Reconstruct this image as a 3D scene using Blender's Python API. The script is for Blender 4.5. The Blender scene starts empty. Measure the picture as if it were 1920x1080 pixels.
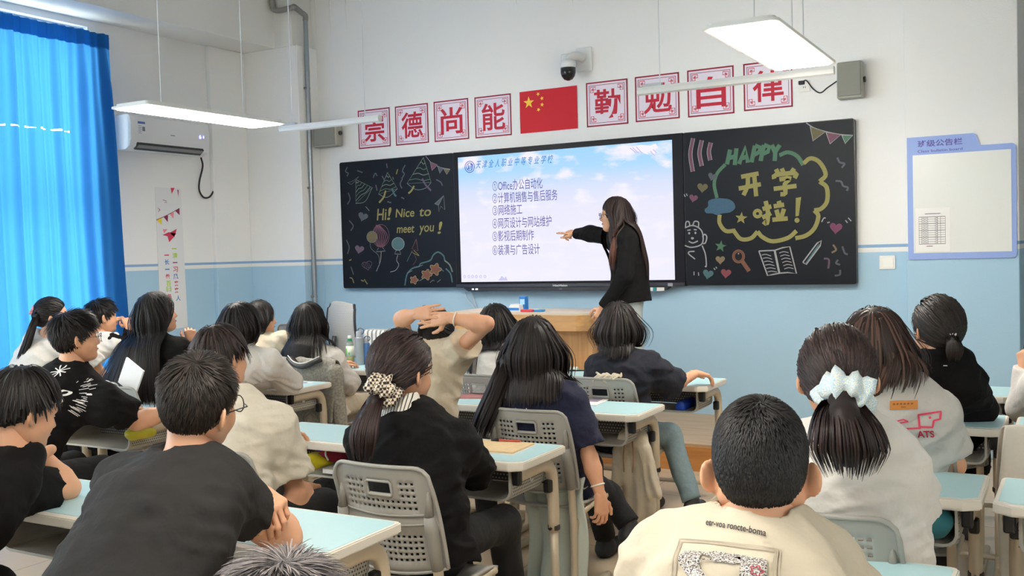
import bpy, bmesh, math, random
import numpy as np
from mathutils import Vector, Matrix
from mathutils.bvhtree import BVHTree

SC = bpy.context.scene
COL = SC.collection
random.seed(7)
RNG = np.random.default_rng(11)

# ------------------------------------------------------------------ camera, world, exposure
# x to the right along the front wall, y towards the front wall, z up; the camera stands over (0, 0)
CAM_R = np.array([[0.87215643, 0.48845683, -0.02744256],
                  [-0.00636062, -0.0447676, -0.99897718],
                  [-0.48918576, 0.87143892, -0.03593746]])   # rows: right, down, forward
FPX = 1854.64                                               # focal length in pixels of the 1920 px frame
CAM_P = np.array([0.0, 0.0, 1.59])
cam_data = bpy.data.cameras.new('camera')
cam_data.sensor_width = 36.0
cam_data.lens = 36.0 * FPX / 1920.0
cam_data.clip_start = 0.05
cam = bpy.data.objects.new('camera', cam_data)
COL.objects.link(cam)
cam.matrix_world = Matrix(((CAM_R[0][0], -CAM_R[1][0], -CAM_R[2][0], 0),
                           (CAM_R[0][1], -CAM_R[1][1], -CAM_R[2][1], 0),
                           (CAM_R[0][2], -CAM_R[1][2], -CAM_R[2][2], CAM_P[2]),
                           (0, 0, 0, 1)))
SC.camera = cam

world = bpy.data.worlds.new('daylight')
SC.world = world
world.use_nodes = True
world.node_tree.nodes['Background'].inputs[0].default_value = (0.88, 0.95, 1.0, 1)
world.node_tree.nodes['Background'].inputs[1].default_value = 6.0
LAMP = 31.0            # emission of the hanging panel lights
BOARD_LAMP = 215.0     # emission of the tube lamps that light the chalkboards

SC.view_settings.view_transform = 'Standard'
SC.view_settings.look = 'None'
SC.view_settings.exposure = 0.38
SC.view_settings.gamma = 1.0
SC.view_settings.use_curve_mapping = False
SC.cycles.max_bounces = 8
SC.cycles.diffuse_bounces = 5
SC.cycles.transparent_max_bounces = 8
SC.cycles.sample_clamp_indirect = 6.0

def ray(px, py):
    return CAM_R.T @ np.array([(px - 960) / FPX, (py - 540) / FPX, 1.0])

def PY(px, py, y):
    """point of the plane y = const that was measured at pixel (px, py)"""
    d = ray(px, py)
    return CAM_P + d * (y / d[1])

def PX(px, py, x):
    d = ray(px, py)
    return CAM_P + d * (x / d[0])

def PZ(px, py, z):
    d = ray(px, py)
    return CAM_P + d * ((z - CAM_P[2]) / d[2])

# ------------------------------------------------------------------ materials
def lin(c):
    return tuple(((v / 255.0) / 12.92 if v / 255.0 <= 0.04045 else ((v / 255.0 + 0.055) / 1.055) ** 2.4) for v in c)

MATS = {}
def mat(name, rgb, rough=0.6, noise=0.0, nscale=30.0, bump=0.0, bscale=200.0, metal=0.0, spec=0.5, emit=0.0, stretch=None, sheen=0.0, bdist=0.01):
    if name in MATS:
        return MATS[name]
    m = bpy.data.materials.new(name)
    m.use_nodes = True
    nt = m.node_tree
    b = nt.nodes['Principled BSDF']
    c = lin(rgb) + (1,)
    b.inputs['Base Color'].default_value = c
    b.inputs['Roughness'].default_value = rough
    b.inputs['Metallic'].default_value = metal
    b.inputs['Specular IOR Level'].default_value = spec
    if sheen:
        b.inputs['Sheen Weight'].default_value = sheen
    if emit:
        b.inputs['Emission Color'].default_value = c
        b.inputs['Emission Strength'].default_value = emit
    if noise or bump:
        tc = nt.nodes.new('ShaderNodeTexCoord')
        src = tc.outputs['Object']
        if stretch:
            mp = nt.nodes.new('ShaderNodeMapping')
            mp.inputs['Scale'].default_value = stretch
            nt.links.new(src, mp.inputs['Vector'])
            src = mp.outputs['Vector']
    if noise:
        n = nt.nodes.new('ShaderNodeTexNoise')
        n.inputs['Scale'].default_value = nscale
        n.inputs['Detail'].default_value = 4
        nt.links.new(src, n.inputs['Vector'])
        mx = nt.nodes.new('ShaderNodeMix')
        mx.data_type = 'RGBA'
        mx.inputs['A'].default_value = tuple(max(0, v * (1 - noise)) for v in c[:3]) + (1,)
        mx.inputs['B'].default_value = tuple(min(1, v * (1 + noise)) for v in c[:3]) + (1,)
        nt.links.new(n.outputs['Fac'], mx.inputs['Factor'])
        nt.links.new(mx.outputs['Result'], b.inputs['Base Color'])
    if bump:
        n2 = nt.nodes.new('ShaderNodeTexNoise')
        n2.inputs['Scale'].default_value = bscale
        n2.inputs['Detail'].default_value = 3
        nt.links.new(src, n2.inputs['Vector'])
        bp = nt.nodes.new('ShaderNodeBump')
        bp.inputs['Strength'].default_value = bump
        bp.inputs['Distance'].default_value = bdist
        nt.links.new(n2.outputs['Fac'], bp.inputs['Height'])
        nt.links.new(bp.outputs['Normal'], b.inputs['Normal'])
    MATS[name] = m
    return m

def nodes_of(m):
    return m.node_tree, m.node_tree.nodes['Principled BSDF']

def wall_paint():
    """white over blue with a thin blue line at dado height, in world height"""
    m = mat('wall_paint', (232, 232, 228), 0.75, bump=0.10, bscale=90.0)
    nt, b = nodes_of(m)
    g = nt.nodes.new('ShaderNodeNewGeometry')
    s = nt.nodes.new('ShaderNodeSeparateXYZ')
    nt.links.new(g.outputs['Position'], s.inputs[0])
    r = nt.nodes.new('ShaderNodeValToRGB')
    mr = nt.nodes.new('ShaderNodeMapRange')
    mr.inputs['From Min'].default_value = 1.0
    mr.inputs['From Max'].default_value = 2.0
    nt.links.new(s.outputs['Z'], mr.inputs['Value'])
    nt.links.new(mr.outputs['Result'], r.inputs['Fac'])
    r.color_ramp.interpolation = 'CONSTANT'
    white, blue, line = lin((236, 236, 234)) + (1,), lin((166, 200, 222)) + (1,), lin((138, 172, 208)) + (1,)
    e = r.color_ramp.elements
    e[0].position = 0.0; e[0].color = blue
    e[1].position = 0.512; e[1].color = white
    for pos, c in ((0.549, line), (0.572, white)):
        k = e.new(pos); k.color = c
    nt.links.new(r.outputs['Color'], b.inputs['Base Color'])
    return m

def wood(name, c1, c2, rough=0.45, scale=(1.2, 14, 14), axis='X'):
    if name in MATS:
        return MATS[name]
    m = mat(name, c1, rough)
    nt, b = nodes_of(m)
    tc = nt.nodes.new('ShaderNodeTexCoord')
    mp = nt.nodes.new('ShaderNodeMapping')
    mp.inputs['Scale'].default_value = scale
    n = nt.nodes.new('ShaderNodeTexNoise')
    n.inputs['Scale'].default_value = 2.5
    n.inputs['Detail'].default_value = 6
    n.inputs['Distortion'].default_value = 0.6
    r = nt.nodes.new('ShaderNodeValToRGB')
    r.color_ramp.elements[0].position = 0.3; r.color_ramp.elements[0].color = lin(c1) + (1,)
    r.color_ramp.elements[1].position = 0.7; r.color_ramp.elements[1].color = lin(c2) + (1,)
    nt.links.new(tc.outputs['Object'], mp.inputs['Vector'])
    nt.links.new(mp.outputs['Vector'], n.inputs['Vector'])
    nt.links.new(n.outputs['Fac'], r.inputs['Fac'])
    nt.links.new(r.outputs['Color'], b.inputs['Base Color'])
    return m

def holes(name, base, dark, pitch=0.012, rad=0.32, rough=0.5, ax=('Y', 'Z')):
    """plastic with a staggered grid of small dark perforations (object space)"""
    if name in MATS:
        return MATS[name]
    m = mat(name, base, rough)
    nt, b = nodes_of(m)
    tc = nt.nodes.new('ShaderNodeTexCoord')
    s = nt.nodes.new('ShaderNodeSeparateXYZ')
    nt.links.new(tc.outputs['Object'], s.inputs[0])
    def M(op, a, bb=None):
        n = nt.nodes.new('ShaderNodeMath'); n.operation = op
        for i, v in enumerate((a, bb)):
            if v is None: continue
            if isinstance(v, (int, float)): n.inputs[i].default_value = v
            else: nt.links.new(v, n.inputs[i])
        return n.outputs[0]
    u = M('DIVIDE', s.outputs[ax[0]], pitch); v = M('DIVIDE', s.outputs[ax[1]], pitch)
    fl = M('FLOOR', v)
    off = M('MULTIPLY', M('MODULO', M('ABSOLUTE', fl), 2.0), 0.5)
    fu = M('SUBTRACT', M('FRACT', M('ADD', u, off)), 0.5)
    fv = M('SUBTRACT', M('FRACT', v), 0.5)
    d = M('SQRT', M('ADD', M('MULTIPLY', fu, fu), M('MULTIPLY', fv, fv)))
    k = M('LESS_THAN', d, rad)
    mx = nt.nodes.new('ShaderNodeMix'); mx.data_type = 'RGBA'
    mx.inputs['A'].default_value = lin(base) + (1,)
    mx.inputs['B'].default_value = lin(dark) + (1,)
    nt.links.new(k, mx.inputs['Factor'])
    nt.links.new(mx.outputs['Result'], b.inputs['Base Color'])
    return m

# ------------------------------------------------------------------ object helpers
def tag(o, label=None, cat=None, group=None, kind=None):
    if label: o['label'] = label
    if cat: o['category'] = cat
    if group: o['group'] = group
    if kind: o['kind'] = kind
    return o

def empty(name, loc=(0, 0, 0), rz=0.0):
    o = bpy.data.objects.new(name, None)
    o.empty_display_size = 0.1
    COL.objects.link(o)
    o.location = loc
    o.rotation_euler = (0, 0, rz)
    return o

def copy_tree(o, parent=None):
    c = o.copy(); COL.objects.link(c)
    if parent is not None: c.parent = parent
    for ch in list(o.children): copy_tree(ch, c)
    return c

def link_mesh(name, verts, faces, material, parent=None, smooth=False, loc=None, mat_idx=None):
    me = bpy.data.meshes.new(name)
    me.from_pydata([tuple(map(float, v)) for v in verts], [], [tuple(int(i) for i in f) for f in faces])
    mats = material if isinstance(material, (list, tuple)) else [material]
    for m in mats: me.materials.append(m)
    if mat_idx is not None: me.polygons.foreach_set('material_index', mat_idx)
    if smooth: me.polygons.foreach_set('use_smooth', [True] * len(me.polygons))
    me.update()
    o = bpy.data.objects.new(name, me)
    COL.objects.link(o)
    if parent is not None: o.parent = parent
    if loc is not None: o.location = loc
    return o

def catmull(pts, n=6, closed=False):
    pts = [np.array(p, float) for p in pts]
    if len(pts) < 3 and not closed:
        return pts
    out = []
    N = len(pts)
    for i in range(N if closed else N - 1):
        p1, p2 = pts[i], pts[(i + 1) % N]
        p0 = pts[i - 1] if (i > 0 or closed) else 2 * p1 - p2
        p3 = pts[(i + 2) % N] if (i + 2 < N or closed) else 2 * p2 - p1
        for k in range(n):
            t = k / n
            out.append(0.5 * ((2 * p1) + (p2 - p0) * t + (2 * p0 - 5 * p1 + 4 * p2 - p3) * t * t + (3 * p1 - p0 - 3 * p2 + p3) * t ** 3))
    if not closed: out.append(pts[-1])
    return out

class MB:
    """collects shapes into one mesh"""
    def __init__(s):
        s.v, s.f, s.m = [], [], []
        s.cur = 0
    def add(s, v, f):
        k = len(s.v)
        s.v += [tuple(map(float, q)) for q in v]
        s.f += [tuple(int(i) + k for i in q) for q in f]
        s.m += [s.cur] * len(f)
        return s
    def box(s, c, d, bev=0.0, rot=None, seg=2):
        bm = bmesh.new()
        bmesh.ops.create_cube(bm, size=1.0)
        for v in bm.verts: v.co = Vector((v.co.x * d[0], v.co.y * d[1], v.co.z * d[2]))
        if bev > 0:
            bmesh.ops.bevel(bm, geom=list(bm.edges), offset=bev, segments=seg, affect='EDGES', profile=0.5)
        M = (Matrix.Translation(Vector(c)) @ (rot.to_4x4() if rot is not None else Matrix.Identity(4)))
        bm.verts.index_update()
        s.add([M @ v.co for v in bm.verts], [[v.index for v in f.verts] for f in bm.faces])
        bm.free()
        return s
    def tube(s, path, r, seg=10, closed=False, cap=True, flat=1.0):
        P = [np.array(p, float) for p in path]
        n = len(P)
        rr = r if isinstance(r, (list, tuple, np.ndarray)) else [r] * n
        T = []
        for i in range(n):
            a = P[(i - 1) % n] if (i > 0 or closed) else P[i]
            b = P[(i + 1) % n] if (i < n - 1 or closed) else P[i]
            t = b - a; T.append(t / (np.linalg.norm(t) + 1e-12))
        up = np.array([0, 0, 1.0]) if abs(T[0][2]) < 0.9 else np.array([0, 1.0, 0])
        u = np.cross(T[0], up); u /= np.linalg.norm(u)
        v = []
        for i in range(n):
            u = u - T[i] * (u @ T[i]); u /= np.linalg.norm(u) + 1e-12
            w = np.cross(T[i], u)
            for k in range(seg):
                a = 2 * math.pi * k / seg
                v.append(P[i] + rr[i] * (math.cos(a) * u + flat * math.sin(a) * w))
        f = []
        for i in range(n if closed else n - 1):
            for k in range(seg):
                a, b = i * seg + k, i * seg + (k + 1) % seg
                c, d = ((i + 1) % n) * seg + (k + 1) % seg, ((i + 1) % n) * seg + k
                f.append((a, b, c, d))
        if cap and not closed:
            f.append(tuple(reversed(range(seg)))); f.append(tuple((n - 1) * seg + k for k in range(seg)))
        return s.add(v, f)
    def lathe(s, prof, c=(0, 0, 0), seg=20, M=None):
        v, f = [], []
        for r, z in prof:
            for k in range(seg):
                a = 2 * math.pi * k / seg
                q = np.array([r * math.cos(a), r * math.sin(a), z])
                if M is not None: q = np.array(M @ Vector(q))
                v.append(q + np.array(c))
        for i in range(len(prof) - 1):
            for k in range(seg):
                f.append((i * seg + k, i * seg + (k + 1) % seg, (i + 1) * seg + (k + 1) % seg, (i + 1) * seg + k))
        f.append(tuple(reversed(range(seg)))); f.append(tuple((len(prof) - 1) * seg + k for k in range(seg)))
        return s.add(v, f)
    def prism(s, poly, a, b, axis='Z'):
        """extrude a 2D outline from a to b along an axis"""
        n = len(poly)
        def q(p, t):
            return {'Z': (p[0], p[1], t), 'Y': (p[0], t, p[1]), 'X': (t, p[0], p[1])}[axis]
        v = [q(p, a) for p in poly] + [q(p, b) for p in poly]
        f = [tuple(reversed(range(n))), tuple(range(n, 2 * n))]
        f += [(i, (i + 1) % n, n + (i + 1) % n, n + i) for i in range(n)]
        return s.add(v, f)
    def ribbon(s, pts, w, y0, th=0.0012, smooth=0):
        """a flat stroke in the xz plane standing just proud of y0 (towards -y)"""
        P = [np.array(p, float) for p in pts]
        if smooth: P = catmull(P, smooth)
        n = len(P); L, R = [], []
        for i in range(n):
            t = P[min(i + 1, n - 1)] - P[max(i - 1, 0)]
            t = t / (np.linalg.norm(t) + 1e-9)
            k = np.array([-t[1], t[0]])
            ww = w[i * len(w) // n] if isinstance(w, (list, tuple)) else w
            L.append(P[i] + k * ww / 2); R.append(P[i] - k * ww / 2)
        v = [(q[0], y0 - th, q[1]) for q in L] + [(q[0], y0 - th, q[1]) for q in R]
        return s.add(v, [(i, i + 1, n + i + 1, n + i) for i in range(n - 1)])
    def poly(s, pts, y0, th=0.001):
        n = len(pts)
        return s.add([(p[0], y0 - th, p[1]) for p in pts], [tuple(range(n))])
    def build(s, name, material, parent=None, smooth=False, loc=None):
        multi = isinstance(material, (list, tuple))
        return link_mesh(name, s.v, s.f, material, parent, smooth, loc, s.m if multi else None)

def rrect(w, h, r, n=5, cx=0, cy=0):
    out = []
    for sx, sy, a0 in ((1, 1, 0), (-1, 1, 90), (-1, -1, 180), (1, -1, 270)):
        for k in range(n + 1):
            a = math.radians(a0 + 90 * k / n)
            out.append((cx + sx * (w / 2 - r) + r * math.cos(a), cy + sy * (h / 2 - r) + r * math.sin(a)))
    return out

def auto_smooth(o, ang=40):
    me = o.data
    me.polygons.foreach_set('use_smooth', [True] * len(me.polygons))
    me.set_sharp_from_angle(angle=math.radians(ang))
    return o

def text_geo(body, bold=0.0, shear=0.0):
    """outline of a line of writing as flat triangles, width and height normalised by its own bounds"""
    cu = bpy.data.curves.new('writing', 'FONT')
    cu.body = body
    cu.resolution_u = 4
    cu.offset = bold
    cu.shear = shear
    o = bpy.data.objects.new('writing', cu)
    COL.objects.link(o)
    dg = bpy.context.evaluated_depsgraph_get()
    me = bpy.data.meshes.new_from_object(o.evaluated_get(dg))
    v = np.array([tuple(q.co) for q in me.vertices]) if len(me.vertices) else np.zeros((0, 3))
    f = [tuple(p.vertices) for p in me.polygons]
    bpy.data.objects.remove(o); bpy.data.curves.remove(cu); bpy.data.meshes.remove(me)
    return v, f

def wall_text(mb, body, x0, z0, x1, z1, y, bold=0.0, th=0.001, shear=0.0, keep=False):
    """write body into the rectangle x0..x1, z0..z1 on the plane y (facing -y)"""
    v, f = text_geo(body, bold, shear)
    if not len(v): return
    lo, hi = v.min(0), v.max(0)
    sx = (x1 - x0) / (hi[0] - lo[0]); sz = (z1 - z0) / (hi[1] - lo[1])
    if keep: sz = sx
    mb.add([(x0 + (q[0] - lo[0]) * sx, y - th, z0 + (q[1] - lo[1]) * sz) for q in v], f)
# ------------------------------------------------------------------ room shell
YB = 7.893                 # front plane of the chalkboards
YWALL = 7.965              # front wall
XL = -7.45                 # window wall
ZC = 4.35
PAINT = wall_paint()
M_white = mat('white_plaster', (228, 228, 224), 0.8, bump=0.08, bscale=80)
def struct(o):
    o['kind'] = 'structure'
    return o
def sbox(name, x0, x1, y0, y1, z0, z1, m, bev=0.0):
    return struct(MB().box(((x0 + x1) / 2, (y0 + y1) / 2, (z0 + z1) / 2), (x1 - x0, y1 - y0, z1 - z0), bev).build(name, m))

def floor_mat():
    m = mat('floor_tiles', (196, 178, 152), 0.35, noise=0.06, nscale=3.0)
    nt, b = nodes_of(m)
    br = nt.nodes.new('ShaderNodeTexBrick')
    tc = nt.nodes.new('ShaderNodeTexCoord')
    br.offset = 0.0
    br.inputs['Scale'].default_value = 1.0
    br.inputs['Brick Width'].default_value = 0.6
    br.inputs['Row Height'].default_value = 0.6
    br.inputs['Mortar Size'].default_value = 0.004
    br.inputs['Color1'].default_value = lin((203, 184, 158)) + (1,)
    br.inputs['Color2'].default_value = lin((196, 177, 150)) + (1,)
    br.inputs['Mortar'].default_value = lin((150, 135, 115)) + (1,)
    nt.links.new(tc.outputs['Object'], br.inputs['Vector'])
    nt.links.new(br.outputs['Color'], b.inputs['Base Color'])
    return m

sbox('floor', XL - 0.2, 3.2, -4.2, YWALL + 2.0, -0.1, 0.0, floor_mat())
sbox('ceiling', XL - 0.2, 3.2, -4.2, YWALL + 2.0, ZC, ZC + 0.1, M_white)
sbox('wall_front', XL - 0.2, -0.30, YWALL, YWALL + 0.2, 0, ZC, PAINT)
sbox('wall_right', 3.0, 3.2, -4.2, YWALL + 2.0, 0, ZC, PAINT)
sbox('wall_back', XL - 0.2, 3.2, -4.2, -4.0, 0, ZC, PAINT)
# the alcove to the right of the pier
sbox('wall_alcove', -0.30, 3.2, YWALL + 1.8, YWALL + 2.0, 0, ZC, PAINT)
sbox('wall_pier', -1.04, -0.29, YWALL - 0.10, YWALL + 1.85, 0, ZC, PAINT, 0.006)
# window wall with two openings; the unseen rear one is added to supply daylight
W1, W2, WZ0, WZ1 = (2.9, 5.82), (-1.4, 2.1), 0.40, 3.66
def win_wall():
    m = MB()
    ys = [-4.2, W2[0], W2[1], W1[0], W1[1], YWALL + 0.2]
    for i in range(5):
        y0, y1 = ys[i], ys[i + 1]
        if i in (1, 3):
            for z0, z1 in ((0, WZ0), (WZ1, ZC)):
                m.box((XL - 0.1, (y0 + y1) / 2, (z0 + z1) / 2), (0.2, y1 - y0, z1 - z0))
        else:
            m.box((XL - 0.1, (y0 + y1) / 2, ZC / 2), (0.2, y1 - y0, ZC))
    return struct(m.build('wall_left', PAINT))
win_wall()
M_frame = mat('window_aluminium', (225, 228, 230), 0.4)
M_glass = mat('window_glass', (235, 245, 250), 0.02)
nodes_of(M_glass)[1].inputs['Transmission Weight'].default_value = 1.0
nodes_of(M_glass)[1].inputs['IOR'].default_value = 1.02
for n, (y0, y1) in ((1, W1), (2, W2)):
    fr = MB()
    xc = XL - 0.12
    for z in (WZ0 + 0.03, WZ1 - 0.03, WZ0 + 1.75):
        fr.box((xc, (y0 + y1) / 2, z), (0.06, y1 - y0, 0.06), 0.004)
    for k in range(4):
        y = y0 + 0.03 + (y1 - y0 - 0.06) * k / 3
        fr.box((xc, y, (WZ0 + WZ1) / 2), (0.055, 0.06, WZ1 - WZ0), 0.004)
    f = struct(fr.build('window_%d' % n, M_frame))
    MB().box((xc, (y0 + y1) / 2, (WZ0 + WZ1) / 2), (0.006, y1 - y0 - 0.02, WZ1 - WZ0 - 0.02)).build('pane', M_glass, f)
    sbox('trim_%d' % n, XL - 0.02, XL + 0.05, y0 - 0.04, y1 + 0.04, WZ0 - 0.04, WZ0, M_white, 0.005)
    L = bpy.data.lights.new('window_portal', 'AREA')
    L.shape = 'RECTANGLE'; L.size = WZ1 - WZ0; L.size_y = y1 - y0
    L.cycles.is_portal = True
    lo = bpy.data.objects.new('window_portal', L); COL.objects.link(lo)
    lo.location = (XL - 0.16, (y0 + y1) / 2, (WZ0 + WZ1) / 2)
    lo.rotation_euler = (0, -math.pi / 2, 0)
# beam over the windows, corner pillar with its notch, narrow pilaster
sbox('wall_beam', XL, -6.98, -4.0, YWALL - 0.28, 3.72, ZC, M_white, 0.006)
sbox('wall_pillar', XL, -6.69, YWALL - 0.30, YWALL, 0, 3.72, PAINT, 0.006)
sbox('trim_3', XL, -6.75, YWALL - 0.30, YWALL, 3.72, ZC, M_white, 0.004)
sbox('trim_4', XL, XL + 0.05, 7.18, YWALL - 0.30, 0, 3.72, PAINT, 0.008)
# teacher's platform
M_plat = wood('platform_planks', (196, 168, 134), (176, 146, 112), 0.4, (0.8, 9, 9))
M_riser = wood('platform_riser', (206, 146, 84), (178, 116, 60), 0.4, (0.9, 8, 8))
PLAT_Z = PY(1300, 775, YWALL)[2]
PLAT_Y = PZ(1280, 831, PLAT_Z)[1]
pl = sbox('floor_platform', -6.3, -0.62, PLAT_Y, YWALL, 0, PLAT_Z, M_plat, 0.004)
MB().box((-3.46, PLAT_Y - 0.006, PLAT_Z / 2 - 0.01), (5.68, 0.012, PLAT_Z - 0.02)).build('riser', M_riser, pl)

# ------------------------------------------------------------------ curtain
def curtain_mat():
    m = bpy.data.materials.new('curtain_cloth')
    m.use_nodes = True
    nt = m.node_tree
    nt.nodes.remove(nt.nodes['Principled BSDF'])
    out = nt.nodes['Material Output']
    d = nt.nodes.new('ShaderNodeBsdfDiffuse'); t = nt.nodes.new('ShaderNodeBsdfTranslucent')
    d.inputs['Color'].default_value = lin((58, 134, 200)) + (1,)
    t.inputs['Color'].default_value = (0.04, 0.185, 0.40, 1)
    mx = nt.nodes.new('ShaderNodeMixShader'); mx.inputs[0].default_value = 0.68
    tc = nt.nodes.new('ShaderNodeTexCoord'); mp = nt.nodes.new('ShaderNodeMapping')
    mp.inputs['Scale'].default_value = (200, 500, 60)
    n = nt.nodes.new('ShaderNodeTexNoise'); n.inputs['Scale'].default_value = 1.0
    bp = nt.nodes.new('ShaderNodeBump'); bp.inputs['Strength'].default_value = 0.15; bp.inputs['Distance'].default_value = 0.003
    nt.links.new(tc.outputs['Object'], mp.inputs[0]); nt.links.new(mp.outputs[0], n.inputs['Vector'])
    nt.links.new(n.outputs['Fac'], bp.inputs['Height'])
    nt.links.new(bp.outputs[0], d.inputs['Normal'])
    nt.links.new(d.outputs[0], mx.inputs[1]); nt.links.new(t.outputs[0], mx.inputs[2])
    nt.links.new(mx.outputs[0], out.inputs['Surface'])
    return m
M_curt = curtain_mat()
def curtain_x(y, z):
    """fold depth of the hanging cloth"""
    top = min(1.0, max(0.0, (3.6 - z) / 0.5))
    a = 0.016 + 0.034 * top
    ph = 2 * math.pi * y / 0.215 + 0.5 * math.sin(y * 5.1) + 0.35 * math.sin(z * 1.3 + y * 2.0)
    s = math.sin(ph)
    return -7.315 + a * (s - 0.25 * math.cos(2 * ph)) * (0.8 + 0.35 * math.sin(y * 3.3)) + 0.011 * math.sin(2 * math.pi * y / 0.079 + 0.8 * math.sin(y * 7 + z)) + 0.012 * math.sin(z * 2.1 + y * 9)
def curtain():
    ys = np.linspace(3.0, 5.93, 420); zs = np.linspace(0.10, 3.585, 100)
    V = []
    for z in zs:
        k = max(0.0, (3.55 - z) / 3.4)
        for y in ys:
            yy = y + 0.16 * k ** 1.3 * max(0, (y - 4.6) / 1.33) ** 2    # flares towards the hem
            V.append((curtain_x(y, z), yy, z))
    nx = len(ys); F = []
    seam = int(np.argmin(abs(zs - 2.69)))
    for j in range(len(zs) - 1):
        for i in range(nx - 1):
            if j == seam and (i * 7 // 40) % 3 != 0 and ys[i] < 5.55: continue      # slits along the joined seam
            F.append((j * nx + i, j * nx + i + 1, (j + 1) * nx + i + 1, (j + 1) * nx + i))
    # shrink the slit row
    for i in range(nx):
        V[(seam + 1) * nx + i] = (V[seam * nx + i][0], V[seam * nx + i][1], V[seam * nx + i][2] + 0.010 + 0.006 * math.sin(i * 0.3))
    c = link_mesh('curtain', V, F, M_curt, smooth=True)
    tag(c, 'blue pleated curtain drawn across the bright window', 'curtain')
    zs2 = np.linspace(3.46, 3.59, 8)
    V, F = [], []
    for z in zs2:
        for y in ys: V.append((curtain_x(y, z) + 0.004, y, z))
    for j in range(7):
        for i in range(nx - 1): F.append((j * nx + i, j * nx + i + 1, (j + 1) * nx + i + 1, (j + 1) * nx + i))
    link_mesh('header_tape', V, F, M_curt, c, smooth=True)
    MB().tube([(-7.37, 2.95, 3.575), (-7.37, 5.97, 3.575)], 0.012, 8).build('curtain_rail', mat('rail_grey', (150, 155, 160), 0.4), c)
curtain()

# ------------------------------------------------------------------ hanging panel lights
M_lampbody = mat('lamp_white', (240, 240, 236), 0.4)
M_lampglow = mat('lamp_diffuser', (255, 247, 235), 0.5, emit=LAMP)
M_wire = mat('lamp_wire', (225, 228, 230), 0.5)
def panel_light(x, y, z=2.6):
    e = empty('panel_light', (x, y, z))
    w, l = 0.31, 1.26
    m = MB()
    m.prism(rrect(w, l, 0.03), 0.012, 0.030)
    m.prism(rrect(w + 0.05, l + 0.04, 0.03), 0.0, 0.013)
    auto_smooth(m.build('housing', M_lampbody, e))
    MB().prism(rrect(w - 0.004, l - 0.01, 0.02), -0.006, 0.0005).build('diffuser', M_lampglow, e)
    for s in (-1, 1):
        MB().tube([(0, s * 0.38, 0.03), (0, s * 0.38, ZC - z)], 0.004, 6).lathe([(0.010, 0.03), (0.010, 0.05), (0.004, 0.06)], (0, s * 0.38, 0), 8).build('suspension_wire', M_wire, e)
    return e
pr = panel_light(-1.30, 5.14)
tag(pr, 'glowing panel light hanging above the right chalkboard and speaker', 'ceiling light', 'hanging panel lights')
plf = panel_light(-5.28, 5.06)
tag(plf, 'glowing panel light hanging in front of the air conditioner', 'ceiling light', 'hanging panel lights')
for x in (-5.28, -1.30, 2.55):  # unseen lamps added to brighten the near desks and the seated backs
    for y in (-2.5, 1.3, 5.1):
        if y > 5: continue
        q = panel_light(x, y)
        tag(q, 'unseen panel light added out of view to brighten the near desks', 'ceiling light', 'hanging panel lights')
def board_lamp(x0, x1, y, z, label):
    e = empty('board_lamp', ((x0 + x1) / 2, y, z))
    L = x1 - x0
    m = MB()
    prof = [(-0.028, 0.0), (-0.020, -0.022), (0.0, -0.030), (0.020, -0.022), (0.028, 0.0), (0.020, 0.020), (-0.020, 0.020)]
    m.prism([(p[0], p[1]) for p in prof], -L / 2, L / 2, 'X')
    auto_smooth(m.build('housing', M_lampbody, e))
    MB().box((-L / 2 + 0.10, 0, 0.028), (0.13, 0.03, 0.022), 0.004).build('clamp', mat('clamp_grey', (200, 203, 205), 0.4), e)
    MB().box((0, 0.0245, -0.0165), (L - 0.03, 0.004, 0.020), 0.001, Matrix.Rotation(math.radians(-38), 3, 'X')).build('lamp_tube', mat('board_lamp_glow', (255, 250, 240), 0.5, emit=BOARD_LAMP), e)
    for s in (-0.36, 0.34):
        MB().tube([(s * L * 1.05, 0, 0.02), (s * L * 1.05, 0, ZC - z)], 0.004, 6).build('suspension_wire', M_wire, e)
    tag(e, label, 'lamp', 'tube lamps in front of the chalkboard')
board_lamp(-5.45, -4.47, 6.02, 2.622, 'white tube lamp hanging in front of the leftmost red character poster')
board_lamp(-2.39, -1.17, 5.98, 2.60, 'white tube lamp crossing the red character posters right of the flag')
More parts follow.
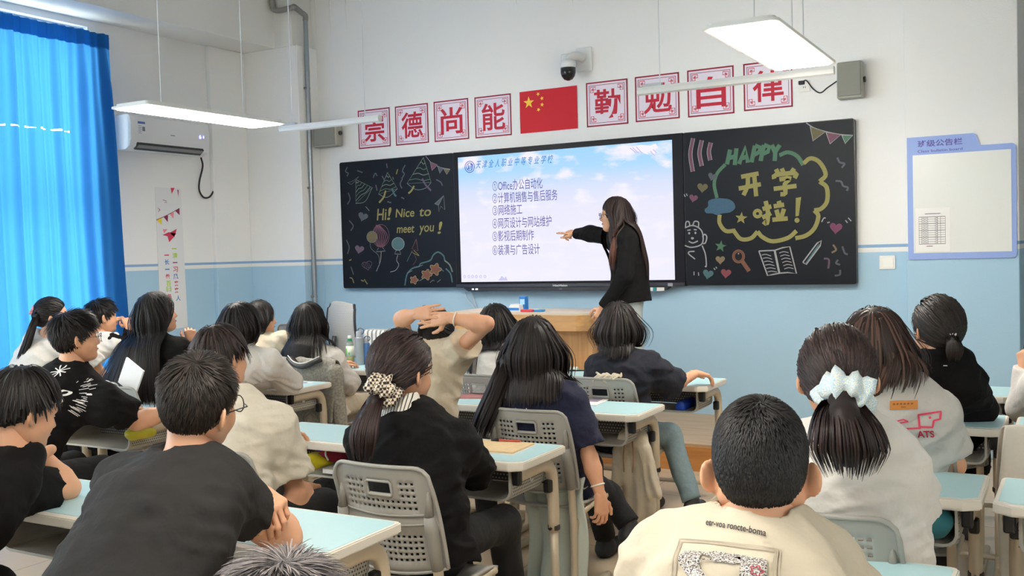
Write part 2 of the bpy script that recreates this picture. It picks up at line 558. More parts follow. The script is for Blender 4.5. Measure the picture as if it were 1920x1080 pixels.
# ------------------------------------------------------------------ things on the front wall
M_red = mat('poster_red', (188, 24, 54), 0.6)
M_pink = mat('poster_paper', (230, 222, 234), 0.6)
M_maroon = mat('poster_border', (150, 24, 52), 0.6)
def rect_px(c, y):
    P = [PY(p[0], p[1], y) for p in c]        # TL TR BR BL
    return (P[0][0] + P[3][0]) / 2, (P[1][0] + P[2][0]) / 2, (P[2][2] + P[3][2]) / 2, (P[0][2] + P[1][2]) / 2
def poster(ch, c, label):
    x0, x1, z0, z1 = rect_px(c, YWALL)
    w, h = x1 - x0, z1 - z0
    y = YWALL - 0.004
    e = MB().box(((x0 + x1) / 2, YWALL - 0.002, (z0 + z1) / 2), (w, 0.004, h)).build('character_poster', M_pink)
    b = MB()
    for d, t in ((0.0, 0.012), (0.028, 0.004)):
        a0, a1, c0, c1 = x0 + d, x1 - d, z0 + d, z1 - d
        for q in (((a0, c0), (a1, c0)), ((a1, c0), (a1, c1)), ((a1, c1), (a0, c1)), ((a0, c1), (a0, c0))):
            (p0, p1), (p2, p3) = q
            cx, cz = (p0 + p2) / 2, (p1 + p3) / 2
            cx += t / 2 * (1 if p0 == p2 == a0 else -1 if p0 == p2 == a1 else 0)
            cz += t / 2 * (1 if p1 == p3 == c0 else -1 if p1 == p3 == c1 else 0)
            b.box((cx, y, cz), (abs(p2 - p0) + (t if p0 == p2 else 0), 0.003, abs(p3 - p1) + (t if p1 == p3 else 0)))
    b.build('border', M_maroon, e)
    k = MB()
    s = 0.048                                   # key fret in each corner
    fret = [(0, 1), (0, 0), (1, 0), (1, .55), (.4, .55), (.4, .3), (.7, .3)]
    for sx, sz, ox, oz in ((1, 1, x0, z0), (-1, 1, x1, z0), (1, -1, x0, z1), (-1, -1, x1, z1)):
        k = MB()
        k.ribbon([(ox + sx * (0.042 + s * p[0]), oz + sz * (0.042 + s * p[1])) for p in fret], 0.006, y, 0.0015)
        k.ribbon([(ox + sx * (0.042 + s * p[1]), oz + sz * (0.042 + s * p[0])) for p in fret], 0.006, y, 0.0016)
        k.build('fret_corner', M_red, e)
    t = MB()
    wall_text(t, ch, x0 + w * 0.19, z0 + h * 0.16, x1 - w * 0.17, z1 - h * 0.18, y, 0.016, 0.002)
    t.build('character', M_red, e)
    tag(e, label, 'poster', 'red character posters above the chalkboard')
for ch, c, lb in (
    ('崇', ((671, 208), (731, 201), (733, 274), (674, 280)), 'white poster with red character, leftmost above the chalkboard, crossed by tube lamp'),
    ('德', ((741, 200), (803, 193), (804, 267), (743, 274)), 'white poster with red character, second from the left'),
    ('尚', ((813, 191), (878, 184), (880, 260), (816, 267)), 'white poster with red character, third from the left'),
    ('能', ((890, 183), (958, 175), (960, 253), (892, 260)), 'white poster with red character just left of the flag'),
    ('勤', ((1099, 156), (1177, 147), (1178, 232), (1101, 239)), 'white poster with red character just right of the flag, below the camera'),
    ('勉', ((1190, 145), (1273, 135), (1275, 221), (1193, 230)), 'white poster with red character, second right of the flag, behind the lamp end'),
    ('自', ((1288, 133), (1376, 122), (1377, 212), (1291, 221)), 'white poster with red boxy character, third right of the flag'),
    ('律', ((1393, 121), (1485, 109), (1487, 200), (1396, 209)), 'white poster with red character, rightmost, under the glowing panel light')):
    poster(ch, c, lb)

def star_pts(cx, cz, r, a0=90, k=0.40, n=5):
    return [(cx + (r if i % 2 == 0 else r * k) * math.cos(math.radians(a0 + 180 * i / n)), cz + (r if i % 2 == 0 else r * k) * math.sin(math.radians(a0 + 180 * i / n))) for i in range(2 * n)]
def flag():
    x0, x1, z0, z1 = rect_px(((975, 173), (1083, 160), (1083, 241), (976, 251)), YWALL)
    w, h = x1 - x0, z1 - z0
    n = 24
    V, F = [], []
    for j in range(9):
        for i in range(n + 1):
            u = i / n
            V.append((x0 + w * u, YWALL - 0.006 - 0.002 * math.sin(u * 9 + j * 0.6), z0 + h * j / 8))
    for j in range(8):
        for i in range(n): F.append((j * (n + 1) + i, j * (n + 1) + i + 1, (j + 1) * (n + 1) + i + 1, (j + 1) * (n + 1) + i))
    f = link_mesh('flag', V, F, mat('flag_red', (200, 22, 40), 0.7), smooth=True)
    M_y = mat('flag_yellow', (245, 205, 70), 0.6)
    cx, cz = x0 + w / 6, z1 - h * 0.28
    s = MB(); s.poly(star_pts(cx, cz, h * 0.15), YWALL - 0.010); s.build('large_star', M_y, f)
    for dx, dz, a in ((0.335, 0.10, 120), (0.40, 0.21, 100), (0.40, 0.36, 80), (0.335, 0.47, 60)):
        s = MB(); s.poly(star_pts(x0 + w * dx, z1 - h * dz, h * 0.055, a), YWALL - 0.010); s.build('small_star', M_y, f)
    tag(f, 'red flag with five yellow stars on the wall above the screen', 'flag')
flag()

def cctv():
    c = PY(1085, 118, YWALL)
    e = empty('security_camera', (c[0], YWALL, c[2]))
    MW = mat('camera_white', (226, 228, 228), 0.4); MK = mat('camera_black', (20, 21, 24), 0.2)
    MB().box((0.06, -0.012, 0.02), (0.15, 0.024, 0.21), 0.010).build('wall_plate', MW, e)
    m = MB(); m.tube(catmull([(0.05, -0.02, 0.03), (0.02, -0.09, 0.045), (-0.02, -0.14, 0.02), (-0.03, -0.155, -0.03)], 6), 0.038, 14)
    m.build('arm', MW, e, True)
    m = MB(); m.lathe([(0.03, 0.03), (0.06, 0.02), (0.071, 0.0), (0.071, -0.035), (0.064, -0.045)], (-0.03, -0.155, -0.02), 24); m.build('housing', MW, e, True)
    m = MB(); m.box((-0.075, -0.10, 0.025), (0.07, 0.08, 0.085), 0.012); m.build('junction_box', MW, e)
    m = MB(); m.lathe([(0.066, -0.045), (0.066, -0.085), (0.058, -0.115), (0.038, -0.142), (0.012, -0.152)], (-0.03, -0.155, -0.02), 24); h = m.build('dome', MK, e, True)
    MB().box((-0.045, -0.212, -0.115), (0.05, 0.012, 0.028), 0.005).build('lens', mat('lens_grey', (70, 72, 76), 0.15), h)
    tag(e, 'white wall camera with black dome head above the posters', 'security camera')
cctv()

M_spk = mat('speaker_grey', (134, 134, 126), 0.6, bump=0.3, bscale=900)
M_spk2 = mat('speaker_case', (160, 160, 150), 0.5)
def speaker(px0, px1, py0, py1, yaw, label, dist=0.16):
    y = YWALL - dist
    a, b = PY(px0, py1, y), PY(px1, py0, y)
    w, h = b[0] - a[0], b[2] - a[2]
    e = empty('wall_speaker', ((a[0] + b[0]) / 2, y, (a[2] + b[2]) / 2), yaw)
    MB().box((0, 0.05, 0), (w, 0.10, h), 0.012).build('cabinet', M_spk2, e)
    MB().box((0, -0.006, h * 0.02), (w * 0.90, 0.014, h * 0.92), 0.006).build('grille', M_spk, e)
    MB().lathe([(0.006, -0.016), (0.007, -0.012)], (0, 0, 0), 10, Matrix.Rotation(math.radians(90), 3, 'X').to_4x4()).build('badge', mat('badge', (190, 150, 130), 0.4), e)
    MB().box((w * 0.15, 0.115, 0), (0.05, 0.09, 0.06), 0.006).lathe([(0.022, -0.01), (0.022, 0.02)], (w / 2 - 0.005, 0.06, 0), 12, Matrix.Rotation(math.radians(90), 3, 'Y').to_4x4()).build('bracket', mat('bracket_black', (25, 25, 28), 0.4), e)
    tag(e, label, 'speaker', 'grey wall speakers')
    return e
speaker(1569, 1616, 112, 186, 0.0, 'grey wall speaker right of the posters, beside the glowing panel light')
speaker(588, 629, 224, 277, 0.0, 'grey wall speaker left of the chalkboard, behind the tube lamp')

M_plas = mat('white_plastic', (235, 235, 230), 0.4)
M_cable = mat('black_cable', (18, 18, 20), 0.5)
def socket():
    a = PY(1500, 172, YWALL); b = PY(1518, 152, YWALL)
    o = MB().box(((a[0] + b[0]) / 2, YWALL - 0.006, (a[2] + b[2]) / 2), (0.086, 0.012, 0.086), 0.004).build('wall_socket', M_plas)
    MB().box((a[0] + 0.03, YWALL - 0.013, a[2] + 0.03), (0.004, 0.002, 0.014)).box((a[0] + 0.045, YWALL - 0.013, a[2] + 0.03), (0.004, 0.002, 0.014)).build('pin_slot', M_cable, o)
    tag(o, 'small white wall socket under the poster row, near the right speaker', 'socket')
    P = [PY(x, y, YWALL - d) for x, y, d in ((1503, 155, 0.03), (1512, 151, 0.04), (1524, 166, 0.02), (1538, 174, 0.015), (1552, 164, 0.02), (1571, 151, 0.06))]
    c = MB(); c.tube(catmull(P, 6), 0.005, 8); c = c.build('power_cord', M_cable, None, True)
    MB().box(tuple(P[0] + np.array([-0.002, 0.006, 0])), (0.045, 0.03, 0.03), 0.005).build('plug', M_cable, c)
    tag(c, 'black cord looping from the wall socket to the right speaker', 'cord')
socket()
def switch():
    a = PY(1664, 492, YWALL)
    o = MB().box((a[0], YWALL - 0.006, a[2]), (0.115, 0.012, 0.105), 0.004).build('light_switch', M_plas)
    MB().box((a[0] + 0.004, YWALL - 0.013, a[2]), (0.08, 0.008, 0.075), 0.003, Matrix.Rotation(0.03, 3, 'X')).build('rocker', mat('rocker', (240, 240, 234), 0.35), o)
    tag(o, 'square white light switch between chalkboard and bulletin board', 'light switch')
switch()

def bulletin():
    y = YWALL - 0.10
    B = lambda px, py: (lambda p: (p[0], p[2]))(PY(px, py, y))
    M_b = mat('board_blue', (146, 170, 226), 0.5)
    x0, x1 = B(1701, 300)[0], B(1910, 300)[0]
    x1 = min(x1, -0.305); x0 = max(x0, -1.035)
    zb, zt, zs = B(1800, 485)[1], B(1740, 256)[1], B(1870, 270)[1]
    xt = B(1829, 262)[0]
    def arc(cx, cz, r, a0, a1):
        return [(cx + r * math.cos(math.radians(a)), cz + r * math.sin(math.radians(a))) for a in np.linspace(a0, a1, 5)]
    poly = arc(x0 + .012, zb + .012, .012, 180, 270) + arc(x1 - .03, zb + .03, .03, 270, 360) + arc(x1 - .03, zs - .03, .03, 0, 90) + [(xt + .03, zs)] + arc(xt - .02, zt - .03, .03, 0, 90) + [(x0, zt)]
    e = MB(); e.prism(poly, y - 0.012, y, 'Y'); e = e.build('bulletin_board', M_b)
    ix0, ix1, iz0, iz1 = B(1713, 400)[0], B(1897, 400)[0], B(1800, 473)[1], B(1800, 286)[1]
    MB().box(((ix0 + ix1) / 2, y - 0.013, (iz0 + iz1) / 2), (ix1 - ix0, 0.004, iz1 - iz0)).build('writing_surface', mat('whiteboard', (226, 228, 224), 0.25), e)
    t = MB()
    wall_text(t, '班级公告栏', B(1721, 277)[0], B(1721, 277)[1], B(1805, 277)[0], B(1765, 261)[1], y - 0.013, 0.02)
    wall_text(t, 'Class bulletin board', B(1721, 285)[0], B(1721, 287)[1], B(1805, 277)[0], B(1765, 279)[1], y - 0.013, 0.01)
    t.build('heading', mat('heading_violet', (88, 84, 168), 0.5), e)
    tag(e, 'blue framed class bulletin board with white surface on the right pier', 'bulletin board')
    px0, px1, pz0, pz1 = B(1717, 400)[0], B(1782, 400)[0], B(1750, 472)[1], B(1750, 390)[1]
    p = MB().box(((px0 + px1) / 2, y - 0.017, (pz0 + pz1) / 2), (px1 - px0, 0.002, pz1 - pz0)).build('notice_sheet', mat('paper_white', (236, 234, 232), 0.6))
    g = MB(); w, h = px1 - px0, pz1 - pz0
    gx0, gx1, gz0, gz1 = px0 + w * .10, px0 + w * .86, pz0 + h * .18, pz0 + h * .80
    for k in range(13): g.box(((gx0 + gx1) / 2, y - 0.0185, gz0 + (gz1 - gz0) * k / 12), (gx1 - gx0, 0.0008, 0.0022 if k % 3 else 0.004))
    for u in (0, .10, .22, .34, .62, .70, .82, 1): g.box((gx0 + (gx1 - gx0) * u, y - 0.0185, (gz0 + gz1) / 2), (0.002, 0.0008, gz1 - gz0))
    for k in range(12):
        for u in (.13, .25, .65): g.box((gx0 + (gx1 - gx0) * (u + .03), y - 0.0187, gz0 + (gz1 - gz0) * (k + .5) / 12), (0.012, 0.0008, 0.004))
    g.box((px0 + w * .5, y - 0.0185, pz0 + h * .87), (w * .45, 0.0008, 0.005)); g.box((px0 + w * .4, y - 0.0185, pz0 + h * .13), (w * .18, 0.0008, 0.005))
    g.build('printed_table', mat('ink_grey', (110, 106, 110), 0.6), p)
    tag(p, 'white printed timetable sheet in the lower left of the bulletin board', 'notice')
bulletin()

# ------------------------------------------------------------------ things on the window wall
def aircon():
    e = empty('air_conditioner', (XL, 6.52, 2.76))
    MA = mat('aircon_white', (228, 230, 231), 0.35)
    prof = [(0, -0.15), (0.13, -0.155), (0.19, -0.125), (0.215, -0.06), (0.218, 0.08), (0.205, 0.14), (0.18, 0.155), (0, 0.155)]
    m = MB(); m.prism([(p[0], p[1]) for p in prof], -0.46, 0.46, 'Y')
    auto_smooth(m.build('body', MA, e), 30)
    m = MB(); m.box((0.180, 0.0, -0.122), (0.075, 0.78, 0.03), 0.006, Matrix.Rotation(math.radians(-38), 3, 'Y')); m.build('outlet', mat('outlet_black', (26, 27, 30), 0.3), e)
    m = MB(); m.box((0.196, 0.0, -0.128), (0.05, 0.76, 0.006), 0.002, Matrix.Rotation(math.radians(-30), 3, 'Y')); m.build('louvre', mat('louvre', (120, 122, 125), 0.35), e)
    m = MB(); m.box((0.217, -0.345, 0.045), (0.003, 0.085, 0.105)); s = m.build('rating_sticker', mat('sticker_white', (232, 234, 236), 0.5), e)
    MB().box((0.219, -0.345, 0.084), (0.002, 0.080, 0.020)).build('sticker_heading', mat('sticker_blue', (80, 110, 170), 0.5), s)
    k = MB()
    for i in range(5): k.box((0.219, -0.362, 0.055 - i * 0.016), (0.002, 0.035, 0.004))
    k.box((0.219, -0.322, 0.03), (0.002, 0.03, 0.04)); k.build('sticker_print', mat('sticker_ink', (120, 125, 135), 0.5), s)
    MB().box((0.2185, 0.01, 0.0), (0.002, 0.05, 0.008)).build('nameplate', mat('nameplate', (130, 130, 130), 0.3), e)
    v, f = text_geo('6')
    s = 0.05
    link_mesh('display_digit', [(0.221, 0.33 + q[0] * s, 0.0 + q[1] * s) for q in v], f, mat('display_glow', (120, 120, 255), 0.5, emit=6.0), e)
    MB().box((0.221, 0.385, 0.018), (0.001, 0.008, 0.022)).build('display_mark', mat('display_glow', (120, 120, 255), 0.5, emit=6.0), e)
    tag(e, 'white wall air conditioner with lit digit, right of the blue curtain', 'air conditioner')
    # cable down to its socket
    P = [PX(x, y, XL + d) for x, y, d in ((377, 296, 0.10), (380, 312, 0.06), (374, 340, 0.03), (374, 358, 0.03), (382, 370, 0.03), (393, 369, 0.03), (401, 356, 0.03), (403, 343, 0.03))]
    c = MB(); c.tube(catmull(P, 6), 0.009, 8); c = c.build('power_cord', M_cable, None, True)
    tag(c, 'black cable looping from the air conditioner to a socket', 'cord')
    a, b = PX(397, 346, XL), PX(407, 323, XL)
    o = MB().box((XL + 0.01, (a[1] + b[1]) / 2, (a[2] + b[2]) / 2), (0.02, 0.085, 0.125), 0.005).build('wall_socket', M_plas)
    MB().box((XL + 0.03, (a[1] + b[1]) / 2 + 0.01, (a[2] + b[2]) / 2 - 0.015), (0.035, 0.045, 0.05), 0.006).build('plug', mat('plug_grey', (190, 190, 190), 0.4), o)
    tag(o, 'white socket with plug on the wall below the air conditioner', 'socket')
aircon()

def banner():
    """a long sheer paper strip with paper bunting and two columns of coloured characters"""
    y0, y1 = PX(292, 400, XL)[1], PX(340, 400, XL)[1]
    zt, zb = PX(310, 352, XL)[2], 0.95
    e = link_mesh('banner_strip', [(0, 0, 0)] * 0 or [(y0, 0.0, zb), (y1 + .02, 0.0, zb), (y1, 0.0, zt), (y0, 0.0, zt), (y0, -0.003, zb), (y1 + .02, -0.003, zb), (y1, -0.003, zt), (y0, -0.003, zt)],
                  [(0, 1, 2, 3), (7, 6, 5, 4), (0, 4, 5, 1), (1, 5, 6, 2), (2, 6, 7, 3), (3, 7, 4, 0)], mat('banner_paper', (226, 227, 228), 0.6))
    e.location = (XL + 0.003, 0, 0); e.rotation_euler = (0, 0, math.pi / 2)
    Q = lambda px, py: (lambda p: (p[1], p[2]))(PX(px, py, XL))
    c4 = lambda x, y: Q(x / 4.695, 330 + y / 4.695)
    cols = dict(red=(206, 58, 88), wine=(140, 40, 84), pink=(236, 140, 150), yellow=(225, 205, 50), blue=(60, 120, 190), green=(170, 200, 50))
    ms = {k: mat('print_' + k, v, 0.6) for k, v in cols.items()}
    tri = {'red': [[(1497, 105), (1533, 105), (1507, 158)], [(1425, 520), (1480, 495), (1548, 505), (1520, 545), (1485, 583), (1470, 530)], [(1490, 500), (1552, 465), (1530, 540)]],
           'wine': [[(1435, 360), (1475, 345), (1472, 405)], [(1535, 305), (1575, 285), (1577, 345)], [(1555, 120), (1568, 125), (1566, 188)]],
           'pink': [[(1490, 335), (1526, 320), (1522, 375)], [(1428, 470), (1470, 468), (1440, 505)]],
           'yellow': [[(1370, 388), (1420, 368), (1418, 428)]]}
    for k, L in tri.items():
        for t in L:
            m = MB(); m.poly([c4(*p) for p in t], -0.003); m.build('paper_pennant', ms[k], e)
    m = MB(); m.ribbon([c4(1370, 388), c4(1440, 358), c4(1510, 322), c4(1576, 284)], 0.006, -0.003); m.ribbon([c4(1430, 210), c4(1462, 222), c4(1440, 235), c4(1465, 232)], 0.006, -0.003)
    m.ribbon([c4(1385, 280), c4(1405, 300), c4(1390, 318), c4(1402, 290)], 0.005, -0.003)
    m.build('pennant_string', ms['wine'], e)
    for ch, k, x, y in (('一', 'red', 1463, 697), ('长', 'blue', 1465, 757), ('一', 'blue', 1468, 822), ('卷', 'red', 1472, 885), ('百', 'green', 1480, 945), ('日', 'green', 1482, 995),
                        ('一', 'green', 1528, 640), ('清', 'green', 1535, 700), ('一', 'wine', 1537, 762), ('习', 'red', 1541, 822), ('风', 'blue', 1543, 885), ('来', 'red', 1548, 945), ('来', 'red', 1550, 1005), ('人', 'blue', 1565, 1075), ('书', 'red', 1485, 1060)):
        m = MB(); r = 20; rz = 5 if ch == '一' else 24
        a, b = c4(x - r, y + rz), c4(x + r, y - rz)
        wall_text(m, ch, a[0], a[1], b[0], b[1], -0.003, 0.02)
        m.build('character', ms[k], e)
    tag(e, 'pale paper strip with pink pennants and coloured characters on left wall', 'banner')
banner()

def pipe():
    x = -6.660; d_ = ray(580, 250); y = x * d_[1] / d_[0]
    A = lambda px, py, yy: PY(px, py, yy)
    yf = YWALL - 0.36
    p1 = A(548, 14, yf); p2 = A(529, 19, yf); p3 = A(511, 16, yf)
    top = A(570, 28, y)
    b = MB()
    b.tube([(x, y, 0.0), (x + 0.0, y, top[2] - 0.05)], 0.024, 12)
    b.build('x', mat('pipe_zinc', (150, 156, 160), 0.35, metal=0.6))
    o = bpy.data.objects['x']; o.name = 'conduit_pipe'; auto_smooth(o)
    m = MB(); m.tube(catmull([(x, y, top[2] - 0.06), (x, y, top[2] - 0.01), (x - 0.02, y - 0.04, top[2] + 0.02), (p1[0] + 0.03, yf, p1[2]), tuple(p1), tuple(p2), (p3[0] + 0.03, yf, p3[2] - 0.02), (p3[0], yf, p3[2] + 0.04), (p3[0], yf, ZC - 0.01)], 5), 0.028, 12)
    m.build('elbow_run', mat('pipe_dull', (140, 140, 136), 0.5), o, True)
    m = MB()
    for z in (1.2, 2.3, 3.3): m.box((x - 0.015, y, z), (0.05, 0.06, 0.02), 0.004)
    m.build('pipe_clip', mat('clip_grey', (120, 122, 124), 0.5), o)
    tag(o, 'thin grey metal conduit running down beside the corner pillar', 'pipe')
    c = A(592, 383, YWALL - 0.02)
    j = MB().box((c[0], YWALL - 0.02, c[2]), (0.07, 0.04, 0.04), 0.004).build('junction_box', mat('junction_grey', (110, 112, 112), 0.4))
    tag(j, 'small grey junction box on the wall beside the conduit', 'junction box')
pipe()
# plaster runs near the ceiling
g = MB()
for (x, y0, y1) in ((592, 0, 72), (619, 0, 70), (649, 0, 64), (967, 0, 10), (1073, 0, 12)):
    p, q = PY(x - 3, y0 - 30, YWALL), PY(x + 2, y1, YWALL)
    g.tube([(p[0], YWALL + 0.002, p[2]), (q[0], YWALL + 0.002, q[2])], [0.016, 0.003], 6)
struct(g.build('trim_5', M_white))
# ------------------------------------------------------------------ chalkboards
xy = lambda px, py: (lambda p: (p[0], p[2]))(PY(px, py, YB))
M_board = mat('chalkboard', (17, 21, 29), 0.5, noise=0.12, nscale=4.0, spec=0.22)
M_boardedge = mat('chalkboard_edge', (14, 18, 24), 0.35)
BZ0, BZ1 = (PY(643.8, 539.8, YB)[2] + PY(1607.5, 534, YB)[2]) / 2, (PY(636, 306, YB)[2] + PY(1601, 220, YB)[2]) / 2
BX0, BX3 = (PY(636, 306, YB)[0] + PY(643.8, 539.8, YB)[0]) / 2, (PY(1601, 220, YB)[0] + PY(1607.5, 534, YB)[0]) / 2
BX1, BX2 = PY(854, 420, YB)[0], PY(1283, 420, YB)[0]
def board(x0, x1, label):
    m = MB(); m.prism(rrect(x1 - x0, BZ1 - BZ0, 0.02, 4, (x0 + x1) / 2, (BZ0 + BZ1) / 2), YB + 0.003, YWALL - 0.006, 'Y')
    o = m.build('chalkboard', M_boardedge)
    MB().box(((x0 + x1) / 2, YB + 0.003, (BZ0 + BZ1) / 2), (x1 - x0 - 0.012, 0.006, BZ1 - BZ0 - 0.012), 0.002).build('writing_surface', M_board, o)
    return tag(o, label, 'chalkboard')
bl = board(BX0, BX1 - 0.003, 'dark chalkboard left of the screen with Nice to meet you chalked')
brd = board(BX2 + 0.003, BX3, 'dark chalkboard right of the screen with HAPPY chalk drawing')
CH = {k: mat('chalk_' + k, tuple(int(q * 0.60 + sum(v) / 3 * 0.17) for q in v), 0.9, noise=0.25, nscale=120) for k, v in dict(
    white=(200, 203, 205), grey=(106, 114, 126), yellow=(186, 178, 92), green=(92, 150, 116), pale=(140, 166, 150), pink=(150, 92, 118), teal=(88, 140, 148),
    blue=(70, 122, 156), red=(178, 84, 96), olive=(136, 126, 84), tan=(166, 144, 104), magenta=(158, 76, 120), brown=(164, 104, 74), cream=(206, 192, 150), lilac=(126, 104, 130)).items()}
UX = 1 / 185.0      # metres per pixel on the board, about
class Chalk:
    def __init__(s, f, parent, sc):
        s.f, s.p, s.sc, s.b, s.k = f, parent, sc, {}, 0
    def th(s):
        s.k += 1
        return 0.0012 + 0.00002 * s.k
    def mb(s, part, col):
        if part in ('heart', 'star', 'confetti', 'flower', 'leaf_stroke', 'curved_bar', 'streamer'):
            return s.b.setdefault((part, col, len(s.b)), MB())
        return s.b.setdefault((part, col), MB())
    def line(s, part, col, pts, w=5, smooth=5):
        s.mb(part, col).ribbon([s.f(*p) for p in pts], w / s.sc * UX, YB, s.th(), smooth)
    def fill(s, part, col, pts, smooth=0):
        P = catmull([(p[0], p[1]) for p in pts], smooth, True) if smooth else pts
        s.mb(part, col).poly([s.f(*p) for p in P], YB, s.th())
    def ell(s, cx, cy, rx, ry, n=20, a0=0, a1=360):
        return [(cx + rx * math.cos(math.radians(a)), cy + ry * math.sin(math.radians(a))) for a in np.linspace(a0, a1, n)]
    def heart(s, cx, cy, r, rot=0):
        out = []
        for a in np.linspace(0, 2 * math.pi, 24, endpoint=False):
            x = 16 * math.sin(a) ** 3 / 17; y = -(13 * math.cos(a) - 5 * math.cos(2 * a) - 2 * math.cos(3 * a) - math.cos(4 * a)) / 17
            c, d = math.cos(rot), math.sin(rot)
            out.append((cx + r * (x * c - y * d), cy + r * (x * d + y * c)))
        return out
    def text(s, part, col, body, x0, y0, x1, y1, bold=0.01, shear=0.15):
        a, b = s.f(x0, y1), s.f(x1, y0)
        wall_text(s.mb(part, col), body, a[0], a[1], b[0], b[1], YB, bold, s.th(), shear)
    def done(s):
        for k, m in s.b.items(): m.build(k[0], CH[k[1]], s.p)
K = Chalk(lambda x, y: xy(630 + x / 3, 270 + y / 3), bl, 3.9)
for t, x0, y0, x1, y1 in (('Hi', 230, 362, 285, 430), ('!', 288, 356, 312, 428), ('Nice', 335, 360, 440, 414), ('to', 470, 360, 534, 408), ('meet', 342, 458, 440, 502), ('you', 468, 456, 552, 512), ('!', 572, 436, 598, 506)):
    K.text('chalk_lettering', 'yellow', t, x0, y0, x1, y1, 0.012)
for tri, st in (([(112, 200), (205, 245), (112, 335)], 5), ([(290, 160), (346, 252), (240, 282)], 4), ([(492, 76), (536, 216), (400, 222)], 4)):
    K.line('party_hat', 'pale', tri + [tri[0]], 4, 0)
    a, b, c = [np.array(p, float) for p in tri]
    for k in range(1, st + 1):
        u = k / (st + 0.6)
        p, q = a + (b - a) * u, a + (c - a) * u
        m1, m2 = p + (q - p) * .33 + np.array([0, 6]), p + (q - p) * .66 - np.array([0, 5])
        K.line('party_hat', 'pale' if k % 2 else 'green', [p, m1, m2, q], 5)
K.line('party_hat', 'pale', [(400, 222), (450, 256), (505, 248), (536, 216)], 4)
K.line('party_hat', 'pale', [(112, 335), (165, 322), (205, 245)], 4)
K.line('party_hat', 'pale', [(240, 282), (290, 300), (346, 252)], 4)
K.line('party_hat', 'grey', [(65, 215), (90, 225), (128, 183), (100, 205), (70, 218)], 4)
for c, P in (('yellow', [(280, 262), (268, 300), (243, 330)]), ('teal', [(315, 250), (330, 285), (340, 292)]), ('yellow', [(440, 236), (425, 262), (408, 278)]), ('lilac', [(485, 195), (505, 230), (535, 262)])):
    K.line('streamer', c, P, 14)
K.line('bunting', 'white', [(505, 68), (540, 108), (590, 132), (642, 142)], 3)
for c, T in (('pink', [(530, 100), (572, 118), (540, 150)]), ('grey', [(572, 124), (605, 138), (584, 165)]), ('olive', [(606, 140), (642, 144), (624, 172)])):
    K.fill('bunting', c, T); K.line('bunting', 'white', T + [T[0]], 2, 0)
K.fill('paper_plane', 'grey', [(556, 336), (606, 290), (580, 345)]); K.line('paper_plane', 'pale', [(556, 336), (606, 290), (613, 370), (590, 350), (580, 382), (576, 344), (556, 336)], 4, 0); K.line('paper_plane', 'pale', [(606, 290), (576, 344)], 3, 0)
K.fill('heart', 'grey', K.heart(152, 408, 30, .3)); K.fill('heart', 'lilac', K.heart(132, 592, 28, .2)); K.line('heart', 'lilac', K.heart(176, 682, 30, -.2) + [(176, 660)], 4, 0)
for d in (-15, -5, 5, 15): K.line('heart', 'lilac', [(176 + d - 8, 670), (176 + d + 6, 700)], 3, 0)
K.line('heart', 'white', [(168, 352), (188, 376)], 3, 0)
K.line('balloon', 'pink', K.ell(252, 516, 48, 64), 4, 0)
for d in np.linspace(-.8, .8, 8): K.line('balloon', 'pink', [(236 + 10 * d, 455), (250 + 50 * d, 516), (252 + 20 * d, 578)], 6)
K.fill('balloon', 'olive', K.ell(203, 523, 29, 32)[:-1]); K.line('balloon', 'pale', K.ell(203, 523, 29, 32), 3, 0)
K.line('balloon', 'white', [(240, 585), (228, 606), (278, 602), (262, 580)], 3, 0); K.line('balloon', 'white', [(255, 606), (250, 660), (228, 716)], 4); K.line('balloon', 'pale', [(192, 556), (200, 590), (240, 628), (245, 680)], 3)
K.fill('balloon', 'teal', K.ell(350, 562, 35, 36)[:-1]); K.line('balloon', 'white', K.ell(350, 562, 35, 36), 3, 0)
K.line('balloon', 'white', [(340, 598), (330, 618), (366, 620), (358, 598)], 3, 0); K.line('balloon', 'white', [(348, 625), (342, 655), (354, 680), (336, 710), (306, 720)], 4)
K.line('rocket', 'brown', [(452, 535), (428, 590), (462, 600), (452, 535)], 4, 0); K.line('rocket', 'yellow', [(438, 598), (468, 628), (430, 610)], 4); K.line('rocket', 'pale', [(430, 600), (400, 660)], 3); K.line('rocket', 'pink', [(440, 618), (452, 650), (434, 680)], 3)
K.line('cloud_outline', 'teal', [(388, 796), (400, 735), (430, 700), (468, 688), (478, 672), (530, 655), (548, 625), (575, 608), (605, 628), (612, 655)], 10)
K.line('cloud_outline', 'pale', [(612, 655), (640, 680), (656, 720)], 10); K.line('cloud_outline', 'teal', [(618, 700), (645, 730), (655, 778)], 10)
for (x, y, r) in ((440, 765, 20), (510, 735, 26), (560, 705, 29)):
    F = [(x + r * (1 + .25 * math.cos(5 * a)) * math.cos(a), y + r * (1 + .25 * math.cos(5 * a)) * math.sin(a)) for a in np.linspace(0, 2 * math.pi, 30, endpoint=False)]
    K.fill('flower', 'brown', F); K.line('flower', 'cream', F + [F[0]], 3, 0); K.line('flower', 'red', K.ell(x, y, 6, 6), 3, 0)
for P in ([(400, 728), (430, 712)], [(470, 770), (500, 752)], [(530, 780), (545, 766), (555, 770)], [(590, 700), (606, 716)], [(570, 778), (590, 762)], [(465, 690), (490, 680)]): K.line('leaf_stroke', 'pale', P, 4, 0)
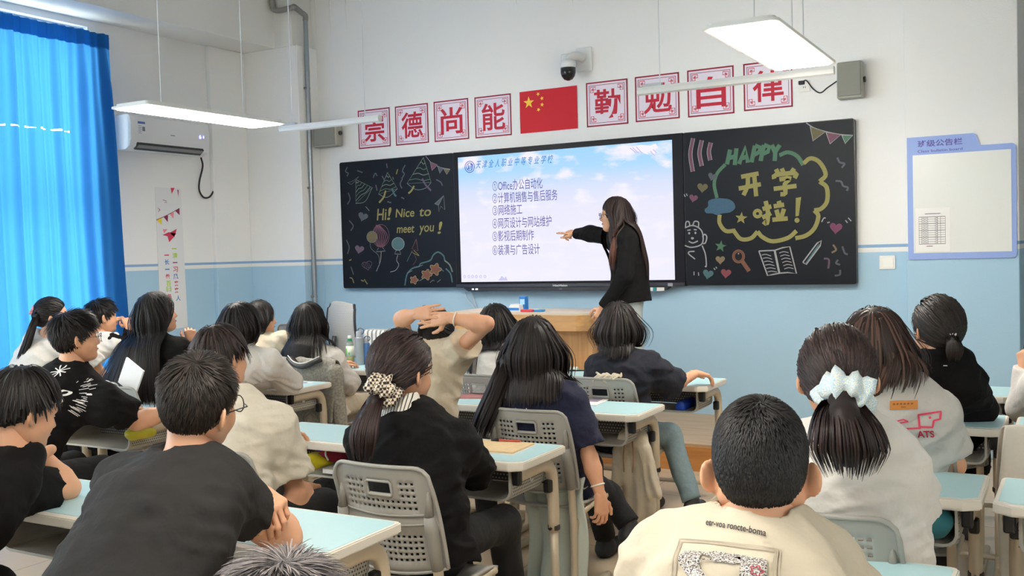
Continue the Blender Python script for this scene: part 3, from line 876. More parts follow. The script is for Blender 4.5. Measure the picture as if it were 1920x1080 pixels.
for P in ([(65, 130), (55, 155), (70, 165), (62, 182)], [(120, 150), (150, 160)], [(210, 190), (222, 165), (232, 180)], [(260, 180), (275, 205)], [(285, 110), (290, 135)], [(320, 185), (325, 200)],
          [(370, 195), (385, 170), (375, 150), (390, 118)], [(65, 340), (80, 310), (70, 275)], [(75, 430), (98, 460), (84, 488)], [(60, 540), (75, 580), (66, 618)], [(85, 690), (100, 735)], [(565, 200), (590, 215), (600, 235)], [(368, 300), (385, 308)], [(290, 325), (312, 330)], [(225, 230), (232, 262)], [(375, 195), (362, 225), (372, 250)]):
    K.line('confetti', 'grey', P, 9)
for P in ([(340, 170), (348, 142)], [(78, 752), (92, 755), (102, 782)], [(142, 765), (155, 772), (160, 762), (178, 788)], [(75, 655), (88, 650)]): K.line('confetti', 'yellow', P, 8, 0)
K.done()

K = Chalk(lambda x, y: xy(1260 + x / 3.1775, 210 + y / 3.1765), brd, 3.1775 * 0.82)
for P in ([(126, 156), (110, 250), (124, 355)], [(178, 168), (164, 245), (178, 322)], [(232, 182), (220, 235), (228, 288)]):
    K.line('curved_bar', 'white', P, 17); 
    K.line('curved_bar', 'pink', P, 12)
for k_, b_ in K.b.items():
    if k_[:2] == ('curved_bar', 'pink'): b_.v = [(v[0], v[1] - 0.0008, v[2]) for v in b_.v]
G = [[(346, 224), (328, 312)], [(384, 216), (374, 316)], [(340, 274), (380, 264)], [(400, 310), (438, 208), (452, 302)], [(412, 276), (450, 266)], [(494, 200), (474, 300)], [(494, 200), (526, 212), (518, 240), (486, 256)],
     [(548, 196), (528, 292)], [(548, 196), (580, 208), (572, 236), (540, 250)], [(594, 196), (614, 238)], [(642, 196), (616, 236), (612, 292)]]
for P in G: K.line('chalk_lettering', 'green', P, 17, 0)
K.line('cloud_outline', 'green', [(640, 258), (690, 240), (745, 262), (782, 316)], 15); K.line('cloud_outline', 'green', [(318, 312), (270, 365), (252, 430), (268, 512)], 14)
for P in ([(784, 306), (826, 276), (880, 300), (916, 372), (880, 414)], [(880, 414), (922, 450), (924, 530), (890, 575), (848, 586)], [(848, 586), (872, 620), (850, 690), (800, 735), (735, 752)],
          [(742, 708), (690, 750), (600, 770), (540, 745), (510, 712)], [(510, 712), (470, 752), (410, 756), (368, 708)], [(378, 706), (320, 708), (284, 662), (284, 612)]): K.line('cloud_outline', 'yellow', P, 16)
S = [[(412, 386), (516, 366)], [(398, 456), (530, 430)], [(452, 382), (450, 440), (426, 496)], [(490, 376), (502, 502)],
     [(620, 340), (632, 366)], [(654, 336), (664, 362)], [(728, 336), (708, 366)], [(610, 398), (616, 376), (736, 364), (730, 394)], [(640, 402), (704, 394), (672, 430), (676, 484), (646, 490)], [(606, 458), (742, 440)],
     [(558, 530), (572, 600), (566, 664), (544, 652)], [(540, 578), (592, 562)], [(538, 630), (590, 602)], [(636, 530), (644, 556)], [(606, 562), (668, 552)], [(622, 582), (636, 632)], [(668, 576), (650, 632)], [(598, 642), (690, 634)]]
for P in S: K.line('chalk_lettering', 'yellow', P, 17, 3)
K.line('chalk_lettering', 'yellow', K.ell(510, 605, 19, 19), 13, 0)
K.fill('chalk_lettering', 'yellow', [(738, 512), (770, 506), (756, 618), (736, 622)]); K.fill('chalk_lettering', 'yellow', K.ell(745, 645, 15, 15)[:-1])
def cstar(x, y, r, c, rot=0): K.fill('star', c, [(x + (r if i % 2 == 0 else r * .42) * math.sin(i * math.pi / 5 + rot), y - (r if i % 2 == 0 else r * .42) * math.cos(i * math.pi / 5 + rot)) for i in range(10)])
cstar(413, 632, 38, 'yellow', .1); cstar(290, 800, 36, 'green', .15)
K.fill('blue_cloud', 'blue', [(195, 580), (215, 562), (218, 530), (255, 516), (300, 514), (345, 522), (372, 545), (375, 575), (345, 598), (300, 604), (270, 614), (240, 604), (205, 602)], 4)
for x, y, r, c, ro in ((240, 385, 28, 'grey', .3), (182, 450, 34, 'olive', .1), (128, 513, 28, 'pink', .2), (288, 880, 30, 'tan', 0), (215, 965, 34, 'teal', .2), (322, 960, 33, 'red', .1), (977, 690, 40, 'magenta', .1)):
    K.fill('heart', c, K.heart(x, y, r, ro))
# a plain little animal waving at the board's edge
K.line('animal_doodle', 'white', [(76, 795), (115, 806), (165, 795), (185, 770), (182, 720), (160, 690), (120, 676), (76, 690)], 5)
for P in ([(80, 686), (85, 655), (102, 655), (106, 680)], [(124, 676), (135, 652), (158, 656), (158, 686)], [(182, 745), (195, 728), (208, 745), (200, 778), (186, 785)], [(180, 795), (200, 850), (205, 915), (196, 920)], [(135, 830), (105, 832), (100, 845), (138, 876)], [(100, 770), (125, 780), (155, 768)], [(92, 705), (112, 702)], [(130, 700), (148, 702)]): K.line('animal_doodle', 'white', P, 5)
for x, y in ((103, 722), (140, 720)): K.fill('animal_doodle', 'white', K.ell(x, y, 6, 7)[:-1])
K.fill('animal_doodle', 'white', K.ell(122, 752, 9, 7)[:-1])
K.line('magnifier', 'brown', K.ell(397, 860, 34, 37), 6, 0); K.line('magnifier', 'brown', K.ell(397, 860, 25, 28), 4, 0); K.line('magnifier', 'brown', [(420, 890), (460, 948)], 16, 0); K.line('magnifier', 'white', [(394, 842), (400, 846)], 5, 0)
K.line('book', 'white', [(518, 828), (560, 826), (612, 824), (660, 808), (702, 802), (742, 962), (690, 956), (640, 960), (600, 968), (570, 974), (518, 828)], 5, 0)
K.line('book', 'white', [(612, 824), (640, 960)], 8, 0)
for i in range(6):
    K.line('book', 'white', [(535 + i * 7, 852 + i * 20), (560 + i * 7, 848 + i * 20), (590 + i * 7, 858 + i * 19)], 3); K.line('book', 'white', [(640 + i * 6, 840 + i * 19), (665 + i * 6, 832 + i * 19), (695 + i * 6, 838 + i * 19)], 3)
K.fill('pencil', 'teal', [(790, 905), (870, 790), (882, 800), (800, 908)]); K.line('pencil', 'white', [(780, 895), (866, 780), (884, 796), (800, 908), (780, 895)], 5, 0); K.line('pencil', 'white', [(866, 780), (890, 766), (884, 796)], 4, 0)
K.line('bunting', 'white', [(800, 65), (850, 97), (920, 118), (1000, 134), (1078, 140)], 4)
for c, T in (('olive', [(824, 86), (915, 118), (840, 172)]), ('pink', [(918, 120), (1008, 135), (942, 190)]), ('green', [(1012, 138), (1076, 140), (1032, 188)])):
    K.fill('bunting', c, T); K.line('bunting', 'white', T + [T[0]], 3, 0)
for c, P in (('grey', [(985, 272), (1000, 300), (1028, 308), (1012, 332)]), ('grey', [(975, 410), (1008, 415), (1020, 440), (1048, 450), (1042, 470)]), ('tan', [(960, 790), (978, 820), (952, 838)]), ('grey', [(1015, 800), (1030, 840), (1048, 848)]),
             ('lilac', [(905, 872), (935, 880), (932, 932)]), ('grey', [(990, 880), (978, 900), (1002, 910)]), ('grey', [(970, 975), (1000, 968), (1002, 940)]), ('white', [(892, 655), (905, 632), (916, 632)]), ('white', [(925, 660), (940, 656)]),
             ('white', [(1034, 645), (1046, 660)]), ('white', [(1050, 630), (1068, 650)]), ('white', [(72, 490), (80, 505)]), ('white', [(86, 486), (92, 500)]), ('white', [(132, 950), (132, 972)]), ('white', [(158, 955), (160, 975)]), ('white', [(250, 930), (258, 940)]), ('white', [(262, 922), (268, 932)])):
    K.line('confetti', c, P, 7 if c != 'white' else 4)
K.done()

# ------------------------------------------------------------------ interactive display between the chalkboards
def slide_mat():
    m = bpy.data.materials.new('slide_glow'); m.use_nodes = True
    nt = m.node_tree; nt.nodes.remove(nt.nodes['Principled BSDF'])
    em = nt.nodes.new('ShaderNodeEmission'); nt.links.new(em.outputs[0], nt.nodes['Material Output'].inputs['Surface'])
    tc = nt.nodes.new('ShaderNodeTexCoord'); s = nt.nodes.new('ShaderNodeSeparateXYZ'); nt.links.new(tc.outputs['Generated'], s.inputs[0])
    r = nt.nodes.new('ShaderNodeValToRGB'); nt.links.new(s.outputs['Z'], r.inputs['Fac'])
    e = r.color_ramp.elements
    e[0].position = 0.0; e[0].color = lin((240, 238, 255)) + (1,)
    e[1].position = 1.0; e[1].color = lin((164, 214, 252)) + (1,)
    for p, c in ((.55, (234, 233, 255)), (.72, (216, 226, 254)), (.86, (176, 218, 252))):
        k = e.new(p); k.color = lin(c) + (1,)
    mp = nt.nodes.new('ShaderNodeMapping'); mp.inputs['Scale'].default_value = (7, 1, 9); nt.links.new(tc.outputs['Generated'], mp.inputs[0])
    n = nt.nodes.new('ShaderNodeTexNoise'); n.inputs['Scale'].default_value = 1.0; n.inputs['Detail'].default_value = 5; nt.links.new(mp.outputs[0], n.inputs['Vector'])
    r2 = nt.nodes.new('ShaderNodeValToRGB'); r2.color_ramp.elements[0].position = .50; r2.color_ramp.elements[1].position = .64
    nt.links.new(n.outputs['Fac'], r2.inputs['Fac'])
    mx = nt.nodes.new('ShaderNodeMix'); mx.data_type = 'RGBA'; nt.links.new(r2.outputs['Color'], mx.inputs['Factor']); nt.links.new(r.outputs['Color'], mx.inputs['A'])
    mx.inputs['B'].default_value = lin((243, 240, 255)) + (1,)
    nt.links.new(mx.outputs['Result'], em.inputs['Color']); em.inputs['Strength'].default_value = 0.80
    return m
def display():
    M_k = mat('display_black', (20, 20, 27), 0.5, spec=0.2)
    z0 = xy(1060, 545)[1]; zt = BZ1
    zs = xy(1060, 538)[1]
    m = MB()
    m.prism([(BX1, zs), (BX2, zs), (BX2, zt), (BX1, zt)], YB - 0.004, YWALL - 0.006, 'Y')
    d = m.build('interactive_display', M_k)
    m = MB(); xa, xb = xy(872, 538)[0], xy(1256, 538)[0]; xc, xd = xy(881, 545)[0], xy(1248, 545)[0]
    m.prism([(xc, z0), (xd, z0), (xb, zs), (xa, zs)], YB - 0.03, YWALL - 0.01, 'Y'); tr = m.build('port_strip', mat('strip_black', (32, 32, 38), 0.35), d)
    MB().box(((BX1 + BX2) / 2, YB - 0.012, zs + 0.016), (BX2 - BX1, 0.02, 0.03), 0.003).build('lower_bezel', mat('bezel_dark', (44, 42, 52), 0.3), d)
    for px, w in ((890, .02), (897, .026)): p = xy(px, 542); MB().box((p[0], YB - 0.031, p[1]), (w, 0.003, 0.014)).build('status_light', mat('status_white', (240, 240, 245), 0.4, emit=1.0), tr)
    for px0, px1, c in ((1222, 1227, (215, 220, 222)), (1227, 1233, (40, 130, 140)), (1234, 1248, (225, 225, 222))):
        p, q = xy(px0, 542), xy(px1, 542); MB().box(((p[0] + q[0]) / 2, YB - 0.031, p[1]), (q[0] - p[0], 0.003, 0.030)).build('port_label', mat('port_label_%d' % px0, c, 0.4), tr)
    p, q = xy(1254, 533.5), xy(1263, 533.5); MB().box(((p[0] + q[0]) / 2, YB - 0.023, p[1]), (q[0] - p[0], 0.003, 0.028)).build('rating_label', mat('label_grey', (150, 148, 156), 0.4), d)
    m = MB(); a, b = xy(1039, 537), xy(1066, 533); wall_text(m, 'HiteVision', a[0], a[1], b[0], b[1], YB - 0.0225, 0.02); m.build('nameplate', mat('nameplate_white', (225, 225, 230), 0.4), d)
    m = MB(); a = xy(1054, 541.5); m.box((a[0], YB - 0.031, a[1]), (0.03, 0.002, 0.012)).build('port', mat('port_grey', (90, 90, 98), 0.4), tr)
    # lit slide
    c = [xy(859.2, 296), xy(1260.2, 261.7), xy(1266, 525.4), xy(865.9, 528.1)]
    x0, x1, s0, s1 = (c[0][0] + c[3][0]) / 2, (c[1][0] + c[2][0]) / 2, (c[2][1] + c[3][1]) / 2, (c[0][1] + c[1][1]) / 2
    sl = MB().box(((x0 + x1) / 2, YB - 0.005, (s0 + s1) / 2), (x1 - x0, 0.004, s1 - s0)).build('screen', slide_mat(), d)
    ys = YB - 0.007
    def em(n, rgb):
        m = mat('slide_' + n, rgb, 0.5, emit=0.80, spec=0.0)
        nodes_of(m)[1].inputs['Base Color'].default_value = (0, 0, 0, 1)
        return m
    for i, (t, xr, y0, y1) in enumerate((('①Office办公自动化', 1018, 359, 341), ('②计算机销售与售后服务', 1046, 382, 362), ('③网络施工', 980, 404.5, 390), ('④网页设计与网站维护', 1035, 429, 411), ('⑤影视后期制作', 1002, 453, 438), ('⑥装潢与广告设计', 1013, 479, 464))):
        m = MB(); a, b = xy(924.5, y0), xy(xr, (y0 + y1) / 2)
        hgt = 0.098
        wall_text(m, t, a[0], a[1], b[0], a[1] + hgt, ys, 0.002, 0.0008)
        m.build('slide_line', em('ink', (104, 98, 164)), sl)
    m = MB(); a, b = xy(893, 320), xy(1038, 297)
    wall_text(m, ' '.join('天津全人职业中等专业学校'), a[0], a[1] + 0.018, b[0], a[1] + 0.092, ys, 0.004, 0.0008, 0.3); m.build('school_name', em('title', (58, 132, 208)), sl)
    m = MB(); p = xy(881.5, 313); R = 0.052
    ring = [(p[0] + R * math.cos(a), p[1] + R * math.sin(a)) for a in np.linspace(0, 2 * math.pi, 25)]
    m.ribbon(ring, 0.006, ys); ring2 = [(p[0] + .036 * math.cos(a), p[1] + .036 * math.sin(a)) for a in np.linspace(0, 2 * math.pi, 25)]; m.ribbon(ring2, 0.005, ys)
    m.ribbon([(p[0] - .016, p[1] + .024), (p[0] - .012, p[1] - .012), (p[0] - .028, p[1] - .02)], 0.007, ys, 0.0012, 3); m.ribbon([(p[0] - .01, p[1] - .026), (p[0] + .006, p[1] + .012), (p[0] + .02, p[1] - .026)], 0.007, ys, 0.0012, 0); m.ribbon([(p[0] + .008, p[1] + .022), (p[0] + .024, p[1] + .02), (p[0] + .022, p[1] - .008)], 0.009, ys, 0.0012, 3)
    m.build('school_emblem', em('emblem', (70, 72, 190)), sl)
    m = MB()
    for px in (872, 880, 887, 894, 902, 910): q = xy(px, 518.5); m.ribbon([(q[0] + .012 * math.cos(a), q[1] + .012 * math.sin(a)) for a in np.linspace(0, 2 * math.pi, 9)], 0.006, ys)
    m.build('control_icon', em('icons', (200, 192, 240)), sl)
    # pale bird near the upper corner, small mark at the lower edge
    m = MB(); f3 = lambda x, y: xy(630 + x / 3, 270 + y / 3)
    for P in ([(1655, 18), (1720, 5), (1770, 10), (1800, -2), (1815, 20), (1790, 40), (1740, 45), (1700, 40)], [(1700, 35), (1740, 20), (1760, 60), (1735, 52)], [(1770, 20), (1800, 30), (1792, 65), (1776, 50)]): m.poly([f3(*p) for p in P], ys)
    m.build('slide_bird', em('bird', (246, 242, 255)), sl)
    m = MB()
    for P in ([(1655, 22), (1690, 50)], [(1670, 20), (1705, 52)], [(1690, 16), (1725, 52)], [(1770, 40), (1795, 66)], [(1785, 30), (1805, 50)]): m.ribbon([f3(*p) for p in P], 0.008, ys, 0.0016)
    m.build('bird_feather', em('feather', (206, 194, 232)), sl)
    m = MB(); m.poly([f3(*p) for p in ((915, 768), (935, 742), (950, 755), (958, 745), (968, 768))], ys); m.build('slide_hill', em('hill', (206, 202, 240)), sl)
    tag(d, 'large interactive display showing a bright slide between the chalkboards', 'display')
    for k, P in enumerate((((872, 547), (876, 560), (888, 575), (893, 585)), ((884, 547), (888, 560), (892, 572), (896, 584)))):
        m = MB(); m.tube(catmull([PY(x, y, YWALL - 0.02) for x, y in P], 5), 0.005, 6)
        tag(m.build('display_cable', mat('cable_white', (200, 208, 215), 0.5), None, True), ('thin white cable hanging below the left end of the display', 'thin white cable, the right of two below the display')[k], 'cable', 'cables below the display')
display()
# ------------------------------------------------------------------ desks and chairs
M_edge = mat('desk_edge', (222, 216, 204), 0.45)
M_top = mat('desk_blue', (178, 214, 220), 0.38, noise=0.03, nscale=60)
M_tube = mat('tube_beige', (196, 182, 158), 0.38, metal=0.15)
M_tray = mat('tray_grey', (172, 168, 158), 0.5)
M_perf = holes('tray_perforated', (172, 168, 158), (52, 50, 48), 0.013, 0.27)
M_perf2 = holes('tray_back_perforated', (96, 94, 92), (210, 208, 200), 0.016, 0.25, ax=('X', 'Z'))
M_cap = mat('cap_black', (22, 22, 24), 0.45)
M_ring = mat('collar_black', (40, 36, 34), 0.45)
DW, DD, DH = 0.74, 0.42, 0.76
def make_desk():
    e = empty('school_desk')
    w, d = DW / 2, DD / 2
    def outline(i, near=0.0):
        r = 0.018
        return [(-w + .055, -d + i + near), (w - .055, -d + i + near), (w - i, -d + .032 + i + near)] + \
               [(w - i - r + r * math.cos(a), d - i - r + r * math.sin(a)) for a in np.linspace(0, math.pi / 2, 4)] + \
               [(-w + i + r - r * math.sin(a), d - i - r + r * math.cos(a)) for a in np.linspace(0, math.pi / 2, 4)] + [(-w + i, -d + .032 + i + near)]
    m = MB(); m.prism(outline(0.006), DH - 0.034, DH - 0.028); m.prism(outline(0.0), DH - 0.028, DH - 0.004); m.prism(outline(0.004), DH - 0.004, DH)
    auto_smooth(m.build('desktop', M_edge, e), 30)
    m = MB(); m.prism(outline(0.014, 0.022), DH - 0.001, DH + 0.0012); m.build('blue_surface', M_top, e)
    for s in (-1, 1):
        x = s * 0.325
        p = catmull([(x, -0.135, 0.700), (x, -0.02, 0.700), (x, 0.085, 0.698), (x, 0.140, 0.665), (x, 0.158, 0.58), (x, 0.160, 0.40)], 4)
        m = MB(); m.tube(p, 0.023, 12, flat=1.25); lg = m.build('leg', M_tube, e, True)
        m = MB(); m.tube([(x, 0.160, 0.42), (x, 0.160, 0.03)], 0.018, 12); m.build('lower_leg', M_tube, lg, True)
        m = MB(); m.lathe([(0.024, -0.012), (0.027, -0.008), (0.027, 0.008), (0.024, 0.012)], (x, 0.160, 0.415), 14); m.tube([(x, 0.14, 0.415), (x, 0.12, 0.415)], 0.006, 6); m.build('collar', M_ring, lg)
        m = MB(); m.tube(catmull([(x, 0.162, 0.10), (x, 0.150, 0.035), (x, 0.08, 0.022), (x, -0.20, 0.022)], 5), 0.020, 10); m.build('foot', M_tube, e, True)
        m = MB(); m.box((x, -0.150, 0.692), (0.036, 0.030, 0.062), 0.008); m.build('end_cap', M_cap, e)
        m = MB(); m.box((x, 0.115, 0.600), (0.034, 0.034, 0.055), 0.008); m.build('tray_clamp', M_cap, e)
    m = MB(); m.tube([(-0.325, 0.165, 0.09), (0.325, 0.165, 0.09)], 0.014, 8); m.build('crossbar', M_tube, e, True)
    bx = 0.288
    def U(o):
        r = 0.035
        return [(-bx - o, 0.725), (-bx - o, 0.60 + r - o)] + [(-bx + r - (r + o) * math.cos(a), 0.60 + r - (r + o) * math.sin(a)) for a in np.linspace(0.2, math.pi / 2, 4)] + \
               [(bx - r + (r + o) * math.sin(a), 0.60 + r - (r + o) * math.cos(a)) for a in np.linspace(0, math.pi / 2 - .2, 4)] + [(bx + o, 0.60 + r - o), (bx + o, 0.725)]
    o, i = U(0.010), U(0.0)
    n = len(o); V, F = [], []
    for y in (-0.155, 0.125):
        V += [(p[0], y, p[1]) for p in o] + [(p[0], y, p[1]) for p in i]
    for k in range(n - 1):
        F += [(k, k + 1, 2 * n + k + 1, 2 * n + k), (n + k + 1, n + k, 3 * n + k, 3 * n + k + 1), (k + 1, k, n + k, n + k + 1), (2 * n + k, 2 * n + k + 1, 3 * n + k + 1, 3 * n + k)]
    bb = link_mesh('book_tray', V, F, M_tray, e)
    for s in (-1, 1):
        MB().box((s * (bx + 0.0108), -0.015, 0.668), (0.003, 0.25, 0.105)).build('perforated_side', M_perf, bb)
        m = MB(); m.tube(catmull([(s * (bx + .012), -0.03, .69), (s * (bx + .03), -0.03, .675), (s * (bx + .034), -0.03, .655), (s * (bx + .045), -0.03, .665)], 4), 0.0035, 6); m.build('bag_hook', mat('hook_white', (215, 212, 205), 0.4), bb, True)
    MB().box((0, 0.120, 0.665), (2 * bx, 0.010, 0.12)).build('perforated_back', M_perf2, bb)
    return e
desk0 = make_desk()

M_chair = mat('chair_grey', (152, 149, 142), 0.5)
M_chair2 = mat('chair_sleeve', (136, 133, 126), 0.5)
BH, BW = 0.385, 0.215
def back_pt(u, v):
    """surface of the backrest: u -1..1 across, v 0..1 upwards"""
    hw = BW * (1.0 - 0.055 * v) 
    c = max(0.0, abs(u) - 0.72) / 0.28
    z = 0.495 + BH * v - 0.055 * (1 - math.sqrt(max(0.0, 1 - c * c))) * v ** 3 + 0.03 * (1 - v) ** 2 * (1 - (1 - min(1, abs(u)) ** 2))
    y = -0.195 - 0.075 * v + 0.03 * v * (1 - v) - 0.035 * (1 - u * u)
    return (u * hw, y, z)
def make_chair():
    e = empty('school_chair')
    us = [-1.0, -0.95, -0.78]
    x = -0.70; k = 0
    while x < 0.70 - 1e-6:
        us.append(round(x, 4)); x += 0.062 if k % 2 == 0 else 0.038; k += 1
    us = sorted(set(us + [0.70, 0.78, 0.95, 1.0]))
    vs = [0, 0.06]
    def band(a, b, n):
        h = (b - a) / (2 * n - 1)
        return [a + h * q for q in range(2 * n)]
    low, up = band(0.11, 0.36, 5), band(0.60, 0.86, 5)
    vs = sorted(set([0, 0.06] + [round(q, 4) for q in low] + [0.40, 0.44, 0.50, 0.54] + [round(q, 4) for q in up] + [0.90, 0.95, 1.0]))
    idx = {}
    V, F = [], []
    for j, v in enumerate(vs):
        for i, u in enumerate(us):
            p = back_pt(u, v)
            if v in (0.44, 0.50): p = (p[0], p[1] - 0.006, p[2])
            idx[(i, j)] = len(V); V.append(p)
    inb = lambda v, B: any(abs(v - round(q, 4)) < 1e-6 for q in B[0::2])
    ulist = [u for u in us if -0.7001 <= u <= 0.7001]
    slot_u = set(round(u, 4) for u in ulist[0:-1:2])
    for j in range(len(vs) - 1):
        vm = (vs[j] + vs[j + 1]) / 2
        for i in range(len(us) - 1):
            um = (us[i] + us[i + 1]) / 2
            hole = False
            if abs(um) < 0.70 and round(us[i], 4) in slot_u:
                if inb(vs[j], low) and vs[j] < low[-1] - 1e-4: hole = True
                if inb(vs[j], up) and vs[j] < up[-1] - 1e-4 and not (abs(um) < 0.36 and vm > 0.70): hole = True
            if abs(um) < 0.24 and 0.74 < vm < 0.85: hole = True
            if not hole: F.append((idx[(i, j)], idx[(i + 1, j)], idx[(i + 1, j + 1)], idx[(i, j + 1)]))
    b = link_mesh('backrest', V, F, M_chair, e, True)
    so = b.modifiers.new('thickness', 'SOLIDIFY'); so.thickness = 0.007; so.offset = -1
    # rim, handle surround and two ribs
    m = MB()
    rim = [back_pt(-1, v) for v in np.linspace(0, 1, 12)] + [back_pt(u, 1) for u in np.linspace(-0.96, 0.96, 24)] + [back_pt(1, v) for v in np.linspace(1, 0, 12)]
    m.tube(rim, 0.0075, 8); m.tube([back_pt(u, 0) for u in np.linspace(-1, 1, 16)], 0.006, 6)
    m.build('rim', M_chair, b, True)
    m = MB(); hp = [back_pt(u, v) for u, v in ((-.25, .74), (-.25, .845), (-.22, .86), (.22, .86), (.25, .845), (.25, .74), (.22, .725), (-.22, .725))]
    m.tube(hp, 0.0055, 6, closed=True); m.build('handle_surround', M_chair, b, True)
    for v in (0.455, 0.545):
        m = MB(); m.tube([(p[0], p[1] - 0.006, p[2]) for p in (back_pt(u, v + .03 * u * u) for u in np.linspace(-.78, .78, 16))], 0.004, 6); m.build('rib', M_chair, b, True)
    for s in (-1, 1):
        q = [back_pt(s * .88, v) for v in (0.02, 0.2, 0.42, 0.56)]
        m = MB(); m.tube([(p[0], p[1] - 0.016, p[2]) for p in q], [.020, .023, .023, .019], 12, flat=1.1); sl = m.build('frame_sleeve', M_chair2, e, True)
        m = MB(); m.tube([(q[3][0], q[3][1] - .016, q[3][2]), (q[3][0], q[3][1] - .012, q[3][2] + .11)], [.017, .005], 10); m.build('sleeve_groove', M_chair2, sl, True)
        x = s * 0.186
        m = MB(); m.tube(catmull([(x, -0.216, 0.53), (x, -0.205, 0.44), (x, -0.20, 0.30), (x, -0.205, 0.05)], 5), 0.0165, 10, flat=1.2); m.build('leg', M_tube, e, True)
        m = MB(); m.tube(catmull([(x, -0.24, 0.022), (x, -0.1, 0.020), (x, 0.1, 0.020), (x, 0.17, 0.022)], 3), 0.018, 10); m.build('foot', M_tube, e, True)
        m = MB(); m.tube(catmull([(x, -0.205, 0.30), (x, -0.15, 0.375), (x, 0.0, 0.405), (x, 0.16, 0.41)], 5), 0.015, 10); m.build('seat_rail', M_tube, e, True)
    n = 14; V, F = [], []
    for j in range(n + 1):
        for i in range(n + 1):
            u, v = -1 + 2 * i / n, j / n
            hw = 0.195 * (1 - 0.10 * max(0, .25 - v) / .25) * (1 - 0.06 * max(0, v - .8) / .2)
            z = 0.432 + 0.012 * u * u - 0.03 * max(0, v - .75) ** 2 / .0625 * 0.8 - 0.008 * math.sin(v * 3)
            V.append((u * hw, -0.20 + 0.39 * v, z))
    for j in range(n):
        for i in range(n): F.append((j * (n + 1) + i, j * (n + 1) + i + 1, (j + 1) * (n + 1) + i + 1, (j + 1) * (n + 1) + i))
    s = link_mesh('seat', V, F, M_chair, e, True)
    so = s.modifiers.new('thickness', 'SOLIDIFY'); so.thickness = 0.012; so.offset = -1
    return e
chair0 = make_chair()

_first = {'d': True, 'c': True}
def desk(x, y, label, rz=0.0, z=0.0):
    o = desk0 if _first['d'] else copy_tree(desk0); _first['d'] = False
    o.location = (x, y, z); o.rotation_euler = (0, 0, rz)
    return tag(o, label, 'desk', 'light blue school desks')
def chair(x, y, label, rz=0.0):
    o = chair0 if _first['c'] else copy_tree(chair0); _first['c'] = False
    o.location = (x, y, 0); o.rotation_euler = (0, 0, rz)
    return tag(o, label, 'chair', 'grey plastic school chairs')

AR, AL, DR, DL, BR_, CR = -2.24, -3.03, -4.64, -5.43, -0.61, 0.165
desk(AR + .06, 2.28, 'blue desk under the bare arm of the man in charcoal T-shirt')
desk(AR, 3.56, 'blue desk with brown notebook and pen, in front of black jacket girl')
desk(AR, 4.76, 'blue desk with white papers, in front of the girl in navy T-shirt')
desk(AR, 5.86, 'blue desk nearest the podium, under the outstretched arm, blue bottle in its tray')
desk(AL + .04, 2.28, 'blue desk under the elbow of the boy resting his chin on his hand')
desk(AL, 3.62, 'blue desk with yellow and red bags in its tray, beside the black jacket girl')
desk(AL, 4.78, 'blue desk with a pink-covered booklet, behind the girl with hands on her head')
desk(AL, 6.02, 'blue desk with white pencil case and black pen near the podium')
desk(DR, 3.70, 'blue desk with yellow bag in its tray, in front of boy with printed black T-shirt')
desk(DR, 4.92, 'blue desk under the grey-white sleeve, with a small dark card on it')
desk(DR, 5.92, 'blue desk carrying the green-capped drink bottle')
desk(DL, 4.92, 'blue desk under the elbow of the girl in white vest')
desk(DL, 3.70, 'blue desk near the curtain, behind the ponytail girl in white')
desk(BR_, 2.50, 'blue desk at the bottom edge, in front of crew cut boy in printed cream T-shirt')
desk(BR_, 3.62, 'blue desk with teal bag in its tray, beside the girl with blue scrunchie')
desk(BR_, 4.96, 'blue desk in front of the girl in grey printed T-shirt')
desk(BR_, 5.96, 'blue desk in front of the girl in black jacket with short ponytail')
desk(CR, 3.60, 'blue desk at the right edge, in front of the chair with draped jacket', -0.02)
desk(CR, 4.94, 'blue desk at the right edge, ahead of the chair with draped jacket', -0.01)
chair(AR + 0.19, 2.97, 'grey chair of the girl in black jacket, fully seen from behind', 0.0)
chair(AR + 0.11, 4.17, 'grey chair of the girl in navy T-shirt, mint jacket hanging on it')
chair(AR - 0.02, 5.27, 'grey chair behind the student whose arm lies along the desk')
chair(AL + 0.03, 5.20, 'grey chair of the long-haired girl in white nearest the podium')
chair(AL + 0.23, 2.93, 'grey chair behind the bowl-cut boy in cream T-shirt')
chair(DL + 0.62, 4.10, 'grey chair with striped cloth over it, behind the long-haired girl in black')
chair(DR + 0.08, 5.50, 'grey chair draped with tweed jacket, under the girl in pale sweater')
chair(DL - 0.35, 2.72, 'grey chair back at the far left edge before the curtain')
chair(-5.98, 6.95, 'empty grey chair back standing on the platform by the corner pillar', 0.15).scale = (1, 1, .93)
[o for o in bpy.data.objects if o.get('label', '').startswith('empty grey chair back')][0].location.z = PLAT_Z - .002
chair(BR_ + 0.03, 2.93, 'grey chair of the girl with blue scrunchie, behind crew cut boy')
chair(BR_ + 0.05, 4.10, 'grey chair of the girl in grey printed T-shirt')
chair(BR_ + 0.06, 5.34, 'grey chair of the short ponytail girl in black jacket')
chair(.02, 4.36, 'grey chair at the right edge covered by a pale jacket')
chair(AL + 0.25, 1.62, 'grey chair at the lower left corner beside the charcoal T-shirt')
chair(-2.02, 1.56, 'grey chair under the man in charcoal T-shirt')
chair(-.50, 1.60, 'grey chair under the crew cut boy in cream T-shirt')
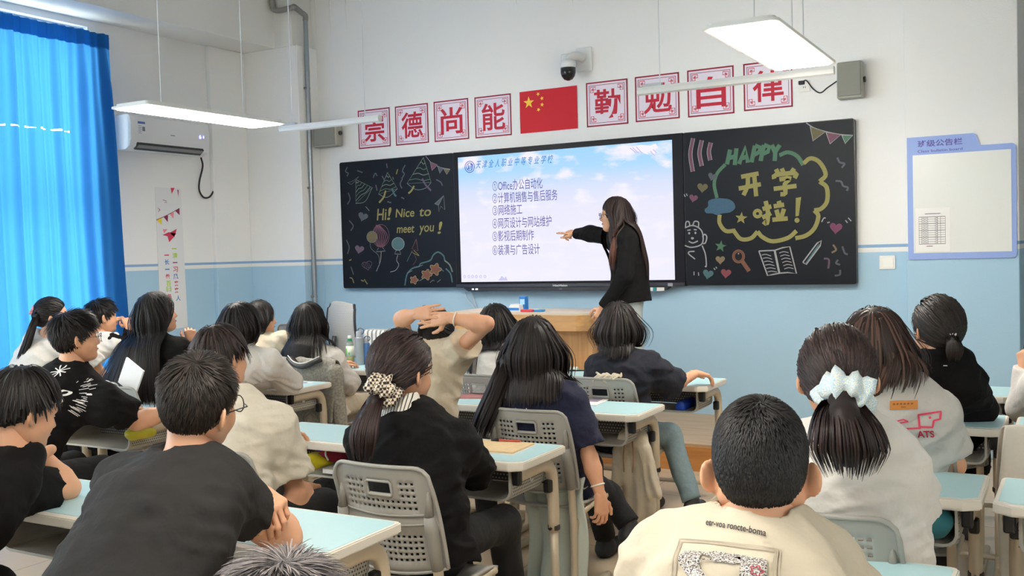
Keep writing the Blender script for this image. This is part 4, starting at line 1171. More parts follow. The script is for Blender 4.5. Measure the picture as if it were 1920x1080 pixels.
# ------------------------------------------------------------------ people: smooth distance fields meshed with surface nets
def _n(v):
    v = np.array(v, float); return v / (np.linalg.norm(v) + 1e-12)
class Cone:
    """tapered limb segment; flat = (axis, factor) squashes it, clip = (point, normal) cuts it"""
    def __init__(s, a, b, ra, rb, k=0.03, flat=None, clip=None):
        s.a, s.b, s.ra, s.rb, s.k, s.flat, s.clip = np.array(a, float), np.array(b, float), ra, rb, k, flat, clip
    def bounds(s):
        r = max(s.ra, s.rb)
        return np.minimum(s.a, s.b) - r, np.maximum(s.a, s.b) + r
    def ev(s, P):
        a, b = s.a, s.b
        m = 1.0
        if s.flat is not None:
            ax, fc = s.flat
            P = P + ax * (((P - a) @ ax) * (1 / fc - 1))[..., None]
            b = b + ax * (((b - a) @ ax) * (1 / fc - 1))
            m = 0.5 + 0.5 * fc
        d = b - a
        t = np.clip(((P - a) @ d) / (d @ d + 1e-12), 0, 1)
        q = P - a - t[..., None] * d
        r = (np.sqrt((q * q).sum(-1)) - (s.ra + (s.rb - s.ra) * t)) * m
        return r
    def full(s, P):
        r = s.ev(P)
        if s.clip is not None:
            for c, nn in (s.clip if isinstance(s.clip, list) else [s.clip]):
                r = np.maximum(r, (P - c) @ nn)
        return r
class Ell:
    def __init__(s, c, r, R=None, k=0.02):
        s.c, s.r, s.R, s.k = np.array(c, float), np.array(r, float), R, k
        s.clip = None
    def bounds(s):
        m = s.r.max(); return s.c - m, s.c + m
    def full(s, P):
        q = P - s.c
        if s.R is not None: q = q @ s.R
        a = np.sqrt(((q / s.r) ** 2).sum(-1)); b = np.sqrt(((q / s.r ** 2) ** 2).sum(-1))
        return a * (a - 1) / (b + 1e-9)
def smin(a, b, k):
    h = np.maximum(k - np.abs(a - b), 0) / k
    return np.minimum(a, b) - h * h * k * 0.25
def sdf_at(prims, P):
    f = np.full(P.shape[:-1], 1.0)
    for p in prims: f = smin(f, p.full(P), p.k)
    return f
def vnoise(P, freq, seed=0):
    q = P * freq
    i = np.floor(q).astype(np.int64); f = q - i; f = f * f * (3 - 2 * f)
    def hsh(x, y, z):
        n = (x * 73856093) ^ (y * 19349663) ^ (z * 83492791) ^ (seed * 2654435)
        n = (n ^ (n >> 13)) * 1274126177
        return ((n & 0xffff) / 32767.5) - 1
    x, y, z = i[..., 0], i[..., 1], i[..., 2]
    def L(a, b, t): return a + (b - a) * t
    c = [[[hsh(x + a, y + b, z + d) for d in (0, 1)] for b in (0, 1)] for a in (0, 1)]
    fx, fy, fz = f[..., 0], f[..., 1], f[..., 2]
    return L(L(L(c[0][0][0], c[1][0][0], fx), L(c[0][1][0], c[1][1][0], fx), fy), L(L(c[0][0][1], c[1][0][1], fx), L(c[0][1][1], c[1][1][1], fx), fy), fz)
def mesh_field(prims, h, subs=(), disp=None, post=None):
    lo = np.min([p.bounds()[0] for p in prims], 0) - 3 * h - 0.02
    hi = np.max([p.bounds()[1] for p in prims], 0) + 3 * h + 0.02
    n = np.ceil((hi - lo) / h).astype(int) + 1
    f = np.full(n, 1.0)
    ax = [lo[i] + h * np.arange(n[i]) for i in range(3)]
    def region(p, m):
        a, b = p.bounds()
        i0 = np.clip(np.floor((a - m - lo) / h).astype(int), 0, n - 1); i1 = np.clip(np.ceil((b + m - lo) / h).astype(int) + 1, 1, n)
        sl = tuple(slice(i0[i], i1[i]) for i in range(3))
        G = np.stack(np.meshgrid(*[ax[i][sl[i]] for i in range(3)], indexing='ij'), -1)
        return sl, G
    for p in prims:
        sl, G = region(p, p.k + 2 * h)
        f[sl] = smin(f[sl], p.full(G), p.k)
    for p in subs:
        sl, G = region(p, 2 * h)
        f[sl] = -smin(-f[sl], p.full(G), p.k)
    if disp is not None:
        near = np.abs(f) < 4 * h
        idx = np.argwhere(near)
        P = lo + idx * h
        f[near] += disp(P)
    if post is not None:
        G = np.stack(np.meshgrid(*ax, indexing='ij'), -1); f = post(f, G)
    # surface nets
    s = f < 0
    a = s[:-1, :-1, :-1]; cnt = np.zeros(a.shape, np.int8)
    C = [(i, j, k) for i in (0, 1) for j in (0, 1) for k in (0, 1)]
    def sh(A, o): return A[o[0]:A.shape[0] - 1 + o[0], o[1]:A.shape[1] - 1 + o[1], o[2]:A.shape[2] - 1 + o[2]]
    for o in C: cnt += sh(s, o)
    act = (cnt > 0) & (cnt < 8)
    ids = np.argwhere(act)
    vid = np.full(act.shape, -1, np.int64); vid[act] = np.arange(len(ids))
    acc = np.zeros((len(ids), 3)); num = np.zeros(len(ids))
    val = {o: sh(f, o)[act] for o in C}
    for o in C:
        for d in range(3):
            if o[d]: continue
            e = tuple(o[t] + (1 if t == d else 0) for t in range(3))
            va, vb = val[o], val[e]
            x = (va < 0) != (vb < 0)
            t = va / np.where(np.abs(va - vb) < 1e-12, 1e-12, va - vb)
            pt = np.array(o, float)[None, :].repeat(len(ids), 0); pt[:, d] += t
            acc[x] += pt[x]; num[x] += 1
    V = lo + (ids + acc / np.maximum(num, 1)[:, None]) * h
    F = []
    for d in range(3):
        u, w = (d + 1) % 3, (d + 2) % 3
        sl0 = [slice(None)] * 3; sl1 = [slice(None)] * 3
        sl0[d] = slice(0, -1); sl1[d] = slice(1, None)
        x = s[tuple(sl0)] != s[tuple(sl1)]
        e = np.argwhere(x)
        e = e[(e[:, u] > 0) & (e[:, w] > 0) & (e[:, u] < n[u] - 1) & (e[:, w] < n[w] - 1)]
        if not len(e): continue
        def g(du, dw):
            q = e.copy(); q[:, u] -= du; q[:, w] -= dw
            return vid[q[:, 0], q[:, 1], q[:, 2]]
        quad = np.stack([g(1, 1), g(0, 1), g(0, 0), g(1, 0)], 1)
        inside = s[e[:, 0], e[:, 1], e[:, 2]]
        quad[~inside] = quad[~inside][:, ::-1]
        F.append(quad)
    F = np.concatenate(F)
    return V, F[(F >= 0).all(1)]
def np_mesh(name, V, F, material, parent, loc, mat_idx=None, smooth=True):
    me = bpy.data.meshes.new(name)
    V = np.asarray(V, np.float32) - np.asarray(loc, np.float32); F = np.asarray(F, np.int32)
    k = F.shape[1]
    me.vertices.add(len(V)); me.vertices.foreach_set('co', V.ravel())
    me.loops.add(F.size); me.loops.foreach_set('vertex_index', F.ravel())
    me.polygons.add(len(F)); me.polygons.foreach_set('loop_start', np.arange(0, F.size, k, dtype=np.int32)); me.polygons.foreach_set('loop_total', np.full(len(F), k, np.int32))
    for m in (material if isinstance(material, (list, tuple)) else [material]): me.materials.append(m)
    if mat_idx is not None: me.polygons.foreach_set('material_index', np.asarray(mat_idx, np.int32))
    me.polygons.foreach_set('use_smooth', np.full(len(F), smooth))
    me.update(); me.validate()
    o = bpy.data.objects.new(name, me); COL.objects.link(o)
    if parent is not None: o.parent = parent
    return o

M_skin = mat('skin', (216, 162, 128), 0.5, noise=0.05, nscale=25)
M_lip = mat('lips', (188, 104, 98), 0.45)
M_eye = mat('eye_dark', (30, 22, 20), 0.15)
M_eyew = mat('eye_white', (228, 224, 218), 0.3)
def hair_mats(c):
    k = '%d_%d_%d' % c
    return [mat('hair_%s_%d' % (k, i), tuple(int(v * f) for v in c), 0.48, spec=0.30) for i, f in enumerate((0.75, 1.0, 1.35))]

SK_C, SK_R = np.array([0, -0.012, 0.035]), np.array([0.076, 0.096, 0.098])
def head_prims(fem):
    P = [Ell(SK_C, SK_R, k=.02), Ell((0, .028, -.028), (.062, .068, .088), k=.04), Cone((0, .030, -.055), (0, .062, -.085), .045, .022, .03),
         Cone((.050, -.005, -.035), (.022, .060, -.080), .020, .016, .03), Cone((-.050, -.005, -.035), (-.022, .060, -.080), .020, .016, .03),
         Ell((.040, .058, -.028), (.024, .024, .024), k=.03), Ell((-.040, .058, -.028), (.024, .024, .024), k=.03),
         Cone((0, .086, .014), (0, .106, -.022), .007, .0105, .012), Ell((.011, .096, -.026), (.008, .009, .007), k=.01), Ell((-.011, .096, -.026), (.008, .009, .007), k=.01),
         Ell((0, .091, -.050), (.021, .010, .0055), k=.008), Ell((0, .089, -.060), (.018, .011, .0065), k=.008), Ell((0, .078, -.087), (.020, .016, .015), k=.02),
         Cone((-.036, .080, .026), (.036, .080, .026), .010, .010, .02)]
    for s in (-1, 1):
        a = s * 0.78
        R = np.array([[math.cos(a), -math.sin(a), 0], [math.sin(a), math.cos(a), 0], [0, 0, 1]])
        P += [Ell((s * .088, -.010, -.002), (.007, .023, .031), R, .008), Ell((s * .077, .002, -.022), (.007, .010, .014), R, .008)]
    subs = [Ell((s * .031, .098, .008), (.016, .012, .010), k=.012) for s in (-1, 1)] + [Ell((s * .096, -.002, .0), (.006, .009, .014), k=.006) for s in (-1, 1)]
    return P, subs
_head_cache = {}
def head_mesh(fem):
    if fem not in _head_cache:
        P, S = head_prims(fem); _head_cache[fem] = mesh_field(P, 0.0048, S)
    return _head_cache[fem]

POSES = dict(flat=[(4, 4, 4)] * 4, relaxed=[(22, 28, 18), (26, 32, 20), (30, 34, 22), (34, 36, 24)], grip=[(48, 55, 35), (52, 58, 36), (56, 60, 38), (60, 62, 40)],
             fist=[(78, 92, 55)] * 4, point=[(3, 4, 4), (52, 70, 40), (62, 76, 45), (66, 78, 45)], curl=[(55, 40, 25), (60, 44, 25), (64, 46, 25), (68, 48, 25)])
_hand_cache = {}
def hand_mesh(pose):
    """right hand: x along the fingers, z out of its back, thumb towards +y"""
    if pose in _hand_cache: return _hand_cache[pose]
    pr = []
    bases = [(.086, .029), (.090, .010), (.086, -.010), (.078, -.029)]
    segs = [(.041, .024, .019), (.045, .028, .020), (.041, .026, .019), (.032, .019, .017)]
    for i, (bx, by) in enumerate(bases):
        pr.append(Cone((.0, by * .55, 0), (bx - .008, by, 0), .0155, .0125, .014))
    pr.append(Cone((-.03, 0, 0), (.02, 0, 0), .022, .022, .02, (np.array([0, 0, 1.0]), .75)))
    spread = (.10, .03, -.04, -.12)
    for i, (bx, by) in enumerate(bases):
        p = np.array([bx - .006, by, 0]); a = 0
        for j in range(3):
            a += math.radians(POSES[pose][i][j])
            d = np.array([math.cos(a), spread[i] * math.cos(a), -math.sin(a)]); d /= np.linalg.norm(d)
            q = p + d * segs[i][j]
            r0 = (.0090, .0084, .0078, .0070)[j] * (0.88 if i == 3 else 1)
            pr.append(Cone(p, q, r0, r0 - .0006, .004)); p = q
    tc = 0.4 if pose in ('flat', 'relaxed', 'point') else 0.9
    p = np.array([.022, .020, -.006])
    for ln, r, d in ((.040, .0135, (.55, .75, -.25 * tc - .1)), (.032, .0105, (.80, .50 - .25 * tc, -.35 * tc)), (.026, .0092, (.9, .35 - .5 * tc, -.4 * tc))):
        q = p + _n(d) * ln; pr.append(Cone(p, q, r, r - .0012, .008)); p = q
    _hand_cache[pose] = mesh_field(pr, 0.0040)
    return _hand_cache[pose]
def frame(fwd, up):
    f = _n(fwd); u = np.array(up, float); u = _n(u - f * (u @ f)); return f, u

def face_yaw(p, to=(-2.7, 7.2)):
    return math.atan2(to[0] - p[0], to[1] - p[1])
def basis(yaw, pitch=0.0, roll=0.0):
    f = np.array([math.sin(yaw) * math.cos(pitch), math.cos(yaw) * math.cos(pitch), math.sin(pitch)])
    r = np.array([math.cos(yaw), -math.sin(yaw), 0]); u = np.cross(r, f)
    c, s = math.cos(roll), math.sin(roll)
    return np.stack([c * r + s * u, f, -s * r + c * u], 1)      # columns: right, forward, up

def hairline(y, front):
    return np.interp(y, [-.11, -.06, -.03, .0, .03, .05, .075, .105], [-.058, -.050, -.028, -.002, .030, .052, front, front + .02])

def strands_to_mesh(S, w0, w1, H, lens):
    """S (N, K, 3) polylines -> narrow raised locks, three points across"""
    N, K, _ = S.shape
    T = np.gradient(S, axis=1); T /= np.linalg.norm(T, axis=2, keepdims=True) + 1e-9
    ax = H[None, None, :] + np.array([0, 0, 1.0]) * np.minimum(0, S[..., 2:3] - H[2])
    O = S - ax; O -= T * (O * T).sum(2, keepdims=True); O /= np.linalg.norm(O, axis=2, keepdims=True) + 1e-9
    B = np.cross(T, O)
    u = np.linspace(0, 1, K)[None, :, None]
    prof = np.minimum(1.0, 0.55 + 2 * u) * (1 - np.clip((u - .72) / .28, 0, 1) ** 1.5 * (1 - w1))
    W = w0[:, None, None] * prof
    V = np.stack([S - B * W / 2, S + O * W * 0.28, S + B * W / 2], 2).reshape(-1, 3)
    base = (np.arange(N)[:, None] * K + np.arange(K - 1)[None, :]).ravel() * 3
    F = []
    for c in (0, 1): F.append(np.stack([base + c, base + c + 1, base + c + 4, base + c + 3], 1))
    F = np.concatenate(F)
    si = np.concatenate([np.repeat(np.arange(N), K - 1)] * 2)
    return V, F, si

def make_hair(p, H, R, s, style, color, body, n=500, zend=None, length=.25, front=.085, tie=None, seed=0, vol=1.0, lk=1.0, side=0.0, name='hair', wid=1.0, flick=0.02, hug=.075, lift_k=1.0, inw=None):
    inw = (.9 if style == 'bob' else .35) if inw is None else inw
    """grow hair from the scalp of a head at H with axes R; returns the mesh"""
    rng = np.random.default_rng(seed + 5)
    L2W = lambda q: H + s * (q @ R.T)
    W2L = lambda w: ((w - H) @ R) / s
    thick = dict(crew=.004, short=.010, bob=.016, long=.016, tail=.009)[style] * vol
    cap = [Ell(SK_C, SK_R + thick, k=.02)]
    mats = hair_mats(color)
    if style in ('bob',) and (zend is None or zend < H[2] - .075): cap.append(Cone((0, -.045, -.02), (0, -.055, -.085), .074 * vol, .060 * vol, .05))
    if style == 'long': cap.append(Cone((0, -.050, .0), (0, -.066, -.10), .078 * vol, .055 * vol, .05, (np.array([0, 1.0, 0]), .8)))
    def cut(f, G):
        z = hairline(G[..., 1], front)
        if style in ('bob', 'long') and (zend is None or zend < H[2] - .075): z = np.where(G[..., 1] < 0.03, -1.0, z)
        return np.maximum(f, (z - G[..., 2]) * .75)
    V, F = mesh_field(cap, 0.0058, post=cut)
    V = L2W(V)
    allV, allF, allM = [V], [F], [np.zeros(len(F), int)]
    # strand roots on the scalp
    m = int(n * 1.9)
    i = np.arange(m) + 0.5
    ph = np.arccos(1 - 2 * i / m); th = math.pi * (1 + 5 ** .5) * i
    d = np.stack([np.cos(th) * np.sin(ph), np.sin(th) * np.sin(ph), np.cos(ph)], 1) + rng.normal(0, .04, (m, 3))
    d /= np.linalg.norm(d, axis=1, keepdims=True)
    q = SK_C + d * (SK_R + thick * rng.uniform(.6, 1.15, (m, 1)))
    zl = hairline(q[:, 1], front)
    q = q[q[:, 2] > zl + (.004 if style == 'crew' else .0)]
    N = len(q)
    crown = np.array([0.008, -.045, .13])
    if style == 'crew' or style == 'short':
        K = 4 if style == 'crew' else 7
        nrm = (q - SK_C) / (SK_R ** 2); nrm /= np.linalg.norm(nrm, axis=1, keepdims=True)
        rad = q - crown; rad -= nrm * (rad * nrm).sum(1, keepdims=True); rl = np.linalg.norm(rad, axis=1, keepdims=True); rad /= rl + 1e-9
        swirl = np.cross(nrm, rad)
        tan = rad + swirl * (0.55 * np.exp(-rl / .05)) + rng.normal(0, .22 * min(1, lift_k), (N, 3)); tan -= nrm * (tan * nrm).sum(1, keepdims=True); tan /= np.linalg.norm(tan, axis=1, keepdims=True)
        top = np.clip((q[:, 2:3] - .03) / .08, 0, 1)
        if style == 'crew': Ls = .008 + .012 * top; lift = .55 + .25 * top
        else: Ls = lk * (.026 + .030 * top) * rng.uniform(.75, 1.25, (N, 1)); lift = lift_k * (.16 + .20 * top * rng.uniform(.5, 1.6, (N, 1)))
        S = np.zeros((N, K, 3))
        for j in range(K):
            t = j / (K - 1)
            x = q + tan * Ls * t + nrm * Ls * lift * (t - .55 * t * t)
            e = (x - SK_C) / (SK_R + thick * .9); k0 = np.linalg.norm(e, axis=1, keepdims=True)
            x = np.where(k0 < 1, SK_C + (x - SK_C) / k0, x)
            S[:, j] = x
        S = L2W(S.reshape(-1, 3)).reshape(N, K, 3)
        w = (0.0022 if style == 'crew' else 0.0052) * wid * rng.uniform(.7, 1.3, N) * s
        V2, F2, si = strands_to_mesh(S, w, .2, H, None)
    else:
        if style == 'tail':
            K = 12
            T = np.array(tie, float)
            S = np.zeros((N, K, 3)); x = q.copy()
            for j in range(K):
                t = j / (K - 1)
                y = q + (T - q) * t ** 1.1
                off = thick * (1.0 + .35 * rng.uniform(-1, 1, (N, 1))) + .016 * np.sin(math.pi * t) * 0.4
                e = (y - SK_C) / (SK_R + off); k0 = np.linalg.norm(e, axis=1, keepdims=True)
                S[:, j] = np.where(k0 < 1, SK_C + (y - SK_C) / k0, y)
            S = L2W(S.reshape(-1, 3)).reshape(N, K, 3)
            w = 0.0062 * wid * rng.uniform(.7, 1.3, N) * s
            V2, F2, si = strands_to_mesh(S, w, .8, H, None)
        else:
            step = 0.014
            zmin = zend if zend is not None else H[2] - length
            x = L2W(q)
            K = int(min(70, (H[2] + .13 - zmin) / step * 1.35 + 8))
            nrm = (q - SK_C) / (SK_R ** 2); nrm /= np.linalg.norm(nrm, axis=1, keepdims=True)
            rad = q - crown; rad -= nrm * (rad * nrm).sum(1, keepdims=True); rad /= np.linalg.norm(rad, axis=1, keepdims=True) + 1e-9
            v = rad @ R.T
            lay = thick * rng.uniform(.7, 1.5, N)
            ze = zmin + rng.normal(0, .018, N) - np.abs(rng.normal(0, .012, N)) + .05 * np.clip(q[:, 1] - .0, 0, .1) / .1
            S = np.zeros((N, K, 3)); g = np.array([0, 0, -1.0])
            jit = rng.normal(0, flick, (N, 3))
            def inward(x, ql, low):
                r_ = ql[:, 0:1] * R[:, 0][None, :] + (ql[:, 1:2] + .02) * R[:, 1][None, :]
                rl_ = np.linalg.norm(r_, axis=1, keepdims=True)
                return -r_ / (rl_ + 1e-9) * low * np.clip((rl_ - hug) / .03, 0, 1) * inw * np.clip((ql[:, 2:3] + .19) / .06, 0, 1)
            for j in range(K):
                S[:, j] = x
                ql = W2L(x)
                low = np.clip((.02 - ql[:, 2:3]) / .06, 0, 1)
                fr = np.clip((ql[:, 1:2] - .02) / .05, 0, 1)
                sd = np.where(ql[:, 0:1] >= side * .05, 1.0, -1.0) * R[:, 0][None, :]
                des = g[None, :] * (0.75 + .6 * low) + (rad @ R.T) * (1 - low) * .6 + sd * fr * .55 - R[:, 1][None, :] * fr * .75 + jit + inward(x, ql, low)
                v = v * .55 + des / (np.linalg.norm(des, axis=1, keepdims=True) + 1e-9) * .45
                v /= np.linalg.norm(v, axis=1, keepdims=True) + 1e-9
                done = (x[:, 2] < ze)[:, None]
                x2 = x + v * step
                ql = W2L(x2)
                e = (ql - SK_C) / (SK_R + lay[:, None]); k0 = np.linalg.norm(e, axis=1, keepdims=True)
                x2 = np.where(k0 < 1, L2W(SK_C + (ql - SK_C) / k0), x2)
                e2 = (ql - np.array([0, .0, -.03])) / np.array([.074, .088, .115]); k2 = np.linalg.norm(e2, axis=1, keepdims=True)
                x2 = np.where(k2 < 1, L2W(np.array([0, .0, -.03]) + (ql - np.array([0, .0, -.03])) / k2), x2)
                if body:
                    dd = sdf_at(body, x2); off = .014 + lay * .8
                    bad = dd < off
                    if bad.any():
                        pb = x2[bad]; h = .004
                        gr = np.stack([sdf_at(body, pb + np.eye(3)[t] * h) - dd[bad] for t in range(3)], 1); gr /= np.linalg.norm(gr, axis=1, keepdims=True) + 1e-9
                        x2[bad] = pb + gr * (off[bad] - dd[bad])[:, None]
                x = np.where(done, x + v * step * .02, x2)
            S = np.array(S)
            # resample each lock to an even number of points over its true length
            K2 = 18 if K > 24 else 12
            seg = np.linalg.norm(np.diff(S, axis=1), axis=2); cum = np.concatenate([np.zeros((N, 1)), np.cumsum(seg, 1)], 1)
            out = np.zeros((N, K2, 3))
            for a in range(N):
                tt = np.linspace(0, cum[a, -1], K2)
                for c in range(3): out[a, :, c] = np.interp(tt, cum[a], S[a, :, c])
            w = 0.0080 * wid * rng.uniform(.6, 1.3, N) * s
            V2, F2, si = strands_to_mesh(out, w, .25, H, None)
    mi = rng.integers(0, 3, N)[si]
    allF.append(F2 + sum(len(v) for v in allV)); allV.append(V2); allM.append(mi)
    return np_mesh(name, np.concatenate(allV), np.concatenate(allF), mats, p, p_loc(p), np.concatenate(allM))

def p_loc(p): return np.array(p['_loc']) if '_loc' in p else np.array(p.location)

def make_tail(p, T, path, color, n=160, r0=.022, r1=.035, seed=0, wid=1.0):
    """a bunch of hair hanging along a path of points"""
    rng = np.random.default_rng(seed)
    C = np.array(catmull(path, 5)); K = 16
    cum = np.concatenate([[0], np.cumsum(np.linalg.norm(np.diff(C, axis=0), axis=1))])
    S = np.zeros((n, K, 3))
    a = rng.uniform(0, 2 * math.pi, n); rr = np.sqrt(rng.uniform(.15, 1, n)); ln = rng.uniform(.70, 1.0, n)
    for i in range(n):
        tt = np.linspace(0, cum[-1] * ln[i], K)
        for c in range(3): S[i, :, c] = np.interp(tt, cum, C[:, c])
        u = tt / cum[-1]
        w = (r0 * .55 + (r1 - r0 * .55) * np.sin(np.minimum(u * 1.25, 1.0) * math.pi / 2) * (1 - .45 * np.clip(u - .7, 0, 1) / .3)) * rr[i]
        S[i, :, 0] += np.cos(a[i]) * w; S[i, :, 1] += np.sin(a[i]) * w * .7; S[i, :, 2] += np.sin(a[i] * 3) * .004
    w = .0075 * wid * rng.uniform(.6, 1.3, n)
    H = np.mean(C, 0)
    V, F, si = strands_to_mesh(S, w, .2, np.array([H[0], H[1], 99.0]), None)
    core = [Cone(C[k], C[min(k + 4, len(C) - 1)], r0 * .5 + (r1 * .55 - r0 * .5) * min(1, k / len(C) * 1.5) * (1 if k < len(C) * .7 else .55), r1 * .35, .02) for k in range(0, len(C) - 5, 4)]
    V0, F0 = mesh_field(core, 0.007)
    mi = np.concatenate([np.zeros(len(F0), int), rng.integers(0, 3, n)[si]])
    return np_mesh('ponytail', np.concatenate([V0, V]), np.concatenate([F0, F + len(V0)]), hair_mats(color), p, p_loc(p), mi)

def scrunchie(p, T, ax, R0, r, m, name='scrunchie', seed=1):
    rng = np.random.default_rng(seed)
    ax = _n(ax); u = _n(np.cross(ax, (0.3, 0.1, 1))); w = np.cross(ax, u)
    V, F = [], []; A, B = 40, 12
    for i in range(A):
        a = 2 * math.pi * i / A
        c = np.array(T) + R0 * (math.cos(a) * u + math.sin(a) * w)
        rr = r * (1 + .28 * math.sin(a * 9 + seed) + .12 * math.sin(a * 5))
        for k in range(B):
            b = 2 * math.pi * k / B
            q = rr * (1 + .18 * math.sin(3 * b + a * 4))
            V.append(c + q * (math.cos(b) * (math.cos(a) * u + math.sin(a) * w) + math.sin(b) * ax * 1.2))
    for i in range(A):
        for k in range(B): F.append((i * B + k, ((i + 1) % A) * B + k, ((i + 1) % A) * B + (k + 1) % B, i * B + (k + 1) % B))
    return np_mesh(name, np.array(V), np.array(F), m, p, p_loc(p))

def glasses(p, H, R, s, m, thin=.0016, wire=True):
    g = MB()
    W = lambda q: H + s * (R @ np.array(q))
    for sd in (-1, 1):
        ring = [W((sd * .034 + .025 * math.cos(a) * (1 if abs(math.cos(a)) < .8 else .97), .112 - abs(.010 * math.cos(a)), .004 + .021 * math.sin(a))) for a in np.linspace(0, 2 * math.pi, 20, endpoint=False)]
        g.tube(ring, thin * s, 6, closed=True)
        g.tube([W((sd * .058, .106, .010)), W((sd * .078, .09, .012)), W((sd * .083, .02, .012)), W((sd * .084, -.012, .006)), W((sd * .080, -.03, -.018))], thin * s, 6)
    g.tube([W((-.010, .113, .010)), W((0, .117, .013)), W((.010, .113, .010))], thin * s, 6)
    loc = p_loc(p)
    g.v = [tuple(np.array(v) - loc) for v in g.v]
    return g.build('glasses', m, p, True)

def decal(p, src, name, m, verts, faces, origin, ux, uz, dirn, off=0.003):
    """lay flat artwork (x, z) on the surface of a garment by casting it along dirn"""
    me = src.data
    loc = p_loc(p)
    bv = BVHTree.FromPolygons([v.co + Vector(loc) for v in me.vertices], [tuple(f.vertices) for f in me.polygons])
    dn = Vector(_n(dirn)); out = []
    for v in verts:
        w = Vector(np.array(origin) + np.array(ux) * v[0] + np.array(uz) * v[1])
        h = bv.ray_cast(w - dn * 0.6, dn)
        q = (h[0] if h[0] is not None else w) - dn * off
        out.append(np.array(q) - loc)
    keep = [f for f in faces if max(np.linalg.norm((out[f[a]] - out[f[a - 1]]) - 0) - 1.6 * np.linalg.norm(np.array(ux) * (verts[f[a]][0] - verts[f[a - 1]][0]) + np.array(uz) * (verts[f[a]][1] - verts[f[a - 1]][1])) for a in range(len(f))) < .006]
    return link_mesh(name, out, keep, m, p, True)

